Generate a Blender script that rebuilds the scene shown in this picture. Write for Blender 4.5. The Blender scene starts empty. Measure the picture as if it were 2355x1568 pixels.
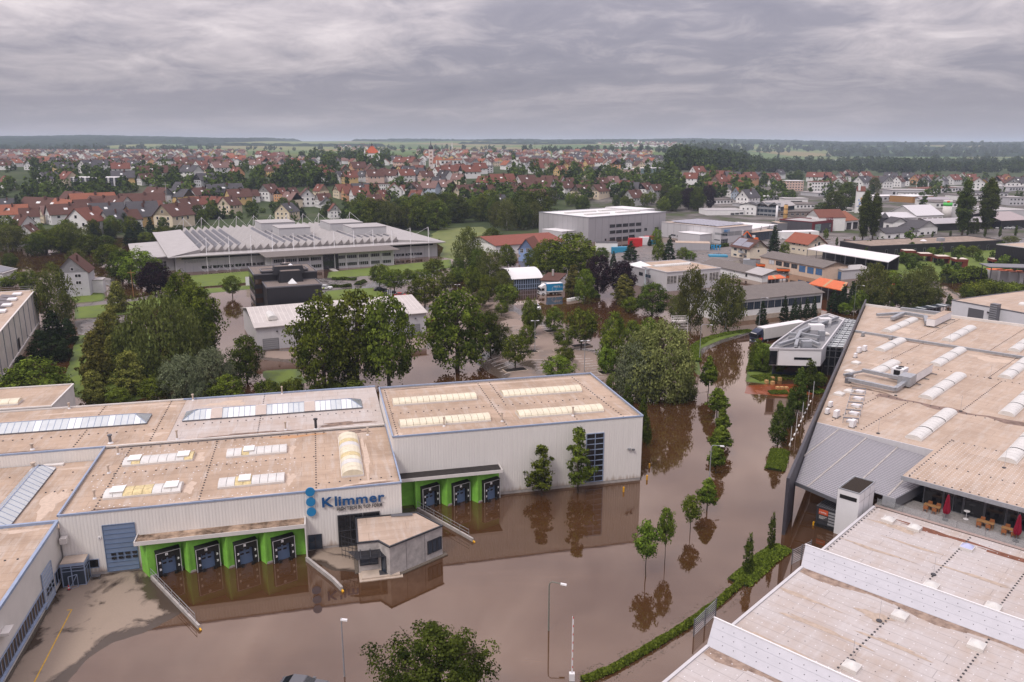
import bpy, math, random
import numpy as np
from mathutils import Vector, Matrix
S = bpy.context.scene
C = S.collection
PI = math.pi
rnd = random.Random(7)
# ---------------------------------------------------------------- camera
CAM_H = 48.0; FPX = 1831.0; CX, CY = 1177.0, 784.0; HORIZON = 335.0
TH = math.atan((CY - HORIZON) / FPX)
cam = bpy.data.cameras.new('camera'); camo = bpy.data.objects.new('camera', cam); C.objects.link(camo)
cam.sensor_width = 36.0; cam.lens = 36.0 * FPX / 2354.0; cam.clip_start = 0.5; cam.clip_end = 40000
camo.location = (0, 0, CAM_H); camo.rotation_euler = (PI / 2 - TH, 0, 0)
S.camera = camo
# ---------------------------------------------------------------- sky
SUN_EL, SUN_AZ = 52.0, 215.0      # compass-like: azimuth from +Y clockwise (sun behind the camera, left)
wld = bpy.data.worlds.new('World'); S.world = wld; wld.use_nodes = True
def build_sky():
 nt = wld.node_tree; N = nt.nodes; Lk = nt.links; N.clear()
 out = N.new('ShaderNodeOutputWorld'); bg = N.new('ShaderNodeBackground')
 sky = N.new('ShaderNodeTexSky'); sky.sky_type = 'NISHITA'; sky.sun_disc = False
 sky.sun_elevation = math.radians(SUN_EL); sky.sun_rotation = math.radians(SUN_AZ)
 tc = N.new('ShaderNodeTexCoord'); sep = N.new('ShaderNodeSeparateXYZ'); Lk.new(tc.outputs['Generated'], sep.inputs[0])
 def m(op, a, b=None, clamp=False):
  n = N.new('ShaderNodeMath'); n.operation = op; n.use_clamp = clamp
  for i, v in enumerate((a, b)):
   if v is None: continue
   if isinstance(v, (int, float)): n.inputs[i].default_value = v
   else: Lk.new(v, n.inputs[i])
  return n.outputs[0]
 zc = m('ADD', m('MAXIMUM', sep.outputs['Z'], 0.0), 0.20)
 cmb = N.new('ShaderNodeCombineXYZ')
 Lk.new(m('DIVIDE', sep.outputs['X'], zc), cmb.inputs[0]); Lk.new(m('DIVIDE', sep.outputs['Y'], zc), cmb.inputs[1])
 def noise(scale, det, rough, dist, off, sx=1.0):
  mp = N.new('ShaderNodeMapping'); mp.inputs['Location'].default_value = (off, off * .7, 0); mp.inputs['Scale'].default_value = (sx, 1, 1)
  mp.inputs['Rotation'].default_value = (0, 0, .12)
  Lk.new(cmb.outputs[0], mp.inputs[0])
  n = N.new('ShaderNodeTexNoise'); n.inputs['Scale'].default_value = scale; n.inputs['Detail'].default_value = det
  n.inputs['Roughness'].default_value = rough; n.inputs['Distortion'].default_value = dist
  Lk.new(mp.outputs[0], n.inputs[0]); return n.outputs[0]
 big = noise(.62, 5, .55, .6, 21.4, .55); fine = noise(3.4, 9, .64, .5, 14.1, .95)
 t = m('ADD', m('MULTIPLY', big, .66), m('MULTIPLY', fine, .34))
 rp = N.new('ShaderNodeValToRGB'); Lk.new(t, rp.inputs[0]); e = rp.color_ramp.elements
 e[0].position = .32; e[0].color = (.178, .174, .222, 1); e[1].position = .70; e[1].color = (.82, .735, .735, 1)
 k = rp.color_ramp.elements.new(.47); k.color = (.275, .258, .302, 1)
 k = rp.color_ramp.elements.new(.55); k.color = (.45, .405, .432, 1)
 # thinner, brighter overcast toward the zenith (the usual overcast luminance law), duller veil at the horizon
 el = N.new('ShaderNodeMapRange'); Lk.new(sep.outputs['Z'], el.inputs[0]); el.inputs[1].default_value = 0; el.inputs[2].default_value = .75
 el.inputs[3].default_value = .66; el.inputs[4].default_value = 3.1
 mx = N.new('ShaderNodeMix'); mx.data_type = 'RGBA'; mx.blend_type = 'MULTIPLY'; mx.inputs[0].default_value = 1
 Lk.new(rp.outputs[0], mx.inputs[6]); cc = N.new('ShaderNodeCombineColor'); [Lk.new(el.outputs[0], cc.inputs[i]) for i in range(3)]
 Lk.new(cc.outputs[0], mx.inputs[7])
 hz = N.new('ShaderNodeMapRange'); Lk.new(sep.outputs['Z'], hz.inputs[0]); hz.inputs[1].default_value = -.01; hz.inputs[2].default_value = .10
 hz.inputs[3].default_value = .85; hz.inputs[4].default_value = 0
 mh = N.new('ShaderNodeMix'); mh.data_type = 'RGBA'; Lk.new(hz.outputs[0], mh.inputs[0]); Lk.new(mx.outputs[2], mh.inputs[6])
 mh.inputs[7].default_value = (.335, .305, .335, 1)
 # the clear sky above the cloud deck shows faintly through
 sm = N.new('ShaderNodeMix'); sm.data_type = 'RGBA'; sm.inputs[0].default_value = .04
 sk = N.new('ShaderNodeMix'); sk.data_type = 'RGBA'; sk.blend_type = 'MULTIPLY'; sk.inputs[0].default_value = 1; sk.inputs[7].default_value = (.1, .1, .1, 1)
 Lk.new(sky.outputs[0], sk.inputs[6]); Lk.new(mh.outputs[2], sm.inputs[6]); Lk.new(sk.outputs[2], sm.inputs[7])
 Lk.new(sm.outputs[2], bg.inputs[0]); bg.inputs[1].default_value = 1.0; Lk.new(bg.outputs[0], out.inputs[0])
build_sky()
sl = bpy.data.lights.new('sun', 'SUN'); slo = bpy.data.objects.new('sun', sl); C.objects.link(slo)
sl.energy = 1.5; sl.angle = math.radians(14); sl.color = (1, .95, .89)
_a = math.radians(SUN_AZ); _e = math.radians(SUN_EL)
slo.rotation_euler = Vector((math.sin(_a) * math.cos(_e), math.cos(_a) * math.cos(_e), math.sin(_e))).to_track_quat('Z', 'Y').to_euler()
S.view_settings.view_transform = 'Standard'; S.view_settings.look = 'None'; S.view_settings.gamma = 1
S.view_settings.exposure = 0.32; S.view_settings.use_curve_mapping = False
S.render.engine = 'CYCLES'
cy = S.cycles; cy.use_denoising = True; cy.max_bounces = 6; cy.diffuse_bounces = 2; cy.glossy_bounces = 3; cy.transmission_bounces = 4
cy.transparent_max_bounces = 8; cy.volume_bounces = 1; cy.caustics_reflective = False; cy.caustics_refractive = False
cy.sample_clamp_indirect = 4
# ---------------------------------------------------------------- measuring: photo position -> point of the place at height z
def G(x, y, z=0.0):
 u = (x - CX) / FPX; v = (y - CY) / FPX
 d = (CAM_H - z) / (math.sin(TH) + v * math.cos(TH))
 return Vector((u * d, (math.cos(TH) - v * math.sin(TH)) * d, z))
def pj(p):
 dz = p[2] - CAM_H; d = p[1] * math.cos(TH) - dz * math.sin(TH); v = -p[1] * math.sin(TH) - dz * math.cos(TH)
 return (CX + FPX * p[0] / d, CY + FPX * v / d)
def height(x, yb, yt, zb=0.0):
 g = G(x, yb, zb); lo, hi = zb, zb + 80
 for _ in range(40):
  m = (lo + hi) / 2
  if pj((g.x, g.y, m))[1] > yt: lo = m
  else: hi = m
 return lo
OX = (0, 588.5, 1177, 1765.5); OY = (0, 287.4, 632.2, 862.0, 1177.0)
def V(c, x, y):                      # reading from an enlarged tile: row, column
 return (OX[c % 10 - 1] + x / 4, OY[c // 10] + y / 4)
def GV(c, x, y, z=0.0): return G(*V(c, x, y), z)
def onplane(px, o, ang):             # photo position on the vertical plane through o running in direction ang (deg)
 u = (px[0] - CX) / FPX; v = (px[1] - CY) / FPX
 r = Vector((u, math.cos(TH) - v * math.sin(TH), -(math.sin(TH) + v * math.cos(TH))))
 n = (-math.sin(math.radians(ang)), math.cos(math.radians(ang)))
 t = (o[0] * n[0] + o[1] * n[1]) / (r.x * n[0] + r.y * n[1])
 return Vector((r.x * t, r.y * t, CAM_H + r.z * t))
class Fr:                            # a building's own axes
 def __init__(s, o, a):
  s.o = Vector((o[0], o[1], 0)); s.deg = a; s.a = math.radians(a); s.c = math.cos(s.a); s.n = math.sin(s.a)
 def L(s, p):
  dx, dy = p[0] - s.o.x, p[1] - s.o.y
  return Vector((dx * s.c + dy * s.n, -dx * s.n + dy * s.c, p[2]))
 def W(s, x, y, z=0): return Vector((s.o.x + x * s.c - y * s.n, s.o.y + x * s.n + y * s.c, z))
# ---------------------------------------------------------------- materials
MATS = {}
def mat(name, col, rough=.8, spec=.3, metal=0.0, noise=0.0, nscale=1.0, bump=0.0, bscale=20.0, col2=None, kind=None, **kw):
 if name in MATS: return MATS[name]
 m = bpy.data.materials.new(name); m.use_nodes = True; MATS[name] = m
 nt = m.node_tree; N = nt.nodes; Lk = nt.links; b = N['Principled BSDF']
 b.inputs['Base Color'].default_value = (*col, 1); b.inputs['Roughness'].default_value = rough
 b.inputs['Specular IOR Level'].default_value = spec; b.inputs['Metallic'].default_value = metal
 tc = N.new('ShaderNodeTexCoord')
 if noise or col2:
  n = N.new('ShaderNodeTexNoise'); n.inputs['Scale'].default_value = nscale; n.inputs['Detail'].default_value = 6; n.inputs['Roughness'].default_value = .65
  Lk.new(tc.outputs['Object'], n.inputs[0])
  r = N.new('ShaderNodeValToRGB'); Lk.new(n.outputs[0], r.inputs[0])
  c2 = col2 or tuple(max(0, c * (1 - noise)) for c in col); c1 = col if col2 else tuple(min(1, c * (1 + noise * .6)) for c in col)
  r.color_ramp.elements[0].position = .33; r.color_ramp.elements[1].position = .67
  r.color_ramp.elements[0].color = (*c2, 1); r.color_ramp.elements[1].color = (*c1, 1)
  Lk.new(r.outputs[0], b.inputs['Base Color'])
 if bump:
  n = N.new('ShaderNodeTexNoise'); n.inputs['Scale'].default_value = bscale; n.inputs['Detail'].default_value = 4; Lk.new(tc.outputs['Object'], n.inputs[0])
  bp = N.new('ShaderNodeBump'); bp.inputs['Strength'].default_value = bump; bp.inputs['Distance'].default_value = .05
  Lk.new(n.outputs[0], bp.inputs['Height']); Lk.new(bp.outputs[0], b.inputs['Normal'])
 return m
class NT:                            # short-hand for longer node trees
 def __init__(s, m):
  s.N = m.node_tree.nodes; s.Lk = m.node_tree.links; s.b = s.N['Principled BSDF']; s.tc = s.N.new('ShaderNodeTexCoord')
 def put(s, n, i, v):
  if v is None: return
  if isinstance(v, (int, float, tuple)): n.inputs[i].default_value = v
  else: s.Lk.new(v, n.inputs[i])
 def mp(s, vec, scale=(1, 1, 1), rot=0.0, loc=(0, 0, 0)):
  n = s.N.new('ShaderNodeMapping'); n.inputs['Scale'].default_value = scale; n.inputs['Rotation'].default_value = (0, 0, rot); n.inputs['Location'].default_value = loc
  s.Lk.new(vec, n.inputs[0]); return n.outputs[0]
 def noise(s, vec, scale, det=5, rough=.6, dist=0.0):
  n = s.N.new('ShaderNodeTexNoise'); n.inputs['Scale'].default_value = scale; n.inputs['Detail'].default_value = det
  n.inputs['Roughness'].default_value = rough; n.inputs['Distortion'].default_value = dist; s.Lk.new(vec, n.inputs[0]); return n.outputs[0]
 def ramp(s, f, *st):
  n = s.N.new('ShaderNodeValToRGB'); s.Lk.new(f, n.inputs[0]); e = n.color_ramp.elements
  while len(e) < len(st): e.new(.5)
  for q, (p, c) in zip(e, st): q.position = p; q.color = (*c, 1) if len(c) == 3 else c
  return n.outputs[0]
 def fr(s, f, a, b, lo=0.0, hi=1.0):
  n = s.N.new('ShaderNodeMapRange'); s.Lk.new(f, n.inputs[0]); n.inputs[1].default_value = a; n.inputs[2].default_value = b; n.inputs[3].default_value = lo; n.inputs[4].default_value = hi
  return n.outputs[0]
 def mix(s, f, a, b, blend='MIX'):
  n = s.N.new('ShaderNodeMix'); n.data_type = 'RGBA'; n.blend_type = blend
  s.put(n, 0, f)
  for i, v in ((6, a), (7, b)): s.put(n, i, (*v, 1) if isinstance(v, tuple) and len(v) == 3 else v)
  return n.outputs[2]
 def math(s, op, a, b=None):
  n = s.N.new('ShaderNodeMath'); n.operation = op; s.put(n, 0, a); s.put(n, 1, b); return n.outputs[0]
 def bump(s, h, st, d=.05):
  n = s.N.new('ShaderNodeBump'); n.inputs['Strength'].default_value = st; n.inputs['Distance'].default_value = d; s.Lk.new(h, n.inputs['Height']); s.Lk.new(n.outputs[0], s.b.inputs['Normal'])
 def brick(s, vec, w, h, mortar=.012, off=.5):
  n = s.N.new('ShaderNodeTexBrick'); s.Lk.new(vec, n.inputs[0]); n.inputs['Scale'].default_value = 1; n.inputs['Brick Width'].default_value = w; n.inputs['Row Height'].default_value = h
  n.inputs['Mortar Size'].default_value = mortar; n.inputs['Mortar Smooth'].default_value = .3; n.offset = off
  n.inputs['Color1'].default_value = (1, 1, 1, 1); n.inputs['Color2'].default_value = (.86, .86, .86, 1); n.inputs['Mortar'].default_value = (0, 0, 0, 1)
  return n
def roof_membrane(name, c1, c2, cw, seam_w=1.6, seam_h=6.0, dots=0.0, patch=.5):
 """flat-roof sheeting: sandy or grey membrane, weathering streaks, lap seams, pale water-stain blotches"""
 if name in MATS: return MATS[name]
 m = mat(name, c1, .85, .25); t = NT(m); o = t.tc.outputs['Object']
 n1 = t.noise(o, .16, 6, .62, .4); n2 = t.noise(t.mp(o, (.9, .12, 1)), 1.3, 5, .7); n3 = t.noise(o, 3.2, 6, .7)
 col = t.ramp(n1, (.38, c2), (.58, c1))
 col = t.mix(t.fr(n2, .48, .68, 0, .6), col, cw)
 col = t.mix(t.fr(n3, .4, .8, 0, .30), col, tuple(c * .72 for c in c1))
 n4 = t.noise(o, .55, 7, .7, 1.2); col = t.mix(t.fr(n4, .64, .68, 0, patch), col, cw); n6 = t.noise(t.mp(o, (.1, 1.1, 1), 0, (3, 8, 0)), 1.0, 5, .7); col = t.mix(t.fr(n6, .5, .75, 0, .4), col, tuple(c * .8 for c in c2))
 n5 = t.noise(t.mp(o, (1, 1, 1), .5, (9, 4, 0)), .42, 6, .6, .8); col = t.mix(t.fr(n5, .68, .80, 0, .55), col, tuple(c * .38 for c in c1))
 br = t.brick(o, seam_h, seam_w, .03); col = t.mix(.22, col, br.outputs['Color'], 'MULTIPLY'); col = t.mix(t.math('MULTIPLY', br.outputs['Fac'], .5), col, tuple(c * .5 for c in c1))
 col = t.mix(.45, col, br.outputs['Color'], 'MULTIPLY') if False else col
 t.Lk.new(col, t.b.inputs['Base Color']); t.bump(t.math('ADD', n3, br.outputs['Fac']), .25, .03)
 return m
tan = roof_membrane('roof_tan', (.475, .352, .26), (.36, .262, .19), (.53, .465, .41))
tan2 = roof_membrane('roof_tan_wide', (.485, .372, .288), (.40, .30, .228), (.54, .475, .42), 2.1, 9.0)
greyroof = roof_membrane('roof_grey_tan', (.50, .44, .40), (.46, .37, .31), (.56, .53, .51), 2.0, 5.0)
paleroof = roof_membrane('roof_pale', (.49, .445, .425), (.44, .365, .315), (.54, .505, .49), 1.5, 12.0, patch=.25)
white = mat('white_panel', (.74, .72, .72), .5, .4, noise=.05, nscale=.4)
offwhite = mat('offwhite', (.66, .62, .58), .6, .3, noise=.10, nscale=.5)
def clad(name, col, streak=.12):
 m = mat(name, col, .5, .4); t = NT(m); o = t.tc.outputs['Object']
 n = t.noise(t.mp(o, (2.2, 2.2, .12)), 1.0, 5, .65); n2 = t.noise(o, .22, 4, .6)
 c = t.ramp(n, (.35, tuple(x * (1 - streak) for x in col)), (.6, col)); c = t.mix(t.fr(n2, .35, .7, 0, .35), c, tuple(x * .88 for x in col))
 if name == 'cladding_cream':
  sx = t.N.new('ShaderNodeSeparateXYZ'); t.Lk.new(o, sx.inputs[0]); f = t.math('ADD', t.fr(sx.outputs[2], .45, 1.3, .75, 0), t.math('MULTIPLY', t.fr(n, .35, .7, -.6, .3), 1.0)); cl = t.N.new('ShaderNodeClamp'); t.Lk.new(f, cl.inputs[0]); c = t.mix(t.math('MULTIPLY', cl.outputs[0], t.fr(sx.outputs[2], 1.2, 1.9, 1, 0)), c, (.30, .21, .14))
 t.Lk.new(c, t.b.inputs['Base Color']); return m
cream = clad('cladding_cream', (.76, .72, .675), .07); greyclad = clad('cladding_grey', (.40, .385, .395), .08); paleclad = clad('cladding_pale', (.56, .54, .545), .08)
blue = mat('trim_blue', (.27, .33, .45), .45, .5, noise=.12, nscale=1.2); blue_d = mat('door_blue', (.13, .19, .30), .4, .5, noise=.10, nscale=.8)
green = mat('dock_green', (.235, .56, .075), .55, .4, noise=.16, nscale=1.3)
black = mat('rubber_black', (.014, .013, .013), .6, .3); dark = mat('dark_metal', (.035, .036, .042), .5, .4, noise=.2, nscale=1); char = mat('charcoal', (.065, .062, .066), .7, .3, noise=.15, nscale=.6)
conc = mat('concrete', (.40, .365, .34), .85, .2, noise=.22, nscale=1.1, bump=.2); conc_w = mat('concrete_warm', (.50, .41, .33), .85, .2, noise=.18, nscale=.9)
steel = mat('galvanised', (.36, .37, .39), .42, .5, .35, noise=.15, nscale=2.5); steel_d = mat('steel_dark', (.15, .15, .165), .45, .5, .3)
yellow = mat('paint_yellow', (.70, .36, .012), .5, .4, noise=.15, nscale=2); red = mat('paint_red', (.50, .022, .018), .5, .4); orange = mat('paint_orange', (.80, .14, .015), .5, .4, noise=.1)
rooforange = mat('roof_orange', (.62, .13, .03), .6, .3, noise=.15, nscale=1)
logo_d = mat('letters_blue', (.010, .075, .215), .4, .4); logo_l = mat('disc_blue', (.02, .20, .42), .4, .4); greytxt = mat('letters_grey', (.07, .068, .07), .5, .4)
def glass_mat(name, col=(.012, .014, .017), rough=.06, spec=.6):
 return mat(name, col, rough, spec)
glass = glass_mat('glass_dark'); glass_b = glass_mat('glass_blue', (.035, .05, .07), .08); 
sky_glass = mat('skylight_glass', (.52, .55, .555), .22, .6, noise=.10, nscale=.7); sky_white = mat('skylight_white', (.74, .74, .72), .4, .4, noise=.06, nscale=1)
acry = mat('acrylic_cream', (.70, .63, .47), .35, .5, noise=.14, nscale=1.1); acry_w = mat('acrylic_white', (.62, .60, .565), .35, .5, noise=.10, nscale=1.3); acry_y = mat('acrylic_yellowed', (.62, .50, .25), .4, .5, noise=.3, nscale=2)
bark = mat('bark', (.075, .058, .043), .9, .1, noise=.3, nscale=6)
timber = mat('timber', (.32, .17, .07), .7, .2, noise=.25, nscale=3)
gravel = mat('gravel', (.15, .125, .10), .95, .1, noise=.5, nscale=9, bump=.6, bscale=40)
# ---------------------------------------------------------------- mesh building
class MB:
 def __init__(s): s.v = []; s.f = []; s.m = []
 def add(s, vs, fs, mi=0):
  k = len(s.v); s.v += [tuple(p) for p in vs]; s.f += [tuple(i + k for i in f) for f in fs]; s.m += [mi] * len(fs); return s
 def box(s, x0, x1, y0, y1, z0, z1, mi=0):
  return s.add([(x0, y0, z0), (x1, y0, z0), (x1, y1, z0), (x0, y1, z0), (x0, y0, z1), (x1, y0, z1), (x1, y1, z1), (x0, y1, z1)],
                     [(3, 2, 1, 0), (4, 5, 6, 7), (0, 1, 5, 4), (1, 2, 6, 5), (2, 3, 7, 6), (3, 0, 4, 7)], mi)
 def hexa(s, b, t, mi=0):           # 4 bottom corners CCW, 4 top corners
  return s.add(list(b) + list(t), [(3, 2, 1, 0), (4, 5, 6, 7), (0, 1, 5, 4), (1, 2, 6, 5), (2, 3, 7, 6), (3, 0, 4, 7)], mi)
 def prism(s, poly, z0, z1, mi=0, mt=None):
  n = len(poly); k = [(p[0], p[1], z0) for p in poly] + [(p[0], p[1], z1) for p in poly]
  s.add(k, [(i, (i + 1) % n, n + (i + 1) % n, n + i) for i in range(n)], mi)
  s.add([(p[0], p[1], z1) for p in poly], [tuple(range(n))], mi if mt is None else mt); s.add([(p[0], p[1], z0) for p in poly], [tuple(range(n - 1, -1, -1))], mi); return s
 def beam(s, a, b, w, h=None, mi=0):  # square bar between two points
  a = Vector(a); b = Vector(b); d = (b - a).normalized(); up = Vector((0, 0, 1)) if abs(d.z) < .95 else Vector((1, 0, 0))
  u = d.cross(up).normalized() * (w / 2); v = u.normalized().cross(d) * ((h or w) / 2)
  return s.hexa([a - u - v, a + u - v, b + u - v, b - u - v], [a - u + v, a + u + v, b + u + v, b - u + v], mi)
 def tube(s, pts, r, n=8, mi=0, cap=True):
  pts = [Vector(p) for p in pts]; R = r if isinstance(r, (list, tuple)) else [r] * len(pts); k = len(s.v); ref = None
  for i, p in enumerate(pts):
   d = (pts[min(i + 1, len(pts) - 1)] - pts[max(i - 1, 0)]).normalized()
   u = d.cross(Vector((0, 0, 1)) if abs(d.z) < .9 else Vector((1, 0, 0))).normalized()
   if ref is not None and abs(d.dot(ref)) < .95: u = (ref - d * ref.dot(d)).normalized()
   ref = u; w = d.cross(u)
   s.v += [tuple(p + (u * math.cos(2 * PI * j / n) + w * math.sin(2 * PI * j / n)) * R[i]) for j in range(n)]
  for i in range(len(pts) - 1):
   for j in range(n):
    s.f.append((k + i * n + j, k + i * n + (j + 1) % n, k + (i + 1) * n + (j + 1) % n, k + (i + 1) * n + j)); s.m.append(mi)
  if cap:
   s.f.append(tuple(k + j for j in range(n - 1, -1, -1))); s.m.append(mi); e = k + (len(pts) - 1) * n
   s.f.append(tuple(e + j for j in range(n))); s.m.append(mi)
  return s
 def cyl(s, x, y, z0, z1, r, n=10, mi=0, r2=None): return s.tube([(x, y, z0), (x, y, z1)], [r, r if r2 is None else r2], n, mi)
 def corr(s, a, b, z0, z1, pitch=.36, depth=.018, mi=0):   # trapezoid-profile sheet from a to b (seen from the right-hand side of a->b)
  a = Vector((a[0], a[1], 0)); b = Vector((b[0], b[1], 0)); d = b - a; L = d.length; d.normalize(); nrm = Vector((d.y, -d.x, 0)); n = max(1, round(L / pitch)); p = L / n
  prof = []
  for i in range(n):
   for q, h in ((0, 0), (.30, 0), (.42, 1), (.88, 1)): prof.append((i * p + q * p, h * depth))
  prof.append((L, 0)); k = len(s.v)
  for t, h in prof:
   c = a + d * t + nrm * h; s.v += [(c.x, c.y, z0), (c.x, c.y, z1)]
  for i in range(len(prof) - 1): s.f.append((k + 2 * i, k + 2 * i + 2, k + 2 * i + 3, k + 2 * i + 1)); s.m.append(mi)
  return s
 def obj(s, name, mats, parent=None, smooth=False):
  me = bpy.data.meshes.new(name); me.from_pydata(s.v, [], s.f); me.update()
  mats = mats if isinstance(mats, (list, tuple)) else [mats]
  for m in mats: me.materials.append(m)
  if len(mats) > 1: me.polygons.foreach_set('material_index', s.m)
  if smooth: me.polygons.foreach_set('use_smooth', [True] * len(me.polygons))
  o = bpy.data.objects.new(name, me); C.objects.link(o)
  if parent is not None: o.parent = parent
  return o
def tag(o, label=None, cat=None, group=None, kind=None):
 if label: o['label'] = label
 if cat: o['category'] = cat
 if group: o['group'] = group
 if kind: o['kind'] = kind
 return o
def thing(name, label, cat, loc=(0, 0, 0), deg=0.0, group=None):
 o = bpy.data.objects.new(name, None); C.objects.link(o); o.location = loc; o.rotation_euler = (0, 0, math.radians(deg)); o.empty_display_size = .1
 return tag(o, label, cat, group)
def frthing(name, label, cat, fr, group=None): return thing(name, label, cat, (fr.o.x, fr.o.y, 0), fr.deg, group)
def dup(root, loc=None, rotz=None, scale=None, label=None, group=None):
 r = root.copy(); C.objects.link(r)
 if loc is not None: r.location = loc
 if rotz is not None: r.rotation_euler = (0, 0, rotz)
 if scale is not None: r.scale = scale
 if label: r['label'] = label
 if group: r['group'] = group
 for ch in root.children:
  c = ch.copy(); C.objects.link(c); c.parent = r
  for g in ch.children:
   d = g.copy(); C.objects.link(d); d.parent = c
 return r
def copies(name, mesh_obj, parent, locs):          # alike pieces that share one mesh
 for i, l in enumerate(locs):
  o = mesh_obj if i == 0 else mesh_obj.copy()
  if i: C.objects.link(o)
  o.name = name; o.parent = parent; o.location = l[:3]
  if len(l) > 3: o.rotation_euler = (0, 0, l[3])
def ordw(n): return {1: 'first', 2: 'second', 3: 'third', 4: 'fourth', 5: 'fifth', 6: 'sixth', 7: 'seventh', 8: 'eighth', 9: 'ninth', 10: 'tenth'}.get(n, '%d%s' % (n, 'th' if 10 < n % 100 < 14 else {1: 'st', 2: 'nd', 3: 'rd'}.get(n % 10, 'th')))
def facade(parent, x0, z0, w, h, y=0.0, side='F', W=0.0, D=0.0, name='window', nx=2, nz=1, fm=None, gm=None, fw=.07, proud=.05, panes=True):
 """a framed window or door on side F (y=0 facing -y), R (x=W), L (x=0), B (y=D): frame with recessed panes as children"""
 fm = fm or white; gm = gm or glass
 f = MB(); f.box(0, w, -proud, .0, 0, fw); f.box(0, w, -proud, .0, h - fw, h); f.box(0, fw, -proud, 0, fw, h - fw); f.box(w - fw, w, -proud, 0, fw, h - fw)
 for i in range(1, nx): f.box(w * i / nx - fw / 2, w * i / nx + fw / 2, -proud, 0, fw, h - fw)
 for j in range(1, nz): f.box(fw, w - fw, -proud + .004, 0, h * j / nz - fw / 2, h * j / nz + fw / 2)
 if not panes: f.box(fw, w - fw, -proud * .4, .0, fw, h - fw, 1)
 o = f.obj(name, [fm, gm] if not panes else fm, parent)
 if panes:
  for i in range(nx):
   for j in range(nz):
    p = MB().box(w * i / nx + fw / 2, w * (i + 1) / nx - fw / 2, -proud * .4, -.004, h * j / nz + fw / 2, h * (j + 1) / nz - fw / 2); p.obj('pane', gm, o)
 if side == 'F': o.location = (x0, y, z0)
 elif side == 'R': o.location = (W, x0, z0); o.rotation_euler = (0, 0, PI / 2)
 elif side == 'L': o.location = (0, x0, z0); o.rotation_euler = (0, 0, -PI / 2)
 else: o.location = (x0, D, z0); o.rotation_euler = (0, 0, PI)
 return o
GLYPH = {}
def glyphs(chars, bold):
 tmp = []
 for ch in chars:
  cu = bpy.data.curves.new('letter', 'FONT'); cu.body = ch; cu.size = 1; cu.extrude = .5; cu.offset = bold; cu.resolution_u = 3; o = bpy.data.objects.new('letter', cu); C.objects.link(o); tmp.append((ch, o))
 bpy.context.view_layer.update(); dg = bpy.context.evaluated_depsgraph_get()
 for ch, o in tmp:
  me = bpy.data.meshes.new_from_object(o.evaluated_get(dg)); me.materials.clear(); GLYPH[(ch, bold)] = (me, min(v.co.x for v in me.vertices), max(v.co.x for v in me.vertices)); bpy.data.objects.remove(o)
glyphs(sorted(set('01289KlimerTMrobathFREYÜCHIGNOPX')), 0.0); glyphs('Klimer', .022); glyphs('HIGTECNOPFRMY', .03)
def letters(text, size, depth, parent, loc, rotz, m, name='letter', tilt=PI / 2, bold=.0):
 """each character is a solid mesh of its own"""
 x = 0.0; out = []
 for ch in text:
  if ch == ' ': x += size * .32; continue
  src, x0, x1 = GLYPH[(ch, bold)]; me = src.copy(); me.transform(Matrix.Diagonal((size, size, depth, 1))); me.materials.append(m); o = bpy.data.objects.new(name, me); C.objects.link(o); o.parent = parent
  o.rotation_euler = (tilt, 0, rotz); off = x - x0 * size
  o.location = (loc[0] + math.cos(rotz) * off, loc[1] + math.sin(rotz) * off, loc[2]); out.append(o); x += (x1 - x0) * size + size * .09
 return x, out
# ================================================================ terrain, flood water, lawns and yards
def ss(a, b, x):
 t = min(1, max(0, (x - a) / (b - a))); return t * t * (3 - 2 * t)
def vn(x, y, s=0):   # cheap smooth noise
 return (math.sin(x * 1.7 + s) * math.cos(y * 1.3 - s * .7) + .5 * math.sin(x * 3.1 - y * 2.3 + s * 2) + .3 * math.sin(x * 6.3 + y * 5.1 + s)) / 1.8
def zt(x, y):
 u = x / max(y, 60)
 z = -.5 + .75 * ss(405, 440, y)
 w = 1 - ss(.20, .34, u + .02 * math.sin(y / 300))
 z += w * (15 * ss(620, 800, y) + 5 * ss(780, 1000, y) + 9 * ss(1100, 2300, y))
 # far country: rolling fields up to wooded ridges
 far = ss(2600, 6200, y)
 crest = 76 + 16 * ss(-.2, -.5, u) - 12 * ss(.28, .5, u) + 6 * vn(u * 9, y / 2500, 1)
 z += far * (crest - 24 * w - 4) + far * 5 * vn(x / 700, y / 900, 2)
 z -= 70 * ss(6800, 11000, y) * (1 - .25 * ss(.25, .5, u))
 return z
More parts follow.
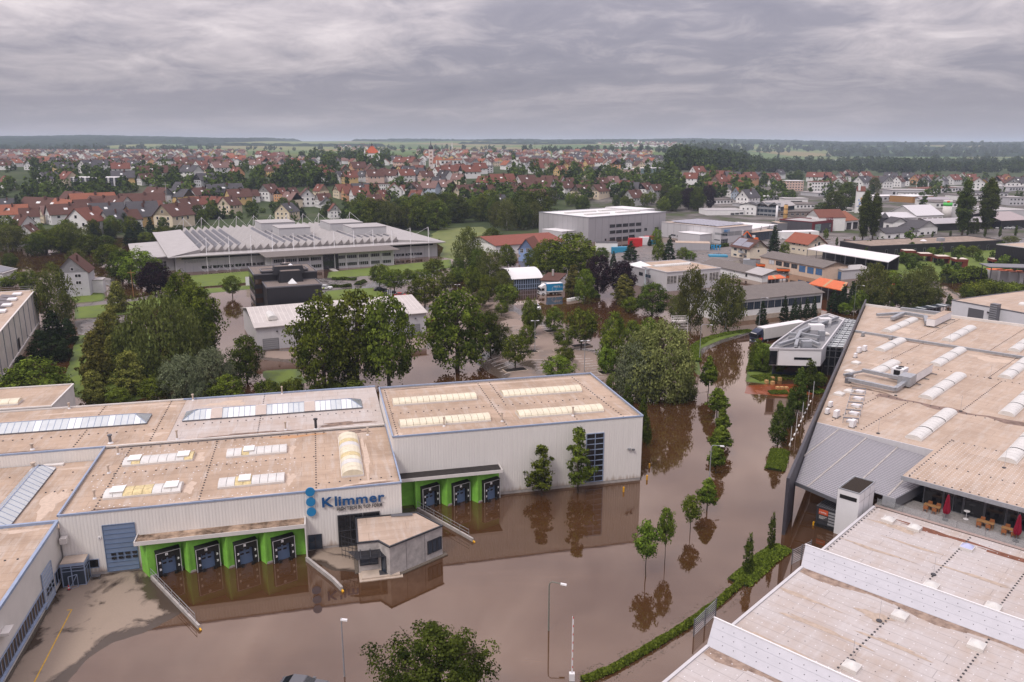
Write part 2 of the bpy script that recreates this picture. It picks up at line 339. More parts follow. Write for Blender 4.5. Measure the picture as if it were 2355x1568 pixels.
def build_terrain():
 ys = [-150, -60, 0] + [30 + 15 * i for i in range(32)]
 y = ys[-1]
 while y < 16000: y *= 1.028; ys.append(y)
 us = np.linspace(-1.15, 1.15, 150); v = []; f = []
 for yy in ys:
  for u in us:
   x = u * (max(yy, 0) + 120); v.append((x, yy, zt(x, yy)))
 n = len(us)
 for i in range(len(ys) - 1):
  for j in range(n - 1): k = i * n + j; f.append((k, k + 1, k + 1 + n, k + n))
 b = MB(); b.v = v; b.f = f; b.m = [0] * len(f)
 m = mat('country', (.07, .10, .035), .95, .1); t = NT(m); o = t.tc.outputs['Object']
 town = t.ramp(t.noise(o, .02, 6, .65), (.35, (.030, .045, .018)), (.55, (.055, .075, .028)), (.70, (.085, .08, .055)))
 vo = t.N.new('ShaderNodeTexVoronoi'); vo.inputs['Scale'].default_value = 1; vo.inputs['Randomness'].default_value = .85
 t.Lk.new(t.mp(o, (1 / 330, 1 / 520, 0), .25), vo.inputs[0])
 sep = t.N.new('ShaderNodeSeparateColor'); t.Lk.new(vo.outputs['Color'], sep.inputs[0])
 fld = t.ramp(sep.outputs[0], (.0, (.085, .145, .035)), (.3, (.12, .17, .05)), (.55, (.065, .11, .03)), (.75, (.20, .21, .075)), (.95, (.24, .19, .09)))
 fld = t.mix(t.fr(t.noise(o, .01, 5, .6), .3, .7, 0, .3), fld, (.06, .09, .03))
 sx = t.N.new('ShaderNodeSeparateXYZ'); t.Lk.new(o, sx.inputs[0])
 wk = t.math('MULTIPLY', t.fr(t.math('SUBTRACT', sx.outputs[0], t.math('MULTIPLY', sx.outputs[1], .06)), 0, 40), t.fr(sx.outputs[1], 900, 1050, 1, 0))
 yard_ = t.ramp(t.noise(o, .03, 6, .7), (.4, (.20, .18, .165)), (.5, (.11, .10, .092)), (.6, (.06, .075, .03)))
 town = t.mix(wk, town, yard_)
 t.Lk.new(t.mix(t.fr(sx.outputs[1], 1500, 2100), town, fld), t.b.inputs['Base Color'])
 tag(b.obj('terrain', m), kind='structure').data.polygons.foreach_set('use_smooth', [True] * len(f))
build_terrain()
# ---- flood water
def water_mat():
 m = bpy.data.materials.new('flood_water'); m.use_nodes = True; nt = m.node_tree; N = nt.nodes; Lk = nt.links; N.remove(N['Principled BSDF'])
 out = N['Material Output']; di = N.new('ShaderNodeBsdfDiffuse'); gl = N.new('ShaderNodeBsdfGlossy'); mx = N.new('ShaderNodeMixShader')
 tc = N.new('ShaderNodeTexCoord')
 n1 = N.new('ShaderNodeTexNoise'); n1.inputs['Scale'].default_value = .03; n1.inputs['Detail'].default_value = 7; n1.inputs['Distortion'].default_value = 2.2; Lk.new(tc.outputs['Object'], n1.inputs[0])
 rp = N.new('ShaderNodeValToRGB'); Lk.new(n1.outputs[0], rp.inputs[0]); e = rp.color_ramp.elements
 e[0].position = .35; e[0].color = (.056, .025, .0095, 1); e[1].position = .68; e[1].color = (.082, .041, .019, 1)
 mq = N.new('ShaderNodeMapping'); mq.inputs['Scale'].default_value = (.05, .4, 1); mq.inputs['Rotation'].default_value = (0, 0, .5); Lk.new(tc.outputs['Object'], mq.inputs[0])
 n5 = N.new('ShaderNodeTexNoise'); n5.inputs['Scale'].default_value = .8; n5.inputs['Detail'].default_value = 8; n5.inputs['Roughness'].default_value = .65; n5.inputs['Distortion'].default_value = 1.5; Lk.new(mq.outputs[0], n5.inputs[0])
 r5 = N.new('ShaderNodeMapRange'); Lk.new(n5.outputs[0], r5.inputs[0]); r5.inputs[1].default_value = .55; r5.inputs[2].default_value = .78; r5.inputs[4].default_value = .45
 m5 = N.new('ShaderNodeMix'); m5.data_type = 'RGBA'; Lk.new(r5.outputs[0], m5.inputs[0]); Lk.new(rp.outputs[0], m5.inputs[6]); m5.inputs[7].default_value = (.130, .075, .042, 1); Lk.new(m5.outputs[2], di.inputs[0])
 fre = N.new('ShaderNodeFresnel'); fre.inputs['IOR'].default_value = 1.45
 mr = N.new('ShaderNodeMapRange'); Lk.new(fre.outputs[0], mr.inputs[0]); mr.inputs[1].default_value = 0; mr.inputs[2].default_value = .55; mr.inputs[3].default_value = .075; mr.inputs[4].default_value = .76
 Lk.new(mr.outputs[0], mx.inputs[0]); gl.inputs['Roughness'].default_value = .035; gl.inputs['Color'].default_value = (.97, .85, .775, 1)
 mp = N.new('ShaderNodeMapping'); mp.inputs['Scale'].default_value = (.35, 1, 1); mp.inputs['Rotation'].default_value = (0, 0, .35); Lk.new(tc.outputs['Object'], mp.inputs[0])
 n2 = N.new('ShaderNodeTexNoise'); n2.inputs['Scale'].default_value = 1.6; n2.inputs['Detail'].default_value = 3; Lk.new(mp.outputs[0], n2.inputs[0])
 n3 = N.new('ShaderNodeTexNoise'); n3.inputs['Scale'].default_value = .06; n3.inputs['Detail'].default_value = 3; Lk.new(tc.outputs['Object'], n3.inputs[0])
 mm = N.new('ShaderNodeMath'); mm.operation = 'MULTIPLY'; Lk.new(n2.outputs[0], mm.inputs[0]); Lk.new(n3.outputs[0], mm.inputs[1])
 bp = N.new('ShaderNodeBump'); bp.inputs['Strength'].default_value = .07; bp.inputs['Distance'].default_value = .05; Lk.new(mm.outputs[0], bp.inputs['Height'])
 Lk.new(bp.outputs[0], gl.inputs['Normal']); Lk.new(bp.outputs[0], fre.inputs['Normal'])
 Lk.new(di.outputs[0], mx.inputs[1]); Lk.new(gl.outputs[0], mx.inputs[2]); Lk.new(mx.outputs[0], out.inputs[0]); return m
WATER = water_mat()
wb = MB(); wb.add([(-420, -100, 0), (420, -100, 0), (520, 470, 0), (-520, 470, 0)], [(0, 1, 2, 3)]); tag(wb.obj('flood_water', WATER), kind='structure')
# ---- ground that stands out of the water: height fields whose own relief makes the shoreline
def wet_mat(name, dry, wet, scale=.35, lo=.45, hi=.60, wetrough=.12, edge=.14):
 m = mat(name, dry, .85, .3); t = NT(m); o = t.tc.outputs['Object']
 n = t.noise(o, scale, 7, .65, .6); n2 = t.noise(o, 6, 5, .7)
 sx = t.N.new('ShaderNodeSeparateXYZ'); t.Lk.new(o, sx.inputs[0])
 f = t.fr(t.math('ADD', n, t.math('MULTIPLY', t.fr(sx.outputs[2], .0, edge, 1, 0), .32)), lo, hi)
 d = t.mix(t.fr(n2, .3, .75, 0, .35), dry, tuple(c * .68 for c in dry)); d = t.mix(t.fr(t.noise(o, .12, 5), .4, .7, 0, .3), d, tuple(c * .75 for c in dry))
 t.Lk.new(t.mix(f, d, wet), t.b.inputs['Base Color']); t.Lk.new(t.fr(f, 0, 1, .85, wetrough), t.b.inputs['Roughness']); return m
asphalt = wet_mat('asphalt_wet', (.30, .235, .18), (.065, .046, .033), .22, .56, .66, .25, .11)
asph_park = wet_mat('asphalt_parking', (.27, .205, .165), (.10, .075, .058), .09, .50, .60, .12, .12)
asph_road = wet_mat('asphalt_road', (.21, .18, .165), (.09, .078, .07), .12, .42, .62, .10, .12)
grass = wet_mat('lawn', (.125, .172, .024), (.065, .095, .02), .25, .5, .72, .7, .12)
meadow = wet_mat('meadow', (.17, .19, .055), (.10, .13, .035), .12, .4, .7, .7, .12)
mulch = mat('mulch', (.03, .026, .022), .95, .1, noise=.5, nscale=4)
brickpave = wet_mat('red_paving', (.30, .085, .03), (.20, .05, .018), .3, .45, .6, .15, .1)
def patch(name, poly, m, h=.10, slope=.05, amp=.05, nsc=.25, res=1.2, seed=0, px=True, base=0.0):
 P = np.array([tuple(G(*p))[:2] for p in poly] if px else [p[:2] for p in poly]); x0, y0 = P.min(0) - 2 * res; x1, y1 = P.max(0) + 2 * res
 nx = int((x1 - x0) / res) + 2; ny = int((y1 - y0) / res) + 2; X, Y = np.meshgrid(x0 + np.arange(nx) * res, y0 + np.arange(ny) * res)
 ins = np.zeros(X.shape, bool); dm = np.full(X.shape, 1e9); n = len(P)
 for i in range(n):
  ax, ay = P[i]; bx, by = P[(i + 1) % n]
  cond = ((ay > Y) != (by > Y)); ins ^= cond & (X < (bx - ax) * (Y - ay) / (by - ay + 1e-12) + ax)
  dx, dy = bx - ax, by - ay; t = np.clip(((X - ax) * dx + (Y - ay) * dy) / (dx * dx + dy * dy + 1e-9), 0, 1)
  dm = np.minimum(dm, np.hypot(X - ax - t * dx, Y - ay - t * dy))
 sd = np.where(ins, dm, -dm)
 s = seed * 1.7
 nz = (np.sin(X * nsc * 1.9 + s) * np.cos(Y * nsc * 1.5 - s) + .6 * np.sin(X * nsc * 4.1 - Y * nsc * 3.3 + s) + .35 * np.sin(X * nsc * 9 + Y * nsc * 7 + s) + .2 * np.sin(X * nsc * 19 - Y * nsc * 15)) / 2.1
 Z = np.minimum(sd * slope, h) + nz * amp * np.clip(.4 + sd / 6, .3, 1); keep = Z > -.07
 idx = -np.ones(X.shape, int); fc = keep[:-1, :-1] | keep[1:, :-1] | keep[:-1, 1:] | keep[1:, 1:]
 b = MB(); xs, yss, zs = X.ravel(), Y.ravel(), np.maximum(Z, -.3).ravel()
 js, is_ = np.nonzero(fc); used = {}
 def vi(k):
  if k not in used: used[k] = len(b.v); b.v.append((float(xs[k]), float(yss[k]), float(zs[k]) + base))
  return used[k]
 for j, i in zip(js, is_):
  k = int(j * nx + i); b.f.append((vi(k), vi(k + 1), vi(k + nx + 1), vi(k + nx)))
 b.m = [0] * len(b.f)
 return tag(b.obj(name, m, smooth=True), kind='structure')
def kp(*ps): return [KF.W(*p) for p in ps]
KF = Fr(G(1472, 1104, 0), 13.75)          # axes of the cream factory
QF = Fr((34.43, 92.4, 0), -44)             # axes of the big tan-roofed hall on the right
RF = Fr((34.43, 92.4, 0), 62.84)           # its slanting west wall
patch('yard', kp((-75, -9), (-65.5, -9), (-65.2, -12.2), (-60.4, -20.6), (-63.5, -23.5), (-66.5, -24.6), (-68, -26.4), (-69.3, -31), (-70, -40), (-76, -40)), asphalt, .12, .055, .03, .35, .35, 1, px=False)
patch('courtyard', kp((-47.6, -9), (-41, -9), (-41.5, -16.8), (-44.8, -15.6), (-46.6, -13.2), (-47.7, -12.4)), asphalt, .12, .09, .03, .4, .3, 2, px=False)
patch('dock_apron', kp((-36, -1), (-31, -1), (-32.6, -5.2), (-34.5, -7.2), (-36, -8.5)), asphalt, .05, .03, .03, .4, .4, 5, px=False)
patch('lawn', [(165, 912), (143, 882), (165, 815), (178, 770), (300, 768), (480, 755), (500, 800), (420, 880), (300, 925)], grass, .25, .05, .04, seed=3)
patch('lawn.001', [(172, 706), (335, 688), (360, 680), (415, 690), (335, 713), (296, 722), (225, 730), (171, 734)], grass, .25, .08, .03, seed=4)
patch('lawn.002', [(150, 672), (232, 660), (243, 682), (238, 692), (172, 697)], grass, .3, .1, .03, seed=5)
patch('lane', [(180, 770), (170, 738), (300, 722), (300, 730), (295, 758)], asph_road, .12, .06, .05, seed=6)
patch('lane.001', [(170, 700), (250, 690), (262, 660), (222, 648), (225, 634), (262, 640), (280, 690), (370, 675), (430, 668), (430, 676), (300, 700), (172, 708)], asph_road, .16, .08, .03, seed=7)
patch('lawn.003', [(425, 662), (430, 634), (585, 622), (585, 648), (520, 655)], grass, .3, .08, .03, seed=8)
patch('lawn.004', [(465, 676), (585, 664), (585, 655), (465, 664)], grass, .2, .1, .02, seed=9)
patch('lawn.005', [(752, 640), (755, 625), (880, 612), (1035, 596), (1042, 615), (1000, 622), (900, 634)], grass, .3, .08, .03, seed=10)
patch('lawn.006', [(740, 690), (745, 668), (865, 660), (905, 672), (860, 690), (790, 696)], grass, .3, .08, .03, seed=11)
patch('forecourt', [(580, 652), (735, 640), (1010, 620), (1015, 632), (880, 662), (740, 675), (735, 655)], asph_road, .10, .05, .05, .12, seed=12)
patch('lawn.007', [(600, 852), (688, 848), (705, 880), (625, 892), (612, 880)], grass, .15, .05, .05, seed=13)
patch('apron', [(592, 826), (600, 806), (720, 800), (960, 772), (1000, 778), (1000, 800), (830, 825), (700, 838)], asph_park, .16, .05, .02, seed=14)
patch('parking_lot', [(1085, 718), (1130, 690), (1170, 690), (1200, 715), (1245, 735), (1290, 765), (1312, 792), (1385, 808), (1455, 850), (1480, 900), (1330, 905), (1160, 880), (1095, 838), (1120, 800), (1150, 778), (1135, 740)], asph_park, .16, .03, .055, .13, 1.0, seed=15)
patch('parking_lot.001', [(880, 682), (1130, 668), (1180, 690), (1100, 720), (1010, 715), (900, 700)], asph_park, .12, .05, .05, .15, seed=16)
patch('road_verge', [(1598, 860), (1590, 820), (1600, 792), (1640, 772), (1720, 755), (1735, 762), (1660, 782), (1615, 802), (1607, 822), (1612, 880)], grass, .25, .12, .03, seed=17)
patch('road_verge.001', [(1608, 800), (1650, 781), (1722, 762), (1728, 766), (1655, 790), (1622, 806), (1608, 826)], asph_road, .06, .1, .02, seed=18)
patch('garden_bed', [(1715, 878), (1720, 820), (1740, 785), (1775, 792), (1790, 850), (1770, 884)], grass, .3, .12, .03, seed=19)
patch('red_paving', [(1712, 905), (1715, 886), (1830, 882), (1885, 880), (1880, 905), (1800, 912), (1760, 908)], brickpave, .05, .05, .03, seed=20)
patch('meadow', [(975, 540), (1000, 525), (1120, 520), (1150, 535), (1145, 575), (1060, 600), (1010, 590), (1020, 570)], meadow, .6, .06, .05, res=2, seed=21)
patch('works_yard', [(1340, 640), (1350, 600), (1480, 560), (1900, 540), (2354, 520), (2354, 560), (2100, 590), (1760, 640), (1560, 640)], asph_road, .14, .05, .10, .05, 2.2, seed=22)
patch('garden', [(2030, 640), (2060, 585), (2354, 560), (2354, 640), (2200, 650)], grass, .3, .05, .05, res=2, seed=23)
patch('lane.002', [(2150, 660), (2175, 655), (2220, 690), (2200, 700)], asph_park, .12, .08, .02, seed=24)
patch('bank', [(1990, 720), (2150, 690), (2170, 698), (2010, 730)], grass, .2, .1, .03, seed=25)
# ================================================================ the cream factory with blue trim (local axes KF)
def vault(par, x0, x1, y0, y1, z, h, n, m, along='x', curb=.25, cm=None, name='skylight', rib=None, alt=None):
 """barrel rooflight: a curb with n arched panels"""
 c = MB().box(x0, x1, y0, y1, z, z + curb).obj(name, cm or offwhite, par)
 A = 8
 def arc(t, grow=0.0): 
  a = PI * t / A; w2 = ((y1 - y0) if along == 'x' else (x1 - x0)) / 2 - .06
  return -math.cos(a) * (w2 + grow), math.sin(a) * (h + grow)
 L = (x1 - x0) if along == 'x' else (y1 - y0)
 for i in range(n):
  a = L * i / n + .025; b = L * (i + 1) / n - .025; p = MB()
  for t in range(A):
   q0 = arc(t); q1 = arc(t + 1)
   if along == 'x': cy_ = (y0 + y1) / 2; vs = [(x0 + a, cy_ + q0[0], z + curb + q0[1]), (x0 + b, cy_ + q0[0], z + curb + q0[1]), (x0 + b, cy_ + q1[0], z + curb + q1[1]), (x0 + a, cy_ + q1[0], z + curb + q1[1])]
   else: cx_ = (x0 + x1) / 2; vs = [(cx_ + q0[0], y0 + b, z + curb + q0[1]), (cx_ + q0[0], y0 + a, z + curb + q0[1]), (cx_ + q1[0], y0 + a, z + curb + q1[1]), (cx_ + q1[0], y0 + b, z + curb + q1[1])]
   p.add(vs, [(0, 1, 2, 3)])
  for e in (a, b):
   if along == 'x': vs = [(x0 + e, (y0 + y1) / 2 + arc(t)[0], z + curb + arc(t)[1]) for t in range(A + 1)]
   else: vs = [((x0 + x1) / 2 + arc(t)[0], y0 + e, z + curb + arc(t)[1]) for t in range(A + 1)]
   p.add(vs, [tuple(range(A + 1))])
  mm = m
  if alt and i in alt: mm = alt[i]
  p.obj('panel', mm, c, True if False else False)
  if rib and i in rib:
   r = MB(); 
   for t in range(A):
    q0 = arc(t, .05); q1 = arc(t + 1, .05); k0 = arc(t, .0); k1 = arc(t + 1, .0)
    def P(e, q): return (x0 + e, (y0 + y1) / 2 + q[0], z + curb + q[1]) if along == 'x' else ((x0 + x1) / 2 + q[0], y0 + e, z + curb + q[1])
    r.add([P(a - .1, q0), P(a + .06, q0), P(a + .06, q1), P(a - .1, q1)], [(0, 1, 2, 3), (3, 2, 1, 0)])
   r.obj('rib', black, c)
 return c
def dotrows(par, z, *rows):            # small ballast blocks along the lightning-conductor lines
 b = MB()
 for (x0, y0, x1, y1, st) in rows:
  n = max(1, int(math.hypot(x1 - x0, y1 - y0) / st))
  for i in range(n + 1):
   x = x0 + (x1 - x0) * i / n; y = y0 + (y1 - y0) * i / n; b.box(x - .085, x + .085, y - .085, y + .085, z, z + .08)
 o = b.obj('conductor_blocks', char, par); o['kind'] = 'stuff'
def pipe(par, x, y, z, h=1.0, r=.11, m=None, cap=True):
 b = MB().cyl(x, y, z, z + h, r); o = b.obj('vent_pipe', m or conc_w, par)
 if cap: MB().cyl(x, y, z + h + .002, z + h + .18, r * 1.6).obj('vent_cap', m or conc_w, o)
 MB().cyl(x, y, z + .004, z + .2, r * 2.0, r2=r * 1.2).obj('collar', white, o)
def parapet(par, poly, z, w=.28, h=.30, m=None, name='parapet', closed=True):
 """coping bars along a roof edge, one bar per side"""
 n = len(poly)
 for i in range(n if closed else n - 1):
  a = Vector((*poly[i], z)); b = Vector((*poly[(i + 1) % n], z)); d = (b - a).normalized() * (w / 2 - .004 * (i % 2)); MB().beam(a - d + Vector((0, 0, .002 * i)), b + d + Vector((0, 0, .002 * i)), w, h).obj(name, m or blue, par)
def block(par, x0, x1, y0, y1, z, wm=None, rm=None, sides='FLRB', tm=None, drop=.35, plinth=True, pitch=.36, trim=.19):
 """corrugated hall: ribbed walls, concrete plinth, sunk roof, blue coping"""
 wm = wm or cream
 zs = .45 if plinth else 0.02
 if 'F' in sides: MB().corr((x0, y0), (x1, y0), zs, z - .1, pitch).obj('wall', wm, par)
 if 'R' in sides: MB().corr((x1, y0), (x1, y1), zs, z - .1, pitch).obj('wall', wm, par)
 if 'L' in sides: MB().corr((x0, y1), (x0, y0), zs, z - .1, pitch).obj('wall', wm, par)
 if 'B' in sides: MB().corr((x1, y1), (x0, y1), zs, z - .1, pitch).obj('wall', wm, par)
 if plinth: MB().box(x0 + .03, x1 - .03, y0 + .03, y1 - .03, -.6, zs - .01).obj('plinth', conc, par)
 MB().box(x0 + .08, x1 - .08, y0 + .08, y1 - .08, z - drop - .3, z - drop).obj('roof', rm or tan, par)
 parapet(par, [(x0, y1), (x0, y0), (x1, y0), (x1, y1)], z - .08, trim, .2, tm or blue, closed='B' in sides)
def dock(par, x0, y0, x1, y1, num, zt_=4.5, left_ret=None, ret=None):
 """one slanted loading bay: green wall, black shelter with door"""
 d = Vector((x1 - x0, y1 - y0, 0)); L = d.length; a = math.degrees(math.atan2(d.y, d.x))
 w = MB().box(0, L, 0, .25, -.7, zt_).obj('bay_wall', green, par); w.location = (x0, y0, 0); w.rotation_euler = (0, 0, math.radians(a))
 MB().box(0, L, -.12, 0, -.7, .22).obj('bay_plinth', conc, w)
 s0, s1 = L * .55 - 1.3, L * .55 + 1.3
 sh = MB().box(s0, s0 + .5, -.65, -.01, .05, 2.95).box(s1 - .5, s1, -.65, -.01, .05, 2.95).box(s0 + .5, s1 - .5, -.65, -.01, 2.2, 2.95)
 sh.add([(s0 - .03, -.7, 3.0), (s1 + .03, -.7, 3.0), (s1 + .03, 0, 3.15), (s0 - .03, 0, 3.15), (s0 - .03, -.7, 2.95), (s1 + .03, -.7, 2.95), (s1 + .03, 0, 2.95), (s0 - .03, 0, 2.95)], [(0, 1, 2, 3), (4, 5, 1, 0), (5, 6, 2, 1), (7, 4, 0, 3)])
 sh = sh.obj('dock_shelter', black, w)
 MB().box(s0 - .04, s0 + .03, -.70, -.652, .05, 2.94).box(s1 - .03, s1 + .04, -.70, -.652, .05, 2.94).box(s0 + .04, s1 - .04, -.703, -.655, 2.88, 2.94).obj('shelter_edge', paleclad, w)
 MB().box(s0 + .5, s1 - .5, -.14, -.02, -.2, 2.2).obj('dock_door', blue_d, w)
 b = MB()
 for zz in (1.25, 1.75):
  for xx in (s0 + .7, s0 + 1.35): b.box(xx, xx + .42, -.155, -.13, zz, zz + .22)
 b.obj('door_panes', glass, w)['kind'] = 'stuff'
 b = MB()
 for xx in (s0 + .3, s1 - .3):
  for zz in (.9, 1.75): b.add([(xx - .1, -.66, zz - .14), (xx + .1, -.66, zz - .14), (xx + .16, -.66, zz), (xx + .1, -.66, zz + .14), (xx - .1, -.66, zz + .14), (xx - .02, -.66, zz)], [(0, 1, 2, 3, 4, 5)])
 b.obj('markers', white, w)['kind'] = 'stuff'
 p = MB().box(L / 2 - .14, L / 2 + .14, -.70, -.655, 2.5, 2.78).obj('bay_number', white, w)
 letters(num, .24, .01, p, (L / 2 - (.07 if len(num) == 1 else .12), -.705, 2.54), 0, char, 'digit')
 for xx in (s0 + .55, s1 - .85): MB().box(xx, xx + .3, -.9, -.66, -.1, .35).obj('bumper', black, w)
 if ret:
  d2 = Vector((ret[0] - x1, ret[1] - y1, 0)); r = MB().box(0.26 if False else 0, d2.length, 0, .22, -.7, zt_ - .01).obj('bay_return', green, par)
  r.location = (x1, y1, 0); r.rotation_euler = (0, 0, math.atan2(d2.y, d2.x))
def ramp_wall(par, pts, z=.42, w=.22, rail=True, tip=True, dip=0.0):
 b = MB()
 for i in range(len(pts) - 1): b.beam((*pts[i], (z - .35) / 2 - .1), (*pts[i + 1], (z - .35) / 2 - .1 - dip * i), w, z + .6)
 o = b.obj('ramp_wall', conc, par)
 e = Vector((*pts[-1], 0)); d = (e - Vector((*pts[-2], 0))).normalized()
 if tip: MB().beam(e + Vector((0, 0, z / 2 - .22)), e + d * .35 + Vector((0, 0, z / 2 - .3)), w * .7, .4).obj('ramp_tip', yellow, o)
 if rail:
  a = Vector((*pts[0], z - .1)); n = 6; r = MB(); L = Vector((*pts[-1], z - .1)) - a; L *= .93
  for i in range(n + 1): p = a + L * (i / n); r.tube([p, p + Vector((0, 0, 1.0))], .03, 5)
  for hh in (.55, 1.0): r.tube([a + Vector((0, 0, hh)), a + L + Vector((0, 0, hh))], .03, 5)
  r.obj('handrail', steel, o)
 return o
# ---- tall right-hand hall
B_ = frthing('tall_hall', 'tall cream corrugated hall with four long cream rooflights and a tall window', 'building', KF)
block(B_, -36, 0, 0, 23, 10.1, sides='FLRB')
for (x, y) in ((-34.6, 3.6), (-34.6, 13.7), (-17.5, 3.6), (-17.5, 13.7)): vault(B_, x, x + 12.9, y, y + 2.7, 9.75, .55, 14, acry)
for (x, y) in ((-28.55, 3.2), (-20.2, 3.2), (-9.6, 3.2)): pipe(B_, x, y, 9.75, 1.2)
dotrows(B_, 9.75, (-35.2, 1, -35.2, 22, .9), (-19.9, 1, -19.9, 22, .9), (-17.9, 12, -17.9, 22.3, .9), (-2.6, 1, -3.6, 22, .9), (-35, 10.3, -1, 10.3, 1.1), (-9.5, .6, -9.5, 2.6, .7))
w = facade(B_, -8.6, .55, 2.7, 7.5, nx=2, nz=9, fm=blue, gm=glass, fw=.10, proud=.14)
MB().box(-2.2, -1.8, -.35, -.05, 5.1, 5.3).obj('floodlight', steel, B_); MB().box(-1.55, -1.2, -.4, -.05, 4.95, 5.12).obj('floodlight', steel_d, B_)
MB().box(-35.6, -21.5, -2.3, .05, 4.55, 4.62).box(-35.6, -21.5, -2.38, -2.3, 4.35, 4.8).box(-21.5, -21.4, -2.38, .0, 4.35, 4.8).obj('canopy', [offwhite], B_)
MB().box(-35.55, -21.55, -2.28, -.06, 4.625, 4.68).obj('canopy_roof', mat('roof_black', (.035, .03, .027), .8, .3, noise=.4, nscale=2), B_)
for i, n in enumerate(('8', '9', '10')[:3]):
 x = -33.3 + 4.25 * i; dock(B_, x, -1.75, x + 3.3, -.35, ('8', '9', '10')[i], 4.34, ret=(x + 4.2, -1.9) if i < 2 else None)
MB().box(-35.9, -33.3, -.30, -.10, -.6, 4.34).obj('bay_wall', green, B_); MB().beam((-33.45, -.3, 1.87), (-33.3, -1.75, 1.87), .2, 4.9).obj('bay_return', green, B_)
ramp_wall(B_, [(-33.2, -2.2), (-28.1, -11.6), (-27.6, -12.6)])
# ---- front hall with the lettering
A_ = frthing('front_hall', 'cream corrugated hall with blue lettering and three blue discs above the water', 'building', KF)
block(A_, -74.3, -36.05, -10.2, 11.2, 7.9, sides='FLR')
SK = {0: acry_w}
def strip(x0, y0, x1, y1, boxes, ywl=()):
 c = vault(A_, x0, x1, y0, y1, 7.55, .34, 8, acry_w, alt={i: acry_y for i in ywl})
 for bx in boxes:
  bw = (x1 - x0) * .17; h = MB().box(bx, bx + bw, y0 + .5, y1 - .5, 8.0, 8.22); h.obj('smoke_hatch', acry_w, c)
  MB().box(bx - .04, bx + bw + .04, y0 + .46, y1 - .46, 8.225, 8.26).obj('hatch_lid', sky_white, c)
strip(-70.6, 3.8, -62.0, 6.6, (-70.0, -64.0), (1, 7)); strip(-70.6, -6.4, -62.0, -3.6, (-69.9, -63.9), (2, 3, 4))
strip(-57.8, 3.7, -50.0, 6.5, (-55.6,), (2,)); strip(-57.8, -6.4, -50.0, -3.6, (-55.4,), (2, 3))
vault(A_, -43.1, -40.3, -6.5, 7.6, 7.55, .75, 11, acry, 'y', alt={2: acry_w, 7: acry_w, 4: acry_y, 8: acry_y})
for (x, y) in ((-72.1, 8.8), (-71.8, 2.1), (-71.6, -5.7), (-38.9, 8.2)): pipe(A_, x, y, 7.55, .95, .12)
dotrows(A_, 7.55, (-70.9, -9.6, -70.9, 10.6, .8), (-59.6, -9.6, -59.6, 10.6, .8), (-46.2, -9.6, -46.2, 10.6, .8), (-73.5, 1.6, -44, 1.6, 1.2), (-45.9, -7.6, -37, -7.6, 1.2), (-72, 10.6, -45, 10.6, 1.2))
sp = MB(); r2 = random.Random(3)
for i in range(46):
 for j in range(9):
  x = -73.2 + i * .54 + r2.uniform(-.05, .05); y = -8.6 + j * 2.1 + (i % 2) * .5
  if r2.random() < .55 and not (abs(y + 5) < 2 or abs(y - 5.2) < 2): sp.box(x - .07, x + .07, y - .07, y + .07, 7.55, 7.565)
o = sp.obj('fixing_plates', white, A_); o['kind'] = 'stuff'
facade(A_, -69.97, .35, 3.45, 5.8, y=-10.25, name='gate', nx=1, nz=10, fm=blue_d, gm=mat('gate_blue', (.17, .225, .33), .4, .5, noise=.1, nscale=.5), fw=.06, proud=.10)
b = MB()
for zz in (1.85, 2.35):
 for k in range(4): b.box(-69.35 + k * .75, -68.85 + k * .75, -10.39, -10.33, zz, zz + .28)
b.obj('gate_pane', glass, A_)
MB().box(-70.5, -70.2, -10.3, -10.22, 4.5, 4.8).obj('number_plate', white, A_); letters('8', .22, .01, A_, (-70.42, -10.31, 4.56), 0, char, 'digit')
facade(A_, -71.85, 1.0, 1.1, 1.1, y=-10.25, nx=1, fm=blue); facade(A_, -47.5, .2, .85, 1.95, y=-10.25, nx=1, nz=2, fm=dark, gm=glass_b); facade(A_, -46.65, .2, .8, 1.95, y=-10.25, name='door', nx=1, fm=dark, gm=glass_b)
facade(A_, -43.9, .15, 3.0, 4.2, y=-10.25, name='entrance', nx=2, nz=2, fm=dark, gm=glass, fw=.12, proud=.12); facade(A_, -40.85, 3.35, 2.05, 1.0, y=-10.25, nx=1, fm=dark, gm=glass, fw=.1, proud=.12)
MB().box(-74.2, -73.5, -11.2, -10.3, 4.75, 5.4).obj('air_unit', offwhite, A_)
for k, zc in enumerate((7.85, 6.55, 5.25)):
 b = MB().tube([(-46.9, -10.34, zc), (-46.9, -10.52, zc)], .55, 28); b.obj('disc', logo_l, A_)
def fit_letters(text, x0, x1, z, size, m, bold, depth, par, y):
 w, _ = letters(text, 1.0, .01, par, (0, 0, -500), 0, m); [bpy.data.objects.remove(q) for q in _]
 s = (x1 - x0) / w; return s * .955
sK = fit_letters('Klimmer', -45.6, -38.35, 0, 1, logo_d, 0, .1, A_, -10.4)
_, ls = letters('Klimmer', 1.0, .1, A_, (-45.6, -10.42, 5.7), 0, logo_d, 'letter', bold=.022)
for o in ls: o.location.x = -45.6 + (o.location.x + 45.6) * sK; o.scale = (sK, min(sK, 1.72), 1)
sK = fit_letters('HIGH TECH IN TOP FORM', -43.9, -38.65, 0, 1, greytxt, 0, .1, A_, -10.4)
_, ls = letters('HIGH TECH IN TOP FORM', 1.0, .08, A_, (-43.9, -10.38, 5.0), 0, greytxt, 'letter', bold=.03)
for o in ls: o.location.x = -43.9 + (o.location.x + 43.9) * sK; o.scale = (sK, .62, .5)
_, ls = letters('TM', .17, .03, A_, (-38.4, -10.35, 5.4), 0, greytxt, 'letter')
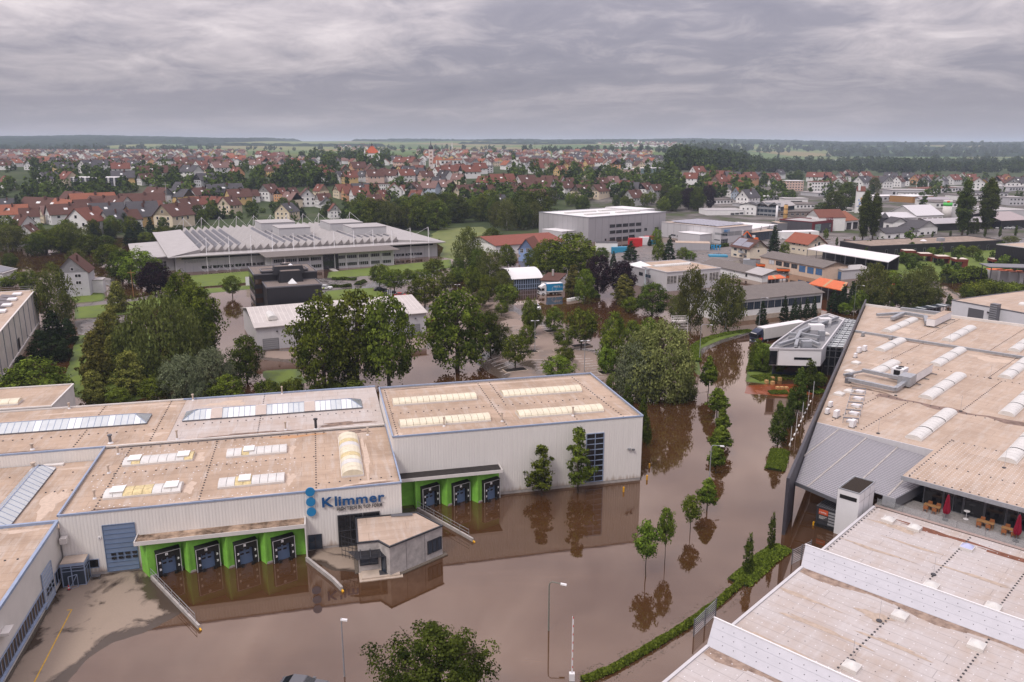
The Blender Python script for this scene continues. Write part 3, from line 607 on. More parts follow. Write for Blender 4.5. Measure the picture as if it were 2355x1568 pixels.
MB().box(-66.3, -47.75, -12.35, -10.15, 4.35, 4.45).box(-66.3, -47.75, -12.43, -12.35, 4.2, 4.68).box(-66.38, -66.3, -12.43, -10.2, 4.2, 4.68).box(-47.75, -47.6, -12.43, -10.2, -.6, 4.68).obj('canopy', offwhite, A_)
MB().box(-66.28, -47.78, -12.33, -10.28, 4.455, 4.5).obj('canopy_roof', mat('canopy_stained', (.55, .40, .29), .9, .1, col2=(.05, .032, .02), nscale=.55), A_)
for i in range(4):
 x = -65.05 + 4.25 * i; dock(A_, x, -12.1, x + 3.3, -10.75, ('9', '10', '11', '12')[i], 4.19, ret=(x + 4.2, -12.25) if i < 3 else None)
MB().beam((-66.15, -10.35, 1.8), (-65.1, -12.1, 1.8), .2, 4.8).obj('bay_return', green, A_); MB().box(-49.1, -47.78, -10.8, -10.6, -.6, 4.19).obj('bay_wall', green, A_)
ramp_wall(A_, [(-64.9, -12.6), (-58.3, -24.2)], .45); ramp_wall(A_, [(-47.75, -12.5), (-44.8, -18.1), (-43.9, -20.3)], .5, rail=False, w=.28)
# ---- rear hall
Cc = frthing('rear_hall', 'long low hall behind the lettered hall with glazed ridge rooflights', 'building', KF)
MB().box(-97, -36.1, 11.5, 31.4, -.5, 7.5).obj('wall', cream, Cc)
MB().box(-97, -66.6, 11.6, 31.3, 7.51, 7.66).obj('roof', tan, Cc); MB().box(-66.55, -36.2, 11.6, 31.3, 7.51, 7.668).obj('roof', greyroof, Cc)
MB().corr((-97, 11.45), (-74.3, 11.45), 5.9, 7.7).obj('wall', cream, Cc)
for a, b_, m_ in (((-97, 31.4), (-67, 31.4), offwhite), ((-67, 31.4), (-36.1, 31.4), blue), ((-97, 11.5), (-74.2, 11.5), blue), ((-74.2, 11.45), (-36.2, 11.45), offwhite)): MB().beam((*a, 7.8), (*b_, 7.8), .22, .22).obj('parapet', m_, Cc)
def ridge(par, x0, x1, y0, y1, z, h, n, hip0=True, hip1=True, whites=(), boxes=(), axis='x'):
 """glazed ridge rooflight: curb plus a pane per bay on each slope"""
 T = (lambda p: p) if axis == 'x' else (lambda p: (p[1], p[0], p[2]))
 c = MB()
 if axis == 'x': c.box(x0, x1, y0, y1, z, z + .22)
 else: c.box(y0, y1, x0, x1, z, z + .22)
 c = c.obj('rooflight', steel_d, par); ym = (y0 + y1) / 2; z0 = z + .22; z1 = z + h; e0 = x0 + (ym - y0) * (.9 if hip0 else 0); e1 = x1 - (ym - y0) * (.9 if hip1 else 0)
 for i in range(n):
  a = x0 + (x1 - x0) * i / n + .04; b2 = x0 + (x1 - x0) * (i + 1) / n - .04
  zs = lambda x: z0 + (z1 - z0) * min(1, (x - x0) / (e0 - x0) if e0 > x0 else 1, (x1 - x) / (x1 - e1) if x1 > e1 else 1)
  ysn = lambda x, s: ym + s * (ym - y0) * (1 - (zs(x) - z0) / (z1 - z0))
  for s in (-1, 1):
   yb = ym + s * (ym - y0)
   q = [T((a, yb, z0)), T((b2, yb, z0)), T((b2, ysn(b2, s), zs(b2))), T((a, ysn(a, s), zs(a)))]
   if (s < 0) != (axis == 'y'): pass
   else: q = q[::-1]
   MB().add(q, [(0, 1, 2, 3)]).obj('pane', sky_white if i in whites else sky_glass, c)
 fr = MB()
 for xx, hip, ee in ((x0, hip0, e0), (x1, hip1, e1)):
  if hip: fr.add([T((xx, y0, z0)), T((xx, y1, z0)), T((ee, ym, z1))], [(0, 1, 2), (2, 1, 0)], 1); fr.beam(T((xx, y0, z0)), T((ee, ym, z1 + .02)), .07); fr.beam(T((xx, y1, z0)), T((ee, ym, z1 + .02)), .07)
 for i in range(n + 1):
  x = x0 + (x1 - x0) * i / n
  zz = z0 + (z1 - z0) * max(0, min(1, (x - x0) / (e0 - x0) if e0 > x0 else 1, (x1 - x) / (x1 - e1) if x1 > e1 else 1))
  if zz > z0 + .02:
   for s in (-1, 1): fr.beam(T((x, ym + s * (ym - y0), z0)), T((x, ym + s * (ym - y0) * (1 - (zz - z0) / (z1 - z0)), zz)), .06)
 fr.beam(T((e0, ym, z1)), T((e1, ym, z1)), .09); fr.obj('glazing_bar', [blue, sky_glass], c)
 for (i, k) in boxes:
  a = x0 + (x1 - x0) * i / n; b2 = x0 + (x1 - x0) * (i + k) / n; bb = MB()
  for s in range(9):
   f0 = s / 9; yy = y0 - .05 + (ym - y0) * f0; zz = z0 + .06 + (z1 - z0) * f0; bb.hexa([T((a, yy, zz)), T((b2, yy, zz)), T((b2, yy + .2, zz + .03)), T((a, yy + .2, zz + .03))], [T((a, yy, zz + .07)), T((b2, yy, zz + .07)), T((b2, yy + .2, zz + .10)), T((a, yy + .2, zz + .10))])
  bb.obj('louvre_hatch', mat('hatch_tan', (.68, .58, .51), .6, .3), c)
 return c
ridge(Cc, -95, -70.6, 20.3, 24.6, 7.66, 1.15, 27, False, True, whites=(10, 15, 16, 21, 25))
ridge(Cc, -65.6, -38.9, 20.1, 24.3, 7.67, 1.15, 33, True, True, whites=(4, 5, 8, 9, 10, 11, 12, 16, 17, 18, 22, 23, 24, 25, 26, 29, 30), boxes=((5, 2), (13, 2), (21, 2), (28, 2)) if False else ((5, 2), (13, 2), (22, 2)))
for (x, y, h, r, m_) in ((-83.9, 31.1, .8, .12, None), (-74.0, 13.2, 1.1, .2, steel_d), (-83.8, 13.1, .7, .16, None), (-65.5, 30.9, .9, .12, None), (-65.2, 12.6, 1.2, .12, None), (-46.1, 12.1, 1.5, .2, dark), (-50.4, 12.9, 1.1, .12, None), (-51.5, 30.9, 1.2, .1, None)): pipe(Cc, x, y, 7.66, h, r, m_)
dotrows(Cc, 7.67, (-78.6, 12, -78.6, 19.6, .8), (-78.6, 25, -78.6, 31, .8), (-68.8, 12, -68.8, 31, .8), (-95, 17.6, -68, 17.6, 1.2), (-66, 18.6, -37, 18.6, 1.2), (-54.3, 12, -54.3, 19.8, .8), (-54.3, 24.8, -54.3, 31, .8))
# ---- low roof with slanted rooflight, and the office wing at the left edge
D_ = frthing('low_annex', 'low flat annex with a slanted glass ridge, left of the lettered hall', 'building', KF)
MB().box(-97, -74.4, -9.75, 11.35, -.5, 5.85).obj('wall', cream, D_); MB().box(-96.9, -74.45, -9.7, 11.3, 5.86, 6.0).obj('roof', tan, D_)
ridge(D_, -9.2, 9.3, -83.1, -80.0, 6.0, 1.3, 17, False, True, whites=(16,), axis='y')
pipe(D_, -82.9, 9.9, 6.0, .8, .2); MB().box(-81.9, -79.4, 10.2, 10.9, 6.01, 6.25).obj('hatch', offwhite, D_)
dotrows(D_, 6.01, (-95, 1.3, -84.5, 1.3, 1.2), (-79, 1.3, -75, 1.3, 1.0), (-95, 7.5, -75, 7.5, 2.5))
E_ = frthing('office_wing', 'smooth cream wing with ribbon window and garage door at left edge', 'building', KF)
MB().box(-97, -74.5, -48, -9.95, .3, 6.75).obj('wall', mat('smooth_cream', (.66, .62, .575), .6, .3, noise=.06, nscale=.4), E_); MB().box(-97, -74.3, -48, -14.6, -.6, .29).obj('plinth', gravel, E_)
MB().box(-96.9, -74.7, -47.9, -10.15, 6.76, 6.88).obj('roof', tan, E_); parapet(E_, [(-97, -48), (-74.5, -48), (-74.5, -9.95), (-97, -9.95)], 7.03, .34, .3)
facade(E_, -17.15, .35, 3.2, 4.05, side='R', W=-74.45, name='garage_door', nx=1, nz=9, fm=blue, gm=mat('gate_pale', (.40, .43, .49), .4, .5), fw=.05, proud=.10)
b = MB()
for zz in (1.5, 2.0):
 for k in range(3): b.box(-74.33, -74.28, -16.4 + k * .85, -15.95 + k * .85, zz, zz + .3)
b.obj('door_pane', glass, E_)
facade(E_, -30.2, 1.15, 13.0, 1.65, side='R', W=-74.45, nx=17, nz=1, fm=blue, gm=mat('glass_brown', (.05, .03, .018), .1, .5), fw=.07, proud=.10); MB().box(-74.5, -74.2, -30.4, -17.0, .98, 1.13).obj('sill', blue, E_)
facade(E_, -13.3, .9, 1.6, 1.5, side='R', W=-74.45, nx=2, fm=blue)
MB().box(-74.45, -73.7, -28.6, -27.2, 4.6, 4.9).obj('lamp_box', offwhite, E_)
facade(E_, -45, 1.15, 12, 1.65, side='R', W=-74.45, nx=16, nz=1, fm=blue, gm=MATS['glass_brown'], fw=.07, proud=.10)
dotrows(E_, 6.88, (-90, -18, -76, -18, 1.1))
# glass porch
Pq = frthing('glass_porch', 'small blue-framed glass porch with corrugated roof in the yard corner', 'porch', KF)
b = MB()
for (x, y) in ((-74.1, -12.2), (-73.1, -12.2), (-71.75, -12.2), (-71.75, -10.4)): b.beam((x, y, 0), (x, y, 2.75), .1)
for zz in (.1, 1.9, 2.3): b.beam((-74.1, -12.2, zz), (-71.75, -12.2, zz), .08); b.beam((-71.75, -12.2, zz), (-71.75, -10.4, zz), .08)
b.beam((-71.75, -11.3, 0), (-71.75, -11.3, 2.3), .07); b.obj('frame', blue, Pq); MB().box(-74.2, -71.65, -12.35, -10.35, 2.55, 2.85).obj('fascia', blue, Pq)
MB().corr((-74.15, -12.3), (-71.7, -12.3), 2.9, 2.95, .2, .03).box(-74.15, -71.7, -12.28, -10.4, 2.86, 2.93).obj('roof', conc_w, Pq)
MB().box(-74.05, -71.8, -12.19, -12.17, .15, 2.5).box(-71.76, -71.74, -12.1, -10.4, .15, 2.5).obj('pane', glass_b, Pq)
g_ = MB(); 
for a, b2 in (((-73.3, -12.9, .1), (-72.5, -12.5, .1)), ((-73.3, -12.9, 1.6), (-72.5, -12.5, 1.6)), ((-73.3, -12.9, .1), (-73.3, -12.9, 1.6)), ((-72.5, -12.5, .1), (-72.5, -12.5, 1.6)), ((-73.3, -12.9, .1), (-72.5, -12.5, 1.6))): g_.beam(a, b2, .06)
g_.obj('door_leaf', blue, Pq)
def cone(x, y, lab):
 p = KF.W(x, y, .1); t = thing('traffic_cone', lab, 'cone', p); MB().box(-.18, .18, -.18, .18, 0, .04).obj('foot', char, t); MB().cyl(0, 0, .04, .6, .13, 10, r2=.03).obj('body', red, t); MB().cyl(0, 0, .22, .34, .105, 10, r2=.08).obj('band', white, t)
cone(-73.35, -13.0, 'red and white traffic cone beside the glass porch')
tag(KF and thing('grit_bin', 'dark grating stand by the blue gate', 'stand', KF.W(-71.0, -11.2, .12), KF.deg)); 
gb = bpy.data.objects['grit_bin']; MB().box(-.45, .45, -.3, .3, .35, .42).obj('top', steel_d, gb); [MB().box(x - .03, x + .03, y - .03, y + .03, 0, .35).obj('leg', steel_d, gb) for x in (-.4, .4) for y in (-.25, .25)]
# yellow bay line in the yard
b = MB(); b.box(-72.0, -71.88, -30.5, -17.4, .125, .135); b.box(-72.4, -71.88, -17.45, -17.33, .125, .136); o = b.obj('painted_line', mat('line_yellow', (.60, .36, .05), .8, .2, noise=.3, nscale=3)); o.location = KF.o; o.rotation_euler = (0, 0, KF.a); tag(o, kind='structure')
# ---- gatehouse
GH = frthing('gatehouse', 'concrete gatehouse with angled walls and tan roof standing in the flood', 'building', KF)
gp = [(-41.85, -16.9), (-39.5, -16.95), (-38.4, -18.7), (-31.8, -15.0), (-34.3, -10.8), (-41.7, -10.6)]
MB().prism(gp, -.5, 3.8).obj('wall', mat('board_concrete', (.47, .43, .40), .85, .2, noise=.25, nscale=1.2, bump=.2), GH)
cg = [(sum(p[0] for p in gp) / 6, sum(p[1] for p in gp) / 6)]; gi = [(cg[0][0] + (p[0] - cg[0][0]) * .97, cg[0][1] + (p[1] - cg[0][1]) * .97) for p in gp]
MB().prism(gi, 3.801, 3.84).obj('roof', tan2, GH); parapet(GH, gp, 3.85, .2, .16, dark)
def onwall(a, b2, s0, s1, z0, z1, name, nx, nz=1, gm=None, fm=None):
 a = Vector((*a, 0)); b2 = Vector((*b2, 0)); d = (b2 - a).normalized(); o = facade(GH, 0, 0, s1 - s0, z1 - z0, name=name, nx=nx, nz=nz, fm=fm or dark, gm=gm or glass_b, fw=.09, proud=.1)
 p = a + d * s0; o.location = (p.x, p.y, z0); o.rotation_euler = (0, 0, math.atan2(d.y, d.x)); return o
onwall(gp[0], gp[1], .15, 2.25, .95, 2.2, 'window', 2); onwall(gp[1], gp[2], .5, 1.4, .2, 2.4, 'door', 1); onwall(gp[2], gp[3], 5.3, 7.4, .9, 2.6, 'window', 3); onwall(gp[3], gp[4], .2, 2.0, .9, 2.6, 'window', 2)
for q in range(2): a = Vector(gp[2]); b2 = Vector(gp[3]); p = a + (b2 - a) * (.3 + .35 * q); MB().beam((p.x + .01, p.y - .02, 0), (p.x + .01, p.y - .02, 3.7), .02).obj('joint', char, GH)
aw = MB()
for s in range(9): f0 = s / 8; aw.box(-43.0 + .8 * (1 - f0) * 1.2, -38.9, -18.1 + 1.2 * f0, -17.98 + 1.2 * f0, 2.35 + .45 * f0, 2.40 + .45 * f0)
aw = aw.obj('awning', dark, GH)
for x in (-41.6, -40.5, -39.4): MB().beam((x, -16.9, 2.95), (x, -18.1, 2.45), .09).obj('awning_arm', dark, GH)
MB().box(-41.9, -37.0, -19.0, -16.95, -.3, .10).obj('step', conc_w, GH); MB().box(-41.6, -37.3, -18.7, -16.95, .10, .28).obj('step', conc_w, GH); MB().box(-39.6, -38.2, -18.4, -17.3, .281, .29).obj('doormat', char, GH)
MB().prism([(-37.3, -18.6), (-31.2, -15.2), (-31.5, -14.3), (-38, -18.1)], -.3, .12).obj('gravel_strip', gravel, GH); MB().prism([(-42.3, -17), (-41.9, -17), (-41.8, -11), (-42.3, -13)], -.3, .12).obj('gravel_strip', gravel, GH)
b = MB()
for k in range(5): b.beam((-43.6 + .4 * k, -12.7 - .35 * k, .1), (-43.6 + .4 * k, -12.7 - .35 * k, 3.1), .05)
for zz in (.4, 1.0, 1.6, 2.2, 2.8): b.beam((-43.6, -12.7, zz), (-42.0, -14.1, zz), .05)
b.obj('trellis', dark, GH)
MB().tube([(-37.5, -11.0, 4.0), (-34.9, -11.3, 4.0)], .09, 6).tube([(-37.5, -11.3, 4.0), (-34.9, -11.6, 4.0)], .07, 6).obj('roof_pipe', steel_d, GH)
# extra block at the far left behind
XL = frthing('rear_block', 'white box hall with pale rooflight at the left edge behind the rear hall', 'building', KF)
MB().box(-110, -86.6, 31.8, 44, -.5, 7.9).obj('wall', offwhite, XL); MB().box(-109.8, -86.8, 32, 43.8, 7.91, 8.0).obj('roof', tan, XL); parapet(XL, [(-110, 31.8), (-86.6, 31.8), (-86.6, 44), (-110, 44)], 8.1, .25, .2, offwhite); vault(XL, -104, -92, 33.8, 36.4, 8.0, .5, 9, acry)
# ---- yellow posts
for i, (x, y, l) in enumerate(((3.15, 4.0, 'farthest yellow bollard standing in the flood beside the tall hall'), (1.0, -.1, 'yellow bollard in the water just off the hall corner'), (-3.9, -3.2, 'yellow bollard in the water below the tall window'))):
 p = KF.W(x, y, -.5); t = thing('bollard', l, 'bollard', p, 0, 'yellow bollards in the flood'); MB().cyl(0, 0, 0, 1.2, .13, 10).obj('post', yellow, t); MB().cyl(0, 0, 1.2, 1.24, .11, 10).obj('cap', yellow, t)
# ---- weathering on the flat roofs: ponding marks, lime bloom, rust
M_pond = mat('pond_mark', (.30, .205, .15), .6, .3, col2=(.10, .07, .055), nscale=1.2); M_lime = mat('lime_bloom', (.55, .435, .345), .9, .1, noise=.12, nscale=2); M_rust = mat('rust_bloom', (.44, .22, .09), .9, .1, col2=(.50, .33, .22), nscale=1.0)
def stain(par, x, y, z, a, b, m, seed, n=26):
 r = random.Random(seed); q = []
 for i in range(n): t = 2 * PI * i / n; k = 1 + .28 * math.sin(3 * t + seed) + .16 * math.sin(7 * t + 2 * seed) + r.uniform(-.1, .1); q.append((x + a * k * math.cos(t), y + b * k * math.sin(t), z))
 MB().add(q, [tuple(range(n))]).obj('roof_stain', m, par)
for i, (par, x, y, z, a, b, m_) in enumerate(((A_, -57, -9.3, 7.556, 5.5, .5, M_lime), (A_, -57, -9.45, 7.562, 4.2, .33, M_pond), (A_, -69, -9.3, 7.558, 3.8, .45, M_pond), (A_, -40, -9.0, 7.557, 3.2, .8, M_lime), (A_, -39.6, -9.25, 7.563, 2.6, .5, M_pond), (A_, -49, -9.6, 7.559, 1.8, .25, M_pond), (A_, -49, 10.2, 7.556, 3.6, .55, M_rust), (A_, -41, 9.6, 7.558, 2.2, 1.0, M_lime), (A_, -40.4, 9.9, 7.564, 1.8, .7, M_pond), (A_, -61.4, 5.0, 7.556, .8, 1.6, M_lime), (A_, -61.3, -5.0, 7.557, .8, 1.7, M_lime), (A_, -49.5, 5, 7.556, .6, 1.6, M_lime), (A_, -49.4, -5, 7.558, .6, 1.7, M_lime), (A_, -39.7, 0, 7.556, .35, 7, M_lime), (Cc, -72, 30.2, 7.664, 6, .3, M_lime), (Cc, -82, 28.8, 7.665, 5, .5, M_lime), (Cc, -69, 28.6, 7.666, 1.6, .5, M_lime), (Cc, -73, 12.3, 7.664, 8, .25, M_lime), (Cc, -68.5, 15.5, 7.667, 1.4, .9, M_lime), (Cc, -85, 12.4, 7.665, 4, .35, M_pond), (Cc, -42, 13.6, 7.672, 4, .8, M_pond), (Cc, -55, 12.6, 7.671, 6, .4, M_pond), (Cc, -60, 28, 7.671, 3, 1.2, M_lime), (D_, -78, 9.0, 6.006, 2.4, .35, M_lime), (D_, -77.5, -2, 6.007, 1.2, 4, M_lime), (E_, -77.5, -11.2, 6.886, 2.6, .4, M_lime), (B_, -18, 21.8, 9.756, 14, .3, M_lime), (B_, -30, 22.1, 9.757, 4, .25, M_pond), (B_, -2.5, 1.2, 9.756, 2.2, .4, M_lime), (B_, -35, 1.2, 9.757, .6, .8, M_lime))): stain(par, x, y, z, a, b, m_, i + 1)
# ================================================================ the big tan-roofed hall on the right with its glass canopy, terrace, sheds and pavilion (axes QF)
def fin(t): return (-.2896 * t, .9571 * t)            # the slanting west wall, t metres from its near end
ZR = 6.7
RM = frthing('main_hall', 'huge hall with tan flat roof, barrel rooflights and slanting dark west wall', 'building', QF)
mroof = tan2
poly = lambda t0, t1, y0, y1, X=75: [(fin(t0)[0] + .35, y0), (X, y0), (X, y1), (fin(t1)[0] + .35, y1)]
MB().prism(poly(26.9, 48.6, 25.7, 46.4), 3.0, ZR).obj('roof', mroof, RM)
MB().prism(poly(48.6, 95.4, 46.41, 91.2), 3.0, ZR - .004).obj('roof', mroof, RM)
MB().prism(poly(95.4, 129.5, 91.21, 124), 3.0, ZR - .008).obj('roof', mroof, RM)
MB().prism([(9.25, 13.2), (75, 13.2), (75, 25.69), (9.25, 25.69)], ZR - .45, ZR + .03).obj('roof', tan2, RM); MB().prism([(9.25, 25.69), (75, 25.69), (75, 32), (10.2, 32)], ZR + .002, ZR + .03).obj('roof', tan2, RM)
MB().prism([(9.15, 13.05), (75, 13.05), (75, 13.18), (9.15, 13.18)], ZR - .5, ZR + .06).obj('fascia', steel, RM)
w = MB()
a = [fin(t) for t in (27, 95, 129.4)]
MB().prism([(a[0][0] + .4, a[0][1]), (75, 25.9), (75, 123.8), (a[2][0] + .4, a[2][1])], -.5, 2.99).obj('wall', char, RM)
# the dark slanting wall itself, panel by panel
finm = mat('fin_dark', (.05, .046, .055), .5, .4, noise=.2, nscale=.7)
for i in range(19):
 t0 = i * 7.05; t1 = t0 + 7.0; p, q = fin(t0), fin(t1); MB().prism([(p[0] - .18, p[1] - .05), (p[0] + .18, p[1] + .05), (q[0] + .18, q[1] + .05), (q[0] - .18, q[1] - .05)], 3.9 if 0 < t0 < 25 else -.5, 7.72).obj('wall_panel', finm, RM)
MB().prism([(-.18, -.05), (.2, .06), (.0, .75), (-.38, .65)], -.5, 7.7).obj('end_pier', finm, RM)
# joints and gutters on the roof
MB().beam((fin(95.4)[0] + .5, 91.2, ZR + .22), (75, 91.2, ZR + .22), .55, .5).obj('roof_upstand', steel, RM)
MB().beam((fin(130)[0], 124.1, ZR + .25), (75, 124.1, ZR + .25), .4, .7).obj('roof_upstand', offwhite, RM)
st = MB(); k = 0; ys_ = []
for i in range(40): x = -6 + i * 1.4; ys_.append((x, 46.4 + .35 * math.sin(i * 1.7) + .2 * math.sin(i * .63), .75 + .45 * math.sin(i * .9 + 1)))
for i in range(39): (x, y, h), (x2, y2, h2) = ys_[i], ys_[i + 1]; st.add([(x, y - h, ZR + .004), (x2, y2 - h2, ZR + .004), (x2, y2 + h2, ZR + .004), (x, y + h, ZR + .004)], [(0, 1, 2, 3)])
st.obj('gutter_stain', mat('silt', (.24, .17, .14), .95, .15, noise=.35, nscale=.8), RM)
for (x, y0, y1) in ((-22.3, 96.2, 114.5), (-9.6, 96.2, 114.5), (3.1, 96.2, 114.5), (15.8, 96.2, 114.5), (-17.0, 77.2, 91 - .9), (-5.1, 72.9, 90), (6.9, 72.6, 90), (18.9, 72.6, 90), (-11.4, 58.9, 69.9), (.5, 49.6, 69), (12.5, 49.3, 68.7), (24.5, 49.3, 68.7), (5.6, 27.9, 45), (17.6, 27.6, 44.7), (29.6, 27.6, 44.7)):
 n = max(6, int((y1 - y0) / 1.2)); vault(RM, x - .95, x + 1.35, y0, y1, ZR - .01, .5, n, acry_w, 'y', .22, rib={n // 2 if n < 11 else n // 3, 2 * n // 3} if n >= 11 else {n // 2})
dotrows(RM, ZR, (-13.6, 70.8, 30, 70.6, 1.1), (-12.7, 71.8, -12.5, 90.6, .9), (-1.2, 27, -.8, 45.6, .9), (-6, 28, -5.4, 45, .9), (4.9, 71, 5.1, 90.6, .9), (7.0, 47, 7.2, 70, .9), (-14.5, 93, -14.2, 123, 1.0), (-9.5, 46.9, 12, 45.6, 1.3), (-.4, 93, -.2, 123, 1.0))
dotrows(RM, ZR + .03, (9.9, 14, 9.9, 31.5, .9), (10, 13.6, 40, 13.6, 1.0), (11, 20.5, 40, 20.3, 1.3), (10.2, 31.3, 40, 31.3, 1.3))
sp = MB(); r2 = random.Random(5)
for i in range(60):
 for j in range(26): x = 10 + i * .55; y = 14.2 + j * .68; sp.box(x - .05, x + .05, y - .05, y + .05, ZR + .03, ZR + .045)
sp.obj('fixing_plates', white, RM)['kind'] = 'stuff'
# roof plant
def duct(par, pts, w=.7, h=.6, z=None):
 b = MB()
 for i in range(len(pts) - 1): b.beam(pts[i], pts[i + 1], w, h)
 o = b.obj('duct', steel, par)
 for i in range(len(pts) - 1):
  a, c = Vector(pts[i]), Vector(pts[i + 1]); n = int((c - a).length / 1.2)
  for k in range(1, n): p = a + (c - a) * (k / n); d = (c - a).normalized() * .035; MB().beam(p - d, p + d, w + .06, h + .06).obj('duct_flange', steel, o)
 return o
def plant(name, label, x0, x1, y0, y1, h, grill=False):
 t = frthing(name, label, 'air unit', QF); MB().box(x0, x1, y0, y1, ZR + .35, ZR + h).obj('casing', white, t)
 for k in range(3): yy = y0 + .3 + k * (y1 - y0 - .6) / 2; MB().box(x0 - .5, x1 + 1.0, yy - .06, yy + .06, ZR + .12, ZR + .26).obj('skid', steel_d, t)
 MB().box(x0 - .03, x1 + .03, y0 - .03, y1 + .03, ZR + h + .002, ZR + h + .06).obj('lid', tan2 if not grill else steel, t)
 n = int((y1 - y0) / 1.5)
 for k in range(n): yy = y0 + (k + .5) * (y1 - y0) / n; MB().box(x0 - .02, x0 - .002, yy - .28, yy + .28, ZR + .7, ZR + 1.1).obj('service_panel', offwhite, t)
 return t
HU = plant('air_handling_unit', 'long white air handling unit with tan lid and grey duct loop on the big roof', -4.9, -3.4, 57, 66.5, 1.9)
duct(HU, [(-4.1, 57, ZR + 1.1), (-4.1, 49.3, ZR + .75), (-12.2, 49.8, ZR + .75)]); duct(HU, [(-4.4, 57.6, ZR + 1.3), (-5.2, 55.6, ZR + 1.1), (-12.4, 56.6, ZR + 1.0)])
MB().box(-5.3, -3.2, 53.8, 56.99, ZR + .3, ZR + 2.0).obj('duct_box', steel, HU); duct(HU, [(-12.3, 56.8, ZR + .8), (-14.2, 52.5, ZR + .6)], .35, .35)
for q in ((-12.4, 50), (-13.2, 53)): MB().box(q[0] - .4, q[0] + .4, q[1] - .5, q[1] + .5, ZR + .01, ZR + .9).obj('duct_end', steel_d, HU)
CH = frthing('chiller', 'white chiller with two round fans on the big roof', 'air unit', QF)
MB().box(-7.8, -5.7, 57.6, 60.4, ZR + .3, ZR + 2.1).obj('casing', white, CH); MB().box(-7.3, -6.2, 57.55, 57.595, ZR + .6, ZR + 1.9).obj('grille', black, CH)
for yy in (58.3, 59.7): MB().cyl(-6.75, yy, ZR + 2.1, ZR + 2.18, .5, 16).obj('fan', black, CH)
for yy in (57.8, 60.2): MB().box(-8.1, -5.4, yy - .06, yy + .06, ZR + .1, ZR + .29).obj('skid', steel_d, CH)
U2 = plant('air_handling_unit', 'white air handling unit with tan lid near the rear edge of the big roof', -17.4, -15.6, 108.3, 121, 2.0)
duct(U2, [(-17.5, 109, ZR + .9), (-20, 116, ZR + .9), (-25.2, 117, ZR + .9), (-25.3, 109, ZR + .7)], .9, .7); duct(U2, [(-25.2, 117, ZR + .9), (-29.4, 110.5, ZR + .8)], .8, .6); duct(U2, [(-18, 121, ZR + 1.2), (-27.3, 120.6, ZR + 1.2)], .8, .7)
def small_units():
 i = 0
 names = ['outermost', 'middle', 'inner']
 for (x, y, l) in ((-19.3, 73, 'twin fan unit nearest the slanting wall, upper'), (-19.0, 75.1, 'twin fan unit beside the upper slanting wall, second'), (-18.3, 68.5, 'small white fan unit below the twin units'), (-6.2, 29.9, 'white fan unit with round black fan near the ladder frames'), (-2.6, 27.2, 'upright white unit at the canopy edge of the big roof'), (-9.0, 34.3, 'small white vent box near the slanting wall, upper of two'), (-7.9, 30.5, 'small white vent box near the slanting wall, lower of two'), (-18.7, 89.3, 'small grey condenser by the roof joint'), (-24.3, 88.2, 'grey vent hood in the far corner by the roof joint')):
  t = frthing('fan_unit', l, 'air unit', QF); s = .45 if 'small' in l or 'vent' in l else .6
  MB().box(x - s * .5, x + s * .5, y - s, y + s, ZR + .15, ZR + .15 + s * 1.7).obj('casing', white if 'grey' not in l else steel, t); MB().tube([(x - s * .5 - .02, y, ZR + .15 + s * .85), (x - s * .5 - .05, y, ZR + .15 + s * .85)], s * .6, 12).obj('fan', black, t)
  for yy in (-.7, .7): MB().box(x - s * .8, x + s * .8, y + yy * s - .05, y + yy * s + .05, ZR, ZR + .149).obj('foot', steel_d, t)
small_units()
LF = frthing('rooflight_frame', 'grey ladder-like frame over small rooflights on the big roof', 'frame', QF)
for k in range(5):
 f0 = k / 4; x = -4.4 - 5.1 * f0; y = 28 + 16.4 * f0; x1 = x + 1.9; y1 = y + 1.1; o = MB().beam((x, y, ZR + .9), (x1, y1, ZR + .9), .35, .12).obj('frame_bar', steel_d, LF)
 MB().beam((x, y, ZR), (x, y, ZR + .85), .07).obj('leg', steel, LF); MB().beam((x1, y1, ZR), (x1, y1, ZR + .85), .07).obj('leg', steel, LF); MB().box(x + .2, x + 1.5, y + .7, y + 1.9, ZR, ZR + .3).obj('dome_curb', white, LF)
for dx, dy in ((0, 0), (1.9, 1.1)): MB().beam((-4.4 + dx, 28 + dy, ZR + .8), (-9.5 + dx, 44.4 + dy, ZR + .8), .06).obj('side_rail', steel, LF)
def dome(par, x, y, z, s=1.25, name='dome_light', lid=None):
 c = MB().box(x - s / 2, x + s / 2, y - s / 2, y + s / 2, z, z + .34).obj(name, offwhite, par); d = MB(); n = 6
 def h(a, b): return z + .345 + .28 * (1 - (2 * a - 1) ** 2) * (1 - (2 * b - 1) ** 2) ** .5 if 0 < a < 1 and 0 < b < 1 else z + .345
 k = len(d.v); e = s * .46
 for i in range(n + 1):
  for j in range(n + 1): d.v.append((x - e + 2 * e * i / n, y - e + 2 * e * j / n, h(i / n, j / n)))
 for i in range(n):
  for j in range(n): q = i * (n + 1) + j; d.f.append((q, q + n + 1, q + n + 2, q + 1)); d.m.append(0)
 d.obj('dome', lid or acry_w, c, True)
for (x, y) in ((-16.4, 64), (-14.9, 57), (-10.6, 41.8), (-10.0, 44.5), (-13.6, 54)): dome(RM, x, y, ZR, 1.5)
for (x, y) in ((0, 86), (2.5, 87), (10, 86.5)): MB().box(x - .8, x + .8, y - .5, y + .5, ZR - .003, ZR + .003).obj('walk_pad', conc_w, RM)
for (x, y) in ((-3.5, 48), (-8, 93), (1.2, 27), (18, 25.2), (-12.4, 71.5), (5.2, 70.8), (6.9, 46.6), (14, 93)):
 t = MB().cyl(x, y, ZR, ZR + .12, .25, 8).obj('rod_foot', char, RM); MB().cyl(x, y, ZR + .12, ZR + 2.6, .018, 5).obj('lightning_rod', steel, t)
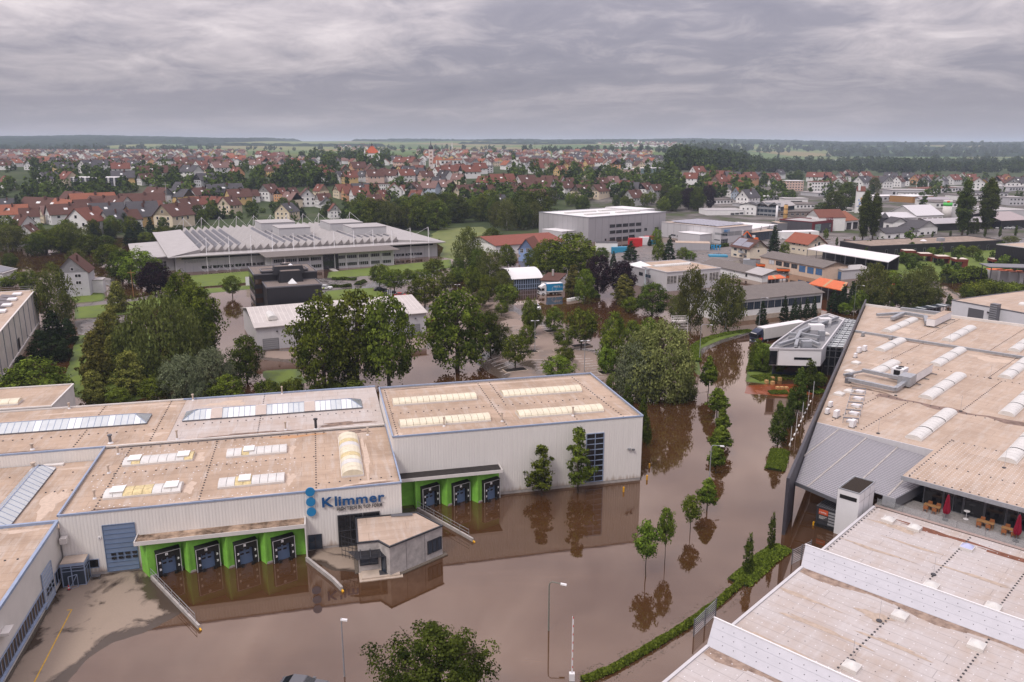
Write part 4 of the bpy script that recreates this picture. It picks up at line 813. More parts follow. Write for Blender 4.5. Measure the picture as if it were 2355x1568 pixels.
dome_b = mat('dome_blue', (.42, .44, .62), .25, .6)
# ---- glass canopy
GC = frthing('glass_canopy', 'grey slatted glass canopy between the slanting wall and the terrace', 'canopy', QF)
gm = bpy.data.materials.new('canopy_glass'); gm.use_nodes = True; gb_ = gm.node_tree.nodes['Principled BSDF']; gb_.inputs['Base Color'].default_value = (.34, .33, .36, 1); gb_.inputs['Roughness'].default_value = .12; gb_.inputs['Alpha'].default_value = .72
def zc(x, y): return 6.74 - .067 * (x + 7.42) - .0725 * (25.6 - y)
cpoly = [(-1.45, 5.75), (4.35, 5.15), (4.35, 10.2), (8.1, 10.3), (9.55, 10.6), (10.8, 16.8), (9.1, 17), (9.1, 25.55), (-7.35, 25.55)]
n_ = len(cpoly); MB().add([(x, y, zc(x, y)) for x, y in cpoly] + [(x, y, zc(x, y) - .03) for x, y in cpoly], [tuple(range(n_)), tuple(range(2 * n_ - 1, n_ - 1, -1))] + [(i, n_ + i, n_ + (i + 1) % n_, (i + 1) % n_) for i in range(n_)]).obj('glass_sheet', gm, GC)
sl_ = MB(); yy = 5.9
while yy < 25.4:
 xl = fin(yy / .957)[0] + .35; xr = 4.3 if yy < 10.3 else (9.5 + (yy - 10.6) * .2 if yy < 16.8 else 9.05); sl_.beam((xl, yy, zc(xl, yy) + .05), (xr, yy, zc(xr, yy) + .05), .06, .05); yy += .46
sl_.obj('slats', mat('slat_grey', (.46, .44, .45), .5, .4), GC)['kind'] = 'stuff'
for x in (-3.9, .2, 4.6, 8.6):
 y0 = max(6, -x * 3.3 + .6) if x < 0 else (5.7 if x < 4.3 else 10.5); MB().beam((x, y0, zc(x, y0) + .03), (x, 25.4, zc(x, 25.4) + .03), .2, .12).obj('beam', conc, GC)
for y in (9, 15, 20.5): x = fin(y / .957)[0] + .3; MB().beam((x, y, zc(x, y) - .2), (8.9 if y > 11 else 4.3, y, zc(8.9 if y > 11 else 4.3, y) - .2), .12, .2).obj('purlin', offwhite, GC)
MB().beam((-1.6, 5.75, 4.75), (4.38, 5.1, 4.3), .15, .5).obj('edge_beam', steel_d, GC); MB().beam((9.6, 10.6, 3.9), (10.85, 16.8, 4.3), .12, 1.3).obj('side_screen', steel_d, GC); MB().beam((8.1, 10.25, 4.0), (9.6, 10.55, 3.9), .12, 1.25).obj('side_screen', steel, GC)
MB().hexa([(-7.3, 25.5, 6.6), (9.2, 25.5, 5.55), (9.2, 25.68, 5.55), (-7.3, 25.68, 6.6)], [(-7.3, 25.5, 6.72), (9.2, 25.5, 6.72), (9.2, 25.68, 6.72), (-7.3, 25.68, 6.72)]).obj('fascia', paleclad, GC)
for (x, y) in ((1.5, 22), (3, 14), (7, 20)): MB().cyl(x, y, -.5, zc(x, y) - .3, .14).obj('column', steel_d, GC)
# ---- white tower
WT = frthing('stair_tower', 'white panelled stair tower with dark gravel roof beside the canopy', 'tower', QF)
MB().box(4.4, 7.1, 4.95, 10.0, -.5, 6.1).obj('wall', white, WT); MB().box(4.6, 6.9, 5.15, 9.8, 6.11, 6.2).obj('roof', mat('dark_gravel', (.045, .035, .028), .95, .1, noise=.7, nscale=10), WT); parapet(WT, [(4.45, 5.0), (7.05, 5.0), (7.05, 9.95), (4.45, 9.95)], 6.2, .12, .14, steel)
MB().box(4.7, 6.8, 4.9, 4.96, 5.0, 5.5).obj('vent_slot', black, WT)
for zz in (2.6, 5.0): MB().box(7.1, 7.11, 5.0, 9.95, zz, zz + .02).obj('joint', char, WT)
for yy in (6.6, 8.4): MB().box(7.101, 7.112, yy, yy + .02, 0, 6.0).obj('joint', char, WT)
# ---- terrace and cafe
TE = frthing('roof_terrace', 'paved cafe terrace with glass front and railing beside the pale sheds', 'terrace', QF)
cobble = mat('cobbles', (.27, .25, .24), .9, .2, noise=.35, nscale=3, bump=.5, bscale=12)
MB().prism([(7.2, 10.4), (75, 10.0), (75, 15.2), (9.2, 15.2), (9.2, 24), (7.2, 24)], -.5, 3.0).obj('floor', cobble, TE)
MB().prism([(7.9, 8.9), (75, 8.6), (75, 9.98), (7.2, 10.38)], -.5, 3.1).obj('planter_edge', mat('pink_gravel', (.38, .29, .26), .9, .1, noise=.2, nscale=6), TE)
for k in range(4): MB().beam((7.9, 8.75 + .2 * k, 3.2), (75, 8.45 + .2 * k, 3.2), .08, .14).obj('rail_board', mat('weathered_timber', (.11, .085, .07), .85, .2, noise=.3, nscale=2), TE)
gr = bpy.data.materials.new('rail_glass'); gr.use_nodes = True; q_ = gr.node_tree.nodes['Principled BSDF']; q_.inputs['Base Color'].default_value = (.5, .52, .52, 1); q_.inputs['Alpha'].default_value = .18; q_.inputs['Roughness'].default_value = .05
for k in range(10): x = 7.6 + k * 3.1; MB().box(x, x + 3.0, 10.28, 10.3, 3.05, 4.0).obj('rail_pane', gr, TE); MB().box(x - .07, x - .03, 10.26, 10.32, 3.0, 4.05).obj('rail_post', steel, TE)
for k in range(9):
 x0 = 11.5 + k * 2.35; o = facade(TE, 0, 0, 2.3, 3.2, name='glass_front' if k not in (1, 4) else 'glass_door', nx=1 if k not in (1, 4) else 2, fm=steel_d, gm=glass, fw=.08, proud=.1); o.location = (x0, 15.2, 3.01)
MB().box(11.45, 11.5, 15.2, 24, 3.0, 6.2).obj('glass_side', glass_b, TE)
def chair_set(x, y, lab):
 t = frthing('cafe_table', lab, 'table', QF, 'terrace tables'); z = 3.0
 MB().box(x - .95, x + .95, y - .38, y + .38, z + .70, z + .75).obj('table_top', timber, t)
 for dx in (-.85, .85):
  for dy in (-.3, .3): MB().box(x + dx - .03, x + dx + .03, y + dy - .03, y + dy + .03, z, z + .7).obj('leg', timber, t)
cm = mat('chair_wood', (.30, .11, .04), .6, .3)
def chair(x, y, r, lab):
 t = thing('cafe_chair', lab, 'chair', QF.W(x, y, 3.0), QF.deg + r, 'terrace chairs'); MB().box(-.24, .24, -.24, .24, .42, .47).obj('seat', cm, t); MB().box(-.24, .24, .2, .25, .47, .88).obj('backrest', cm, t)
 for dx in (-.21, .21):
  for dy in (-.21, .21): MB().box(dx - .02, dx + .02, dy - .02, dy + .02, 0, .42).obj('leg', cm, t)
 for dx in (-.25, .25): MB().box(dx - .02, dx + .02, -.2, .22, .64, .68).obj('armrest', cm, t)
pl = ('leftmost terrace table', 'middle terrace table', 'rightmost terrace table')
for (x, y), l in zip(((13.1, 13.5), (19.2, 13.2), (21.9, 13.1)), pl):
 chair_set(x, y, 'wooden cafe table, ' + l)
 for (dx, dy, r, s) in ((-.5, -.75, 180, 'left chair at front of '), (.5, -.75, 180, 'right chair at front of '), (-.5, .75, 0, 'left chair at back of '), (.5, .75, 0, 'right chair at back of ')): chair(x + dx, y + dy, r, 'brown ' + s + l)
pm = mat('parasol_red', (.20, .006, .022), .8, .2, noise=.25, nscale=3)
for (x, y, l) in ((15.15, 11.9, 'closed dark red parasol at the left of the terrace'), (22.8, 11.7, 'closed dark red parasol at the right end of the terrace')):
 t = thing('parasol', l, 'parasol', QF.W(x, y, 3.0), 0, 'closed parasols'); MB().cyl(0, 0, 0, 3.5, .04, 8).obj('pole', steel_d, t); MB().cyl(0, 0, 0, .12, .35, 10).obj('base', char, t)
 b = MB(); rr = random.Random(2); n = 14; prof = ((.95, .30), (1.3, .36), (1.9, .27), (2.6, .20), (3.2, .12), (3.45, .04))
 for i, (z, r) in enumerate(prof):
  for j in range(n): a = 2 * PI * j / n; q = r * (1 + (.28 if j % 2 else -.15)); b.v.append((q * math.cos(a), q * math.sin(a), z + (.06 if j % 2 else -.05) * (i == 0)))
 for i in range(len(prof) - 1):
  for j in range(n): b.f.append((i * n + j, i * n + (j + 1) % n, (i + 1) * n + (j + 1) % n, (i + 1) * n + j)); b.m.append(0)
 b.obj('folded_cover', pm, t)
t = thing('bar_table', 'thin white standing table by the terrace door', 'table', QF.W(16.9, 14.0, 3.0)); MB().cyl(0, 0, 1.05, 1.09, .35, 14).obj('top', white, t); MB().cyl(0, 0, .02, 1.05, .03, 6).obj('stem', white, t); MB().cyl(0, 0, 0, .03, .3, 12).obj('base', white, t)
# ---- pale sheds with slanted zinc bands
SH = frthing('saw_roof_shed', 'pale flat-roofed sheds with slanted zinc bands and small dome lights, front right', 'building', QF)
XS = 7.7; ZS = 3.6
zinc = mat('zinc', (.46, .45, .475), .45, .5, .1, noise=.07, nscale=.7)
for i, (y0, y1) in enumerate(((-10.2, 8.4), (-29.7, -12.4), (-49.2, -31.9))):
 MB().box(XS, 75, y0, y1, -.5, ZS - .12).obj('wall', offwhite, SH); MB().box(XS + .3, 74.8, y0 + .02, y1 - .02, ZS - .11, ZS).obj('roof', paleroof, SH); MB().box(XS - .02, XS + .28, y0 + .6, y1, ZS - .13, ZS + .12).obj('coping', paleclad, SH)
 b = MB().add([(XS - .6, y0, 5.2), (75, y0, 5.2), (75, y0 - 2.2, ZS + .02), (XS - .0, y0 - 2.2, ZS + .02), (XS - .6, y0, ZS), (75, y0, ZS)], [(3, 2, 1, 0), (0, 1, 5, 4), (0, 4, 3)]); b.obj('zinc_band', zinc, SH)
 MB().beam((XS - .65, y0, 5.22), (75, y0, 5.22), .16, .10).obj('ridge_cap', white, SH)
 sm = MB()
 for k in range(2):
  f0 = (k + 1) / 3; sm.beam((XS - .5 * (1 - f0), y0 - 2.2 * f0, 5.215 - 1.6 * f0), (75, y0 - 2.2 * f0, 5.215 - 1.6 * f0),   .012, .012)
 sm.obj('band_seams', steel, SH)['kind'] = 'stuff'
 sq = MB(); rr = random.Random(i)
 for k in range(48):
  x = XS + .35 + k * 1.35; h0 = .9 + .5 * math.sin(k * .8 + i) + rr.uniform(-.2, .2); h1 = .9 + .5 * math.sin((k + 1) * .8 + i) + .1; sq.add([(x, y0 - 2.2 - h0, ZS + .004), (x + 1.35, y0 - 2.2 - h1, ZS + .004), (x + 1.35, y0 - 2.2, ZS + .004), (x, y0 - 2.2, ZS + .004)], [(0, 1, 2, 3)])
 sq.obj('silt_line', mat('silt_tan', (.40, .30, .235), .95, .15, col2=(.17, .12, .095), nscale=1.1), SH)
 dt = MB()
 for k in range(44):
  for j in range(3): x = XS + .6 + k * 1.1 + .35 * j; f0 = .22 + .28 * j; dt.box(x - .03, x + .03, y0 - 2.2 * f0 - .03, y0 - 2.2 * f0 + .03, 5.2 - 1.6 * f0, 5.25 - 1.6 * f0)
 dt.obj('band_fixings', char, SH)['kind'] = 'stuff'
for (x, y, m_) in ((10.6, 5.4, None), (13.6, 5.4, None), (19.5, 4.5, dome_b), (19.2, -7.0, None), (24.9, -7.0, None), (18.8, -14.9, None), (18.5, -26.0, None), (25.5, -15, None), (29, 4, None), (27, -26, None)): dome(SH, x, y, ZS, 1.35, lid=m_)
dotrows(SH, ZS, (19.0, 7.6, 18.6, -6, .62), (18.2, -13.4, 17.6, -28, .62), (25.6, 7, 25.2, -9, .62), (26, -13, 25.5, -29, .62), (8.2, 8.2, 8.2, -9, .8))
sp = MB(); r2 = random.Random(9)
for i in range(26):
 for j in range(44):
  x = 8.6 + i * 1.05 + r2.uniform(-.05, .05); y = 8 - j * 1.1; 
  if -13 < y < -9.6 or -32.5 < y < -29.2: continue
  s = .045; sp.box(x - s, x + s, y - s, y + s, ZS, ZS + .015, 0 if r2.random() < .85 else 1)
sp.obj('fixing_plates', [white, char], SH)['kind'] = 'stuff'
for (x, y) in ((18.6, -4.2), (17.6, -17), (18.2, -25)): t = MB().cyl(x, y, ZS, ZS + .12, .28, 8).obj('rod_foot', char, SH); MB().cyl(x, y, ZS + .12, ZS + 2.2, .015, 5).obj('lightning_rod', steel, t)
for i, (a, b2, l) in enumerate((((4.1, -6.3), (4.7, -2.6), 'grey slatted fence panel beside the upper zinc band'), ((4.3, -26.2), (4.2, -21.0), 'grey slatted fence panel beside the lower zinc band'))):
 t = frthing('slatted_fence', l, 'fence', QF)
 a3 = Vector((*a, 0)); b3 = Vector((*b2, 0))
 if i == 1: a3 = QF.L(GV(43, 1670, 1145)); b3 = QF.L(GV(43, 1870, 950))
 for k in range(3): p = a3 + (b3 - a3) * (k / 2); MB().beam((p.x, p.y, -.4), (p.x, p.y, 2.0), .1).obj('post', steel_d, t)
 for k in range(8): z = .12 + .245 * k; MB().beam((a3.x, a3.y, z), (b3.x, b3.y, z), .04, .055).obj('slat', steel, t)
# ---- display container under the canopy
RC = frthing('display_container', 'dark display container with orange sign under the glass canopy', 'container', QF)
MB().box(1.75, 4.3, 5.5, 8.8, .35, 2.7).obj('body', dark, RC); b = MB().box(1.72, 4.3, 5.45, 8.8, 2.71, 2.78); b.obj('roof', steel_d, RC)
for k in range(8): MB().box(2.0 + k * .28, 2.1 + k * .28, 5.5, 8.7, 2.781, 2.82).obj('roof_rib', dark, RC)
MB().box(2.1, 3.3, 5.40, 5.44, 1.75, 2.45).obj('sign', mat('sign_orange', (.55, .09, .03), .5, .4), RC); letters('roma', .42, .02, RC, (2.2, 5.38, 1.95), 0, white)
MB().box(2.1, 3.3, 5.40, 5.44, 1.0, 1.7).obj('sign', char, RC)
for k in range(3): MB().box(2.2, 3.2 - .2 * k, 5.385, 5.395, 1.5 - .15 * k, 1.55 - .15 * k).obj('sign_line', offwhite, RC)
for k in range(5): MB().box(3.35, 4.25, 5.42, 5.46, .55 + .4 * k, .8 + .4 * k).obj('blind_slat', steel, RC)
MB().box(1.6, 4.4, 5.2, 8.9, -.1, .34).obj('platform', black, RC); MB().box(1.55, 1.75, 5.15, 5.35, .0, .5).obj('corner_post', yellow, RC)
# ---- white pavilion with curved wall
def curved():
 A = (53.5, 160.2); Bp = (63.9, 159.4); D = (79.0, 195.3); E2 = (81.3, 190.2)
 pts = []
 c0 = [GV(24, *p, 7.3) for p in ((20, 670), (60, 625), (180, 540), (260, 480), (340, 430), (430, 395), (500, 370), (560, 355))]
 poly_ = [(p.x, p.y) for p in c0[::-1]] + [tuple(GV(24, 495, 680, 7.3))[:2], tuple(GV(24, 705, 400, 7.3))[:2]]
 t = thing('curved_pavilion', 'white pavilion with curved wall and ducts on a wet grey roof', 'building', (0, 0, 0))
 MB().prism(poly_, 3.6, 7.0).obj('wall', white, t); cx = sum(p[0] for p in poly_) / len(poly_); cy_ = sum(p[1] for p in poly_) / len(poly_)
 MB().prism([(cx + (p[0] - cx) * .95, cy_ + (p[1] - cy_) * .95) for p in poly_], 7.001, 7.03).obj('roof', wet_mat('wet_roof', (.30, .29, .30), (.10, .10, .11), .35, .4, .55, .08, -5), t)
 parapet(t, poly_, 7.15, .3, .35, paleclad); MB().prism([(cx + (p[0] - cx) * .86, cy_ + 1.2 + (p[1] - cy_) * .86) for p in poly_], -.5, 3.59).obj('glass_base', glass_b, t)
 a = Vector((*poly_[7], 0)); b2 = Vector((*poly_[8], 0)); d = (b2 - a).normalized()
 def onf(s0, s1, z0, z1, m_, nm): p = a + (b2 - a) * s0; q = a + (b2 - a) * s1; n = Vector((d.y, -d.x, 0)); MB().hexa([p + n * .06 + Vector((0, 0, z0)), q + n * .06 + Vector((0, 0, z0)), q + Vector((0, 0, z0)), p + Vector((0, 0, z0))], [p + n * .06 + Vector((0, 0, z1)), q + n * .06 + Vector((0, 0, z1)), q + Vector((0, 0, z1)), p + Vector((0, 0, z1))]).obj(nm, m_, t)
 onf(.48, .82, 4.9, 5.4, glass, 'window'); onf(.0, .15, 3.7, 6.7, glass, 'corner_glazing'); onf(.16, .165, 3.6, 7, char, 'joint')
 g = lambda x, y, z: GV(24, x, y, z)
 du = [[(100, 640), (260, 590), (300, 520), (390, 480)], [(260, 590), (380, 600), (470, 640)], [(300, 540), (470, 570)], [(390, 480), (500, 440), (640, 390)], [(270, 600), (255, 650)], [(190, 540), (260, 545)]]
 for k, l in enumerate(du): duct(t, [g(x, y, 7.6) for x, y in l], .65, .55)
 for (x, y, s) in ((440, 500, 1.6), (520, 440, 1.3), (420, 470, .8), (490, 560, .7), (350, 655, 1.0)):
  p = g(x, y, 7.03); MB().box(p.x - s, p.x + s, p.y - s * .6, p.y + s * .6, 7.03, 8.2).obj('plant_box', white if s > 1 else steel, t)
 for (x, y) in ((515, 545), (350, 650)): p = g(x, y, 7.04); dome(t, p.x, p.y, 7.04, 1.8)
 # glazed passage between pavilion and slanting wall
 t2 = thing('glazed_passage', 'glass-roofed passage between white pavilion and slanting wall', 'passage', (0, 0, 0))
 P0 = [g(505, 660, 6.2), g(690, 668, 6.2), g(820, 415, 6.2), g(715, 400, 6.2)]
 MB().prism([(p.x, p.y) for p in P0], 6.1, 6.16).obj('glass_roof', mat('passage_glass', (.50, .53, .53), .15, .6), t2)
 for k in range(15):
  f0 = k / 14; a_ = P0[0].lerp(P0[3], f0); b_ = P0[1].lerp(P0[2], f0); MB().beam(a_ + Vector((0, 0, .06)), b_ + Vector((0, 0, .06)), .16, .14).obj('glazing_bar', steel if k % 2 else dark, t2)
 for s in (0, .33, .66, 1): MB().beam(P0[0].lerp(P0[1], s) + Vector((0, 0, .12)), P0[3].lerp(P0[2], s) + Vector((0, 0, .12)), .12, .12).obj('rafter', steel, t2)
 MB().hexa([(P0[0].x, P0[0].y, -.4), (P0[1].x, P0[1].y, -.4), (P0[1].x + .3, P0[1].y + .3, -.4), (P0[0].x + .3, P0[0].y + .3, -.4)], [(P0[0].x, P0[0].y, 6.0), (P0[1].x, P0[1].y, 6.0), (P0[1].x + .3, P0[1].y + .3, 6.0), (P0[0].x + .3, P0[0].y + .3, 6.0)]).obj('glass_front', glass, t2)
 for s in (.05, .35, .65, .95): p = P0[0].lerp(P0[1], s); MB().beam((p.x, p.y - .1, -.4), (p.x, p.y - .1, 6.1), .14).obj('mullion', steel_d, t2)
 for zz in (2.0, 4.0, 5.4): MB().beam((P0[0].x, P0[0].y - .1, zz), (P0[1].x, P0[1].y - .1, zz), .1).obj('transom', steel_d, t2)
curved()
# ---- white hall at the right edge
HW = Fr(GV(24, 1695, 230, 8), -63.5); t = frthing('white_annex', 'white annex with tan roof, grey shutter and louvre tower at the right edge', 'building', HW)
MB().box(0, 45, 0, 60, -.5, 7.85).obj('wall', mat('white_wall', (.66, .65, .67), .6, .3, noise=.05), t); MB().box(.15, 44.8, .15, 59.8, 7.86, 7.95).obj('roof', tan2, t); parapet(t, [(0, 0), (45, 0), (45, 60), (0, 60)], 8.0, .25, .18, steel_d)
facade(t, 4.8, 4.2, 4.2, 2.6, name='shutter', nx=1, nz=6, fm=steel_d, gm=steel_d); MB().box(11.4, 13.2, -1.6, -.02, 0, 9.2).obj('louvre_tower', steel_d, t)
for k in range(16): MB().box(11.35, 13.25, -1.68, -1.61, .3 + k * .55, .55 + k * .55).obj('louvre', steel, t)
MB().box(10.0, 10.4, -.35, -.02, 6.4, 6.7).obj('floodlight', black, t); vault(t, 12, 30, 9, 11.5, 7.95, .5, 14, acry_w); vault(t, 14, 40, 25, 27.5, 7.95, .5, 14, acry_w)
t = thing('covered_walkway', 'long dark covered walkway beside the white annex', 'walkway'); a = GV(24, 1340, 335, 3.2); b2 = GV(24, 1690, 285, 3.2)
d = (b2 - a).normalized(); n = Vector((-d.y, d.x, 0)) * 3.2; MB().hexa([a, b2, b2 + n, a + n], [v + Vector((0, 0, .2)) for v in (a, b2, b2 + n, a + n)]).obj('roof', char, t)
for k in range(11):
 p = a + (b2 - a) * ((k + .5) / 11); MB().hexa([p - d * .5 + n * .06 + Vector((0, 0, .21)), p + d * .5 + n * .06 + Vector((0, 0, .21)), p + d * .5 + n * .94 + Vector((0, 0, .21)), p - d * .5 + n * .94 + Vector((0, 0, .21))], [p - d * .5 + n * .06 + Vector((0, 0, .27)), p + d * .5 + n * .06 + Vector((0, 0, .27)), p + d * .5 + n * .94 + Vector((0, 0, .27)), p - d * .5 + n * .94 + Vector((0, 0, .27))]).obj('roof_panel', glass_b if k % 3 else sky_glass, t)
 MB().beam((p.x, p.y, -.4), (p.x, p.y, 3.2), .12).obj('post', steel_d, t)
MB().hexa([a + n + Vector((0, 0, -3.6)), b2 + n + Vector((0, 0, -3.6)), b2 + n * 1.05 + Vector((0, 0, -3.6)), a + n * 1.05 + Vector((0, 0, -3.6))], [a + n, b2 + n, b2 + n * 1.05, a + n * 1.05]).obj('back_wall', char, t)
for i, (x, y, a, b, m_) in enumerate(((-9, 48.3, 3.5, .6, M_pond), (-10, 52, 2.2, 1.0, M_lime), (-8, 44, 1.2, .9, M_lime), (-12, 66, 2.5, 1.2, M_lime), (2, 86, 4, 2, M_lime), (-14, 90.2, 7, .5, M_pond), (8, 90.2, 9, .4, M_pond), (-20, 100, 2, 3, M_lime), (4, 104, 2, 3, M_lime))): stain(RM, x, y, ZR + .008 + .0015 * i, a, b, m_, i + 40)
rustline = [(x, y, a) for x, y, a in ((16, 6.3, 5), (26, 5.9, 6))]
for i, (x, y, a) in enumerate(rustline): stain(SH, x, y, ZS + .006 + .002 * i, a, .5, mat('red_silt', (.20, .09, .06), .95, .1, noise=.3, nscale=2), i + 70)
for i, (x, y, a, b) in enumerate(((12, 4.4, 2.5, .6), (15, 1, 3, .25), (12, -3, 3.5, .3), (10.5, -18, 3, .3), (14, -22, 4, .35), (20, -20, 3, .3), (22, -1.5, 3.5, .3), (17, -16.4, 1.5, .8), (12, -27.5, 3, .6), (11, -8.8, 3, .5), (20, -9, 4, .5))): stain(SH, x, y, ZS + .012 + .0015 * i, a, b, mat('silt_film', (.45, .36, .29), .95, .1, noise=.2, nscale=2), i + 80)
# ================================================================ works, halls and houses of the middle ground
def U(k, x, y): return ((1765.5, 2050.6, 1494.3, 1149.4)[k - 1] + .12885 * x, (448.3, 448.3, 448.3, 574.7)[k - 1] + .12885 * y)
v1 = lambda x, y: V(11, x, y)
v2 = lambda x, y: V(12, x, y)
v3 = lambda x, y: V(13, x, y)
v4 = lambda x, y: V(14, x, y)
u1 = lambda x, y: U(1, x, y)
u2 = lambda x, y: U(2, x, y)
u3 = lambda x, y: U(3, x, y)
u4 = lambda x, y: U(4, x, y)
def tile_mat(name, col, lap=.34):
 if name in MATS: return MATS[name]
 m = mat(name, col, .85, .2); t = NT(m); o = t.tc.outputs['Object']
 br = t.brick(o, .3, lap, .03, .5); n = t.noise(o, .7, 6, .7); n2 = t.noise(o, 6, 3)
 c = t.mix(t.fr(n, .3, .72, 0, .55), col, tuple(x * .58 for x in col)); c = t.mix(t.fr(n2, .45, .8, 0, .3), c, tuple(min(1, x * 1.35) for x in col))
 t.Lk.new(t.mix(t.math('MULTIPLY', br.outputs['Fac'], .5), c, tuple(x * .4 for x in col)), t.b.inputs['Base Color']); t.bump(br.outputs['Fac'], -.3, .03); return m
tile_red = tile_mat('tiles_red', (.20, .078, .055)); tile_or = tile_mat('tiles_orange', (.32, .12, .07)); tile_br = tile_mat('tiles_brown', (.125, .062, .048)); tile_gr = tile_mat('tiles_grey', (.095, .09, .095)); tile_pk = tile_mat('tiles_faded', (.23, .14, .12)); eternit = tile_mat('fibre_cement', (.19, .165, .15), .9); tile_dk = tile_mat('tiles_dark', (.055, .05, .052))
zincroof = mat('sheet_roof', (.39, .365, .35), .5, .4, .1, noise=.10, nscale=.3); whiteroof = mat('white_roof', (.72, .70, .69), .6, .3, noise=.06, nscale=.3)
w_white = mat('render_white', (.78, .76, .735), .85, .2, noise=.07, nscale=.4); w_cream = mat('render_cream', (.72, .61, .45), .85, .2, noise=.07, nscale=.4); w_yel = mat('render_yellow', (.66, .46, .20), .85, .2, noise=.07, nscale=.4); w_or = mat('render_apricot', (.60, .33, .17), .85, .2, noise=.07, nscale=.4); w_blue = mat('render_blue', (.28, .38, .62), .85, .2, noise=.07, nscale=.4); w_grey = mat('render_grey', (.50, .49, .50), .85, .2, noise=.07, nscale=.4); w_pink = mat('render_pink', (.62, .44, .36), .85, .2, noise=.07, nscale=.4)
solar = mat('solar_panel', (.045, .05, .085), .18, .6, noise=.1, nscale=.3); solar_l = mat('solar_pale', (.23, .225, .27), .25, .6, noise=.12, nscale=.4)
blackclad = clad('cladding_black', (.016, .015, .018), .2); redclad = mat('cladding_red', (.16, .02, .028), .6, .3); woodclad = mat('wood_cladding', (.36, .19, .07), .8, .2, noise=.2, nscale=1)
class Bld:
 """a building set out from three roof corners seen in the photo (front left, front right, one back corner) at eaves height z"""
 def __init__(s, name, label, A, B, Dp, z, cat='building', D=None, group=None):
  a, b = G(*A, z), G(*B, z); ang = math.degrees(math.atan2(b.y - a.y, b.x - a.x)); s.f = Fr(a, ang); s.W = (b - a).xy.length; s.z = z
  s.D = D if D else abs(s.f.L(G(*Dp, z)).y); s.t = frthing(name, label, cat, s.f, group)
 def walls(s, m, zb=-.5): MB().box(0, s.W, 0, s.D, zb, s.z).obj('wall', m, s.t); return s
 def flat(s, rm, pm=None, par=.3, inset=.2):
  MB().box(inset, s.W - inset, inset, s.D - inset, s.z + .002, s.z + .06).obj('roof', rm, s.t)
  parapet(s.t, [(0, 0), (s.W, 0), (s.W, s.D), (0, s.D)], s.z + par / 2 - .05, .3, par, pm or paleclad); return s
 def gable(s, rm, rise, ax='x', ov=.5, wm=None, th=.18, off=.5):
  gable_roof(s.t, s.W, s.D, s.z, rise, ax, ov, rm, wm, th, off); return s
 def lx(s, px, side='F'):     # photo position -> (along, height) on that wall
  o = s.f.o if side in 'FL' else s.f.W(s.W, 0); p = s.f.L(onplane(px, o, s.f.deg + (0 if side == 'F' else 90))); return (p.x if side == 'F' else p.y, p.z)
 def win(s, side, p0, p1, nx=2, nz=1, name='window', fm=None, gm=None, fw=.08, panes=True, proud=.06):
  (a, z1), (b, z0) = s.lx(p0, side), s.lx(p1, side)
  if a > b: a, b = b, a
  return facade(s.t, a, min(z0, z1), max(.3, b - a), max(.3, abs(z1 - z0)), side=side, W=s.W, D=s.D, name=name, nx=nx, nz=nz, fm=fm, gm=gm, fw=fw, panes=panes, proud=proud)
 def grid(s, side, cols, rows, z0=.9, dz=2.8, w=1.1, h=1.3, fm=None, gm=None, name='window', m0=1.2):
  L = s.W if side in 'FB' else s.D
  for r in range(rows):
   for c in range(cols):
    x = m0 + (L - 2 * m0) * (c + .5) / cols; facade(s.t, x - w / 2 if side in 'FR' else x + w / 2, z0 + r * dz, w, h, side=side, W=s.W, D=s.D, name=name, nx=2 if w > .9 else 1, fm=fm, gm=gm, panes=False)
  return s
def gable_roof(t, W, D, z, rise, ax, ov, rm, wm=None, th=.18, off=.5, part='roof'):
 if ax == 'x': c = D * off; L = [(-ov, W + ov)]; 
 sl = []
 if ax == 'x':
  k0 = rise / c; k1 = rise / (D - c)
  P = [((-ov, -ov, z - ov * k0), (W + ov, -ov, z - ov * k0), (W + ov, c, z + rise), (-ov, c, z + rise)), ((W + ov, D + ov, z - ov * k1), (-ov, D + ov, z - ov * k1), (-ov, c, z + rise), (W + ov, c, z + rise))]
  gb = [[(0, 0, z), (0, D, z), (0, c, z + rise - .02)], [(W, 0, z), (W, D, z), (W, c, z + rise - .02)]]
 else:
  c = W * off; k0 = rise / c; k1 = rise / (W - c)
  P = [((-ov, D + ov, z - ov * k0), (-ov, -ov, z - ov * k0), (c, -ov, z + rise), (c, D + ov, z + rise)), ((W + ov, -ov, z - ov * k1), (W + ov, D + ov, z - ov * k1), (c, D + ov, z + rise), (c, -ov, z + rise))]
  gb = [[(0, 0, z), (W, 0, z), (c, 0, z + rise - .02)], [(0, D, z), (W, D, z), (c, D, z + rise - .02)]]
 b = MB()
 for q in P: b.hexa(q, [(x, y, zz + th) for x, y, zz in q])
 o = b.obj(part, rm, t)
 if wm:
  for g in gb: MB().add(g, [(0, 1, 2), (2, 1, 0)]).obj('gable', wm, t)
 return o
def chimney(par, x, y, z, h=1.2, m=None): MB().box(x - .3, x + .3, y - .3, y + .3, z - 1, z + h).obj('chimney', m or tile_br, par)
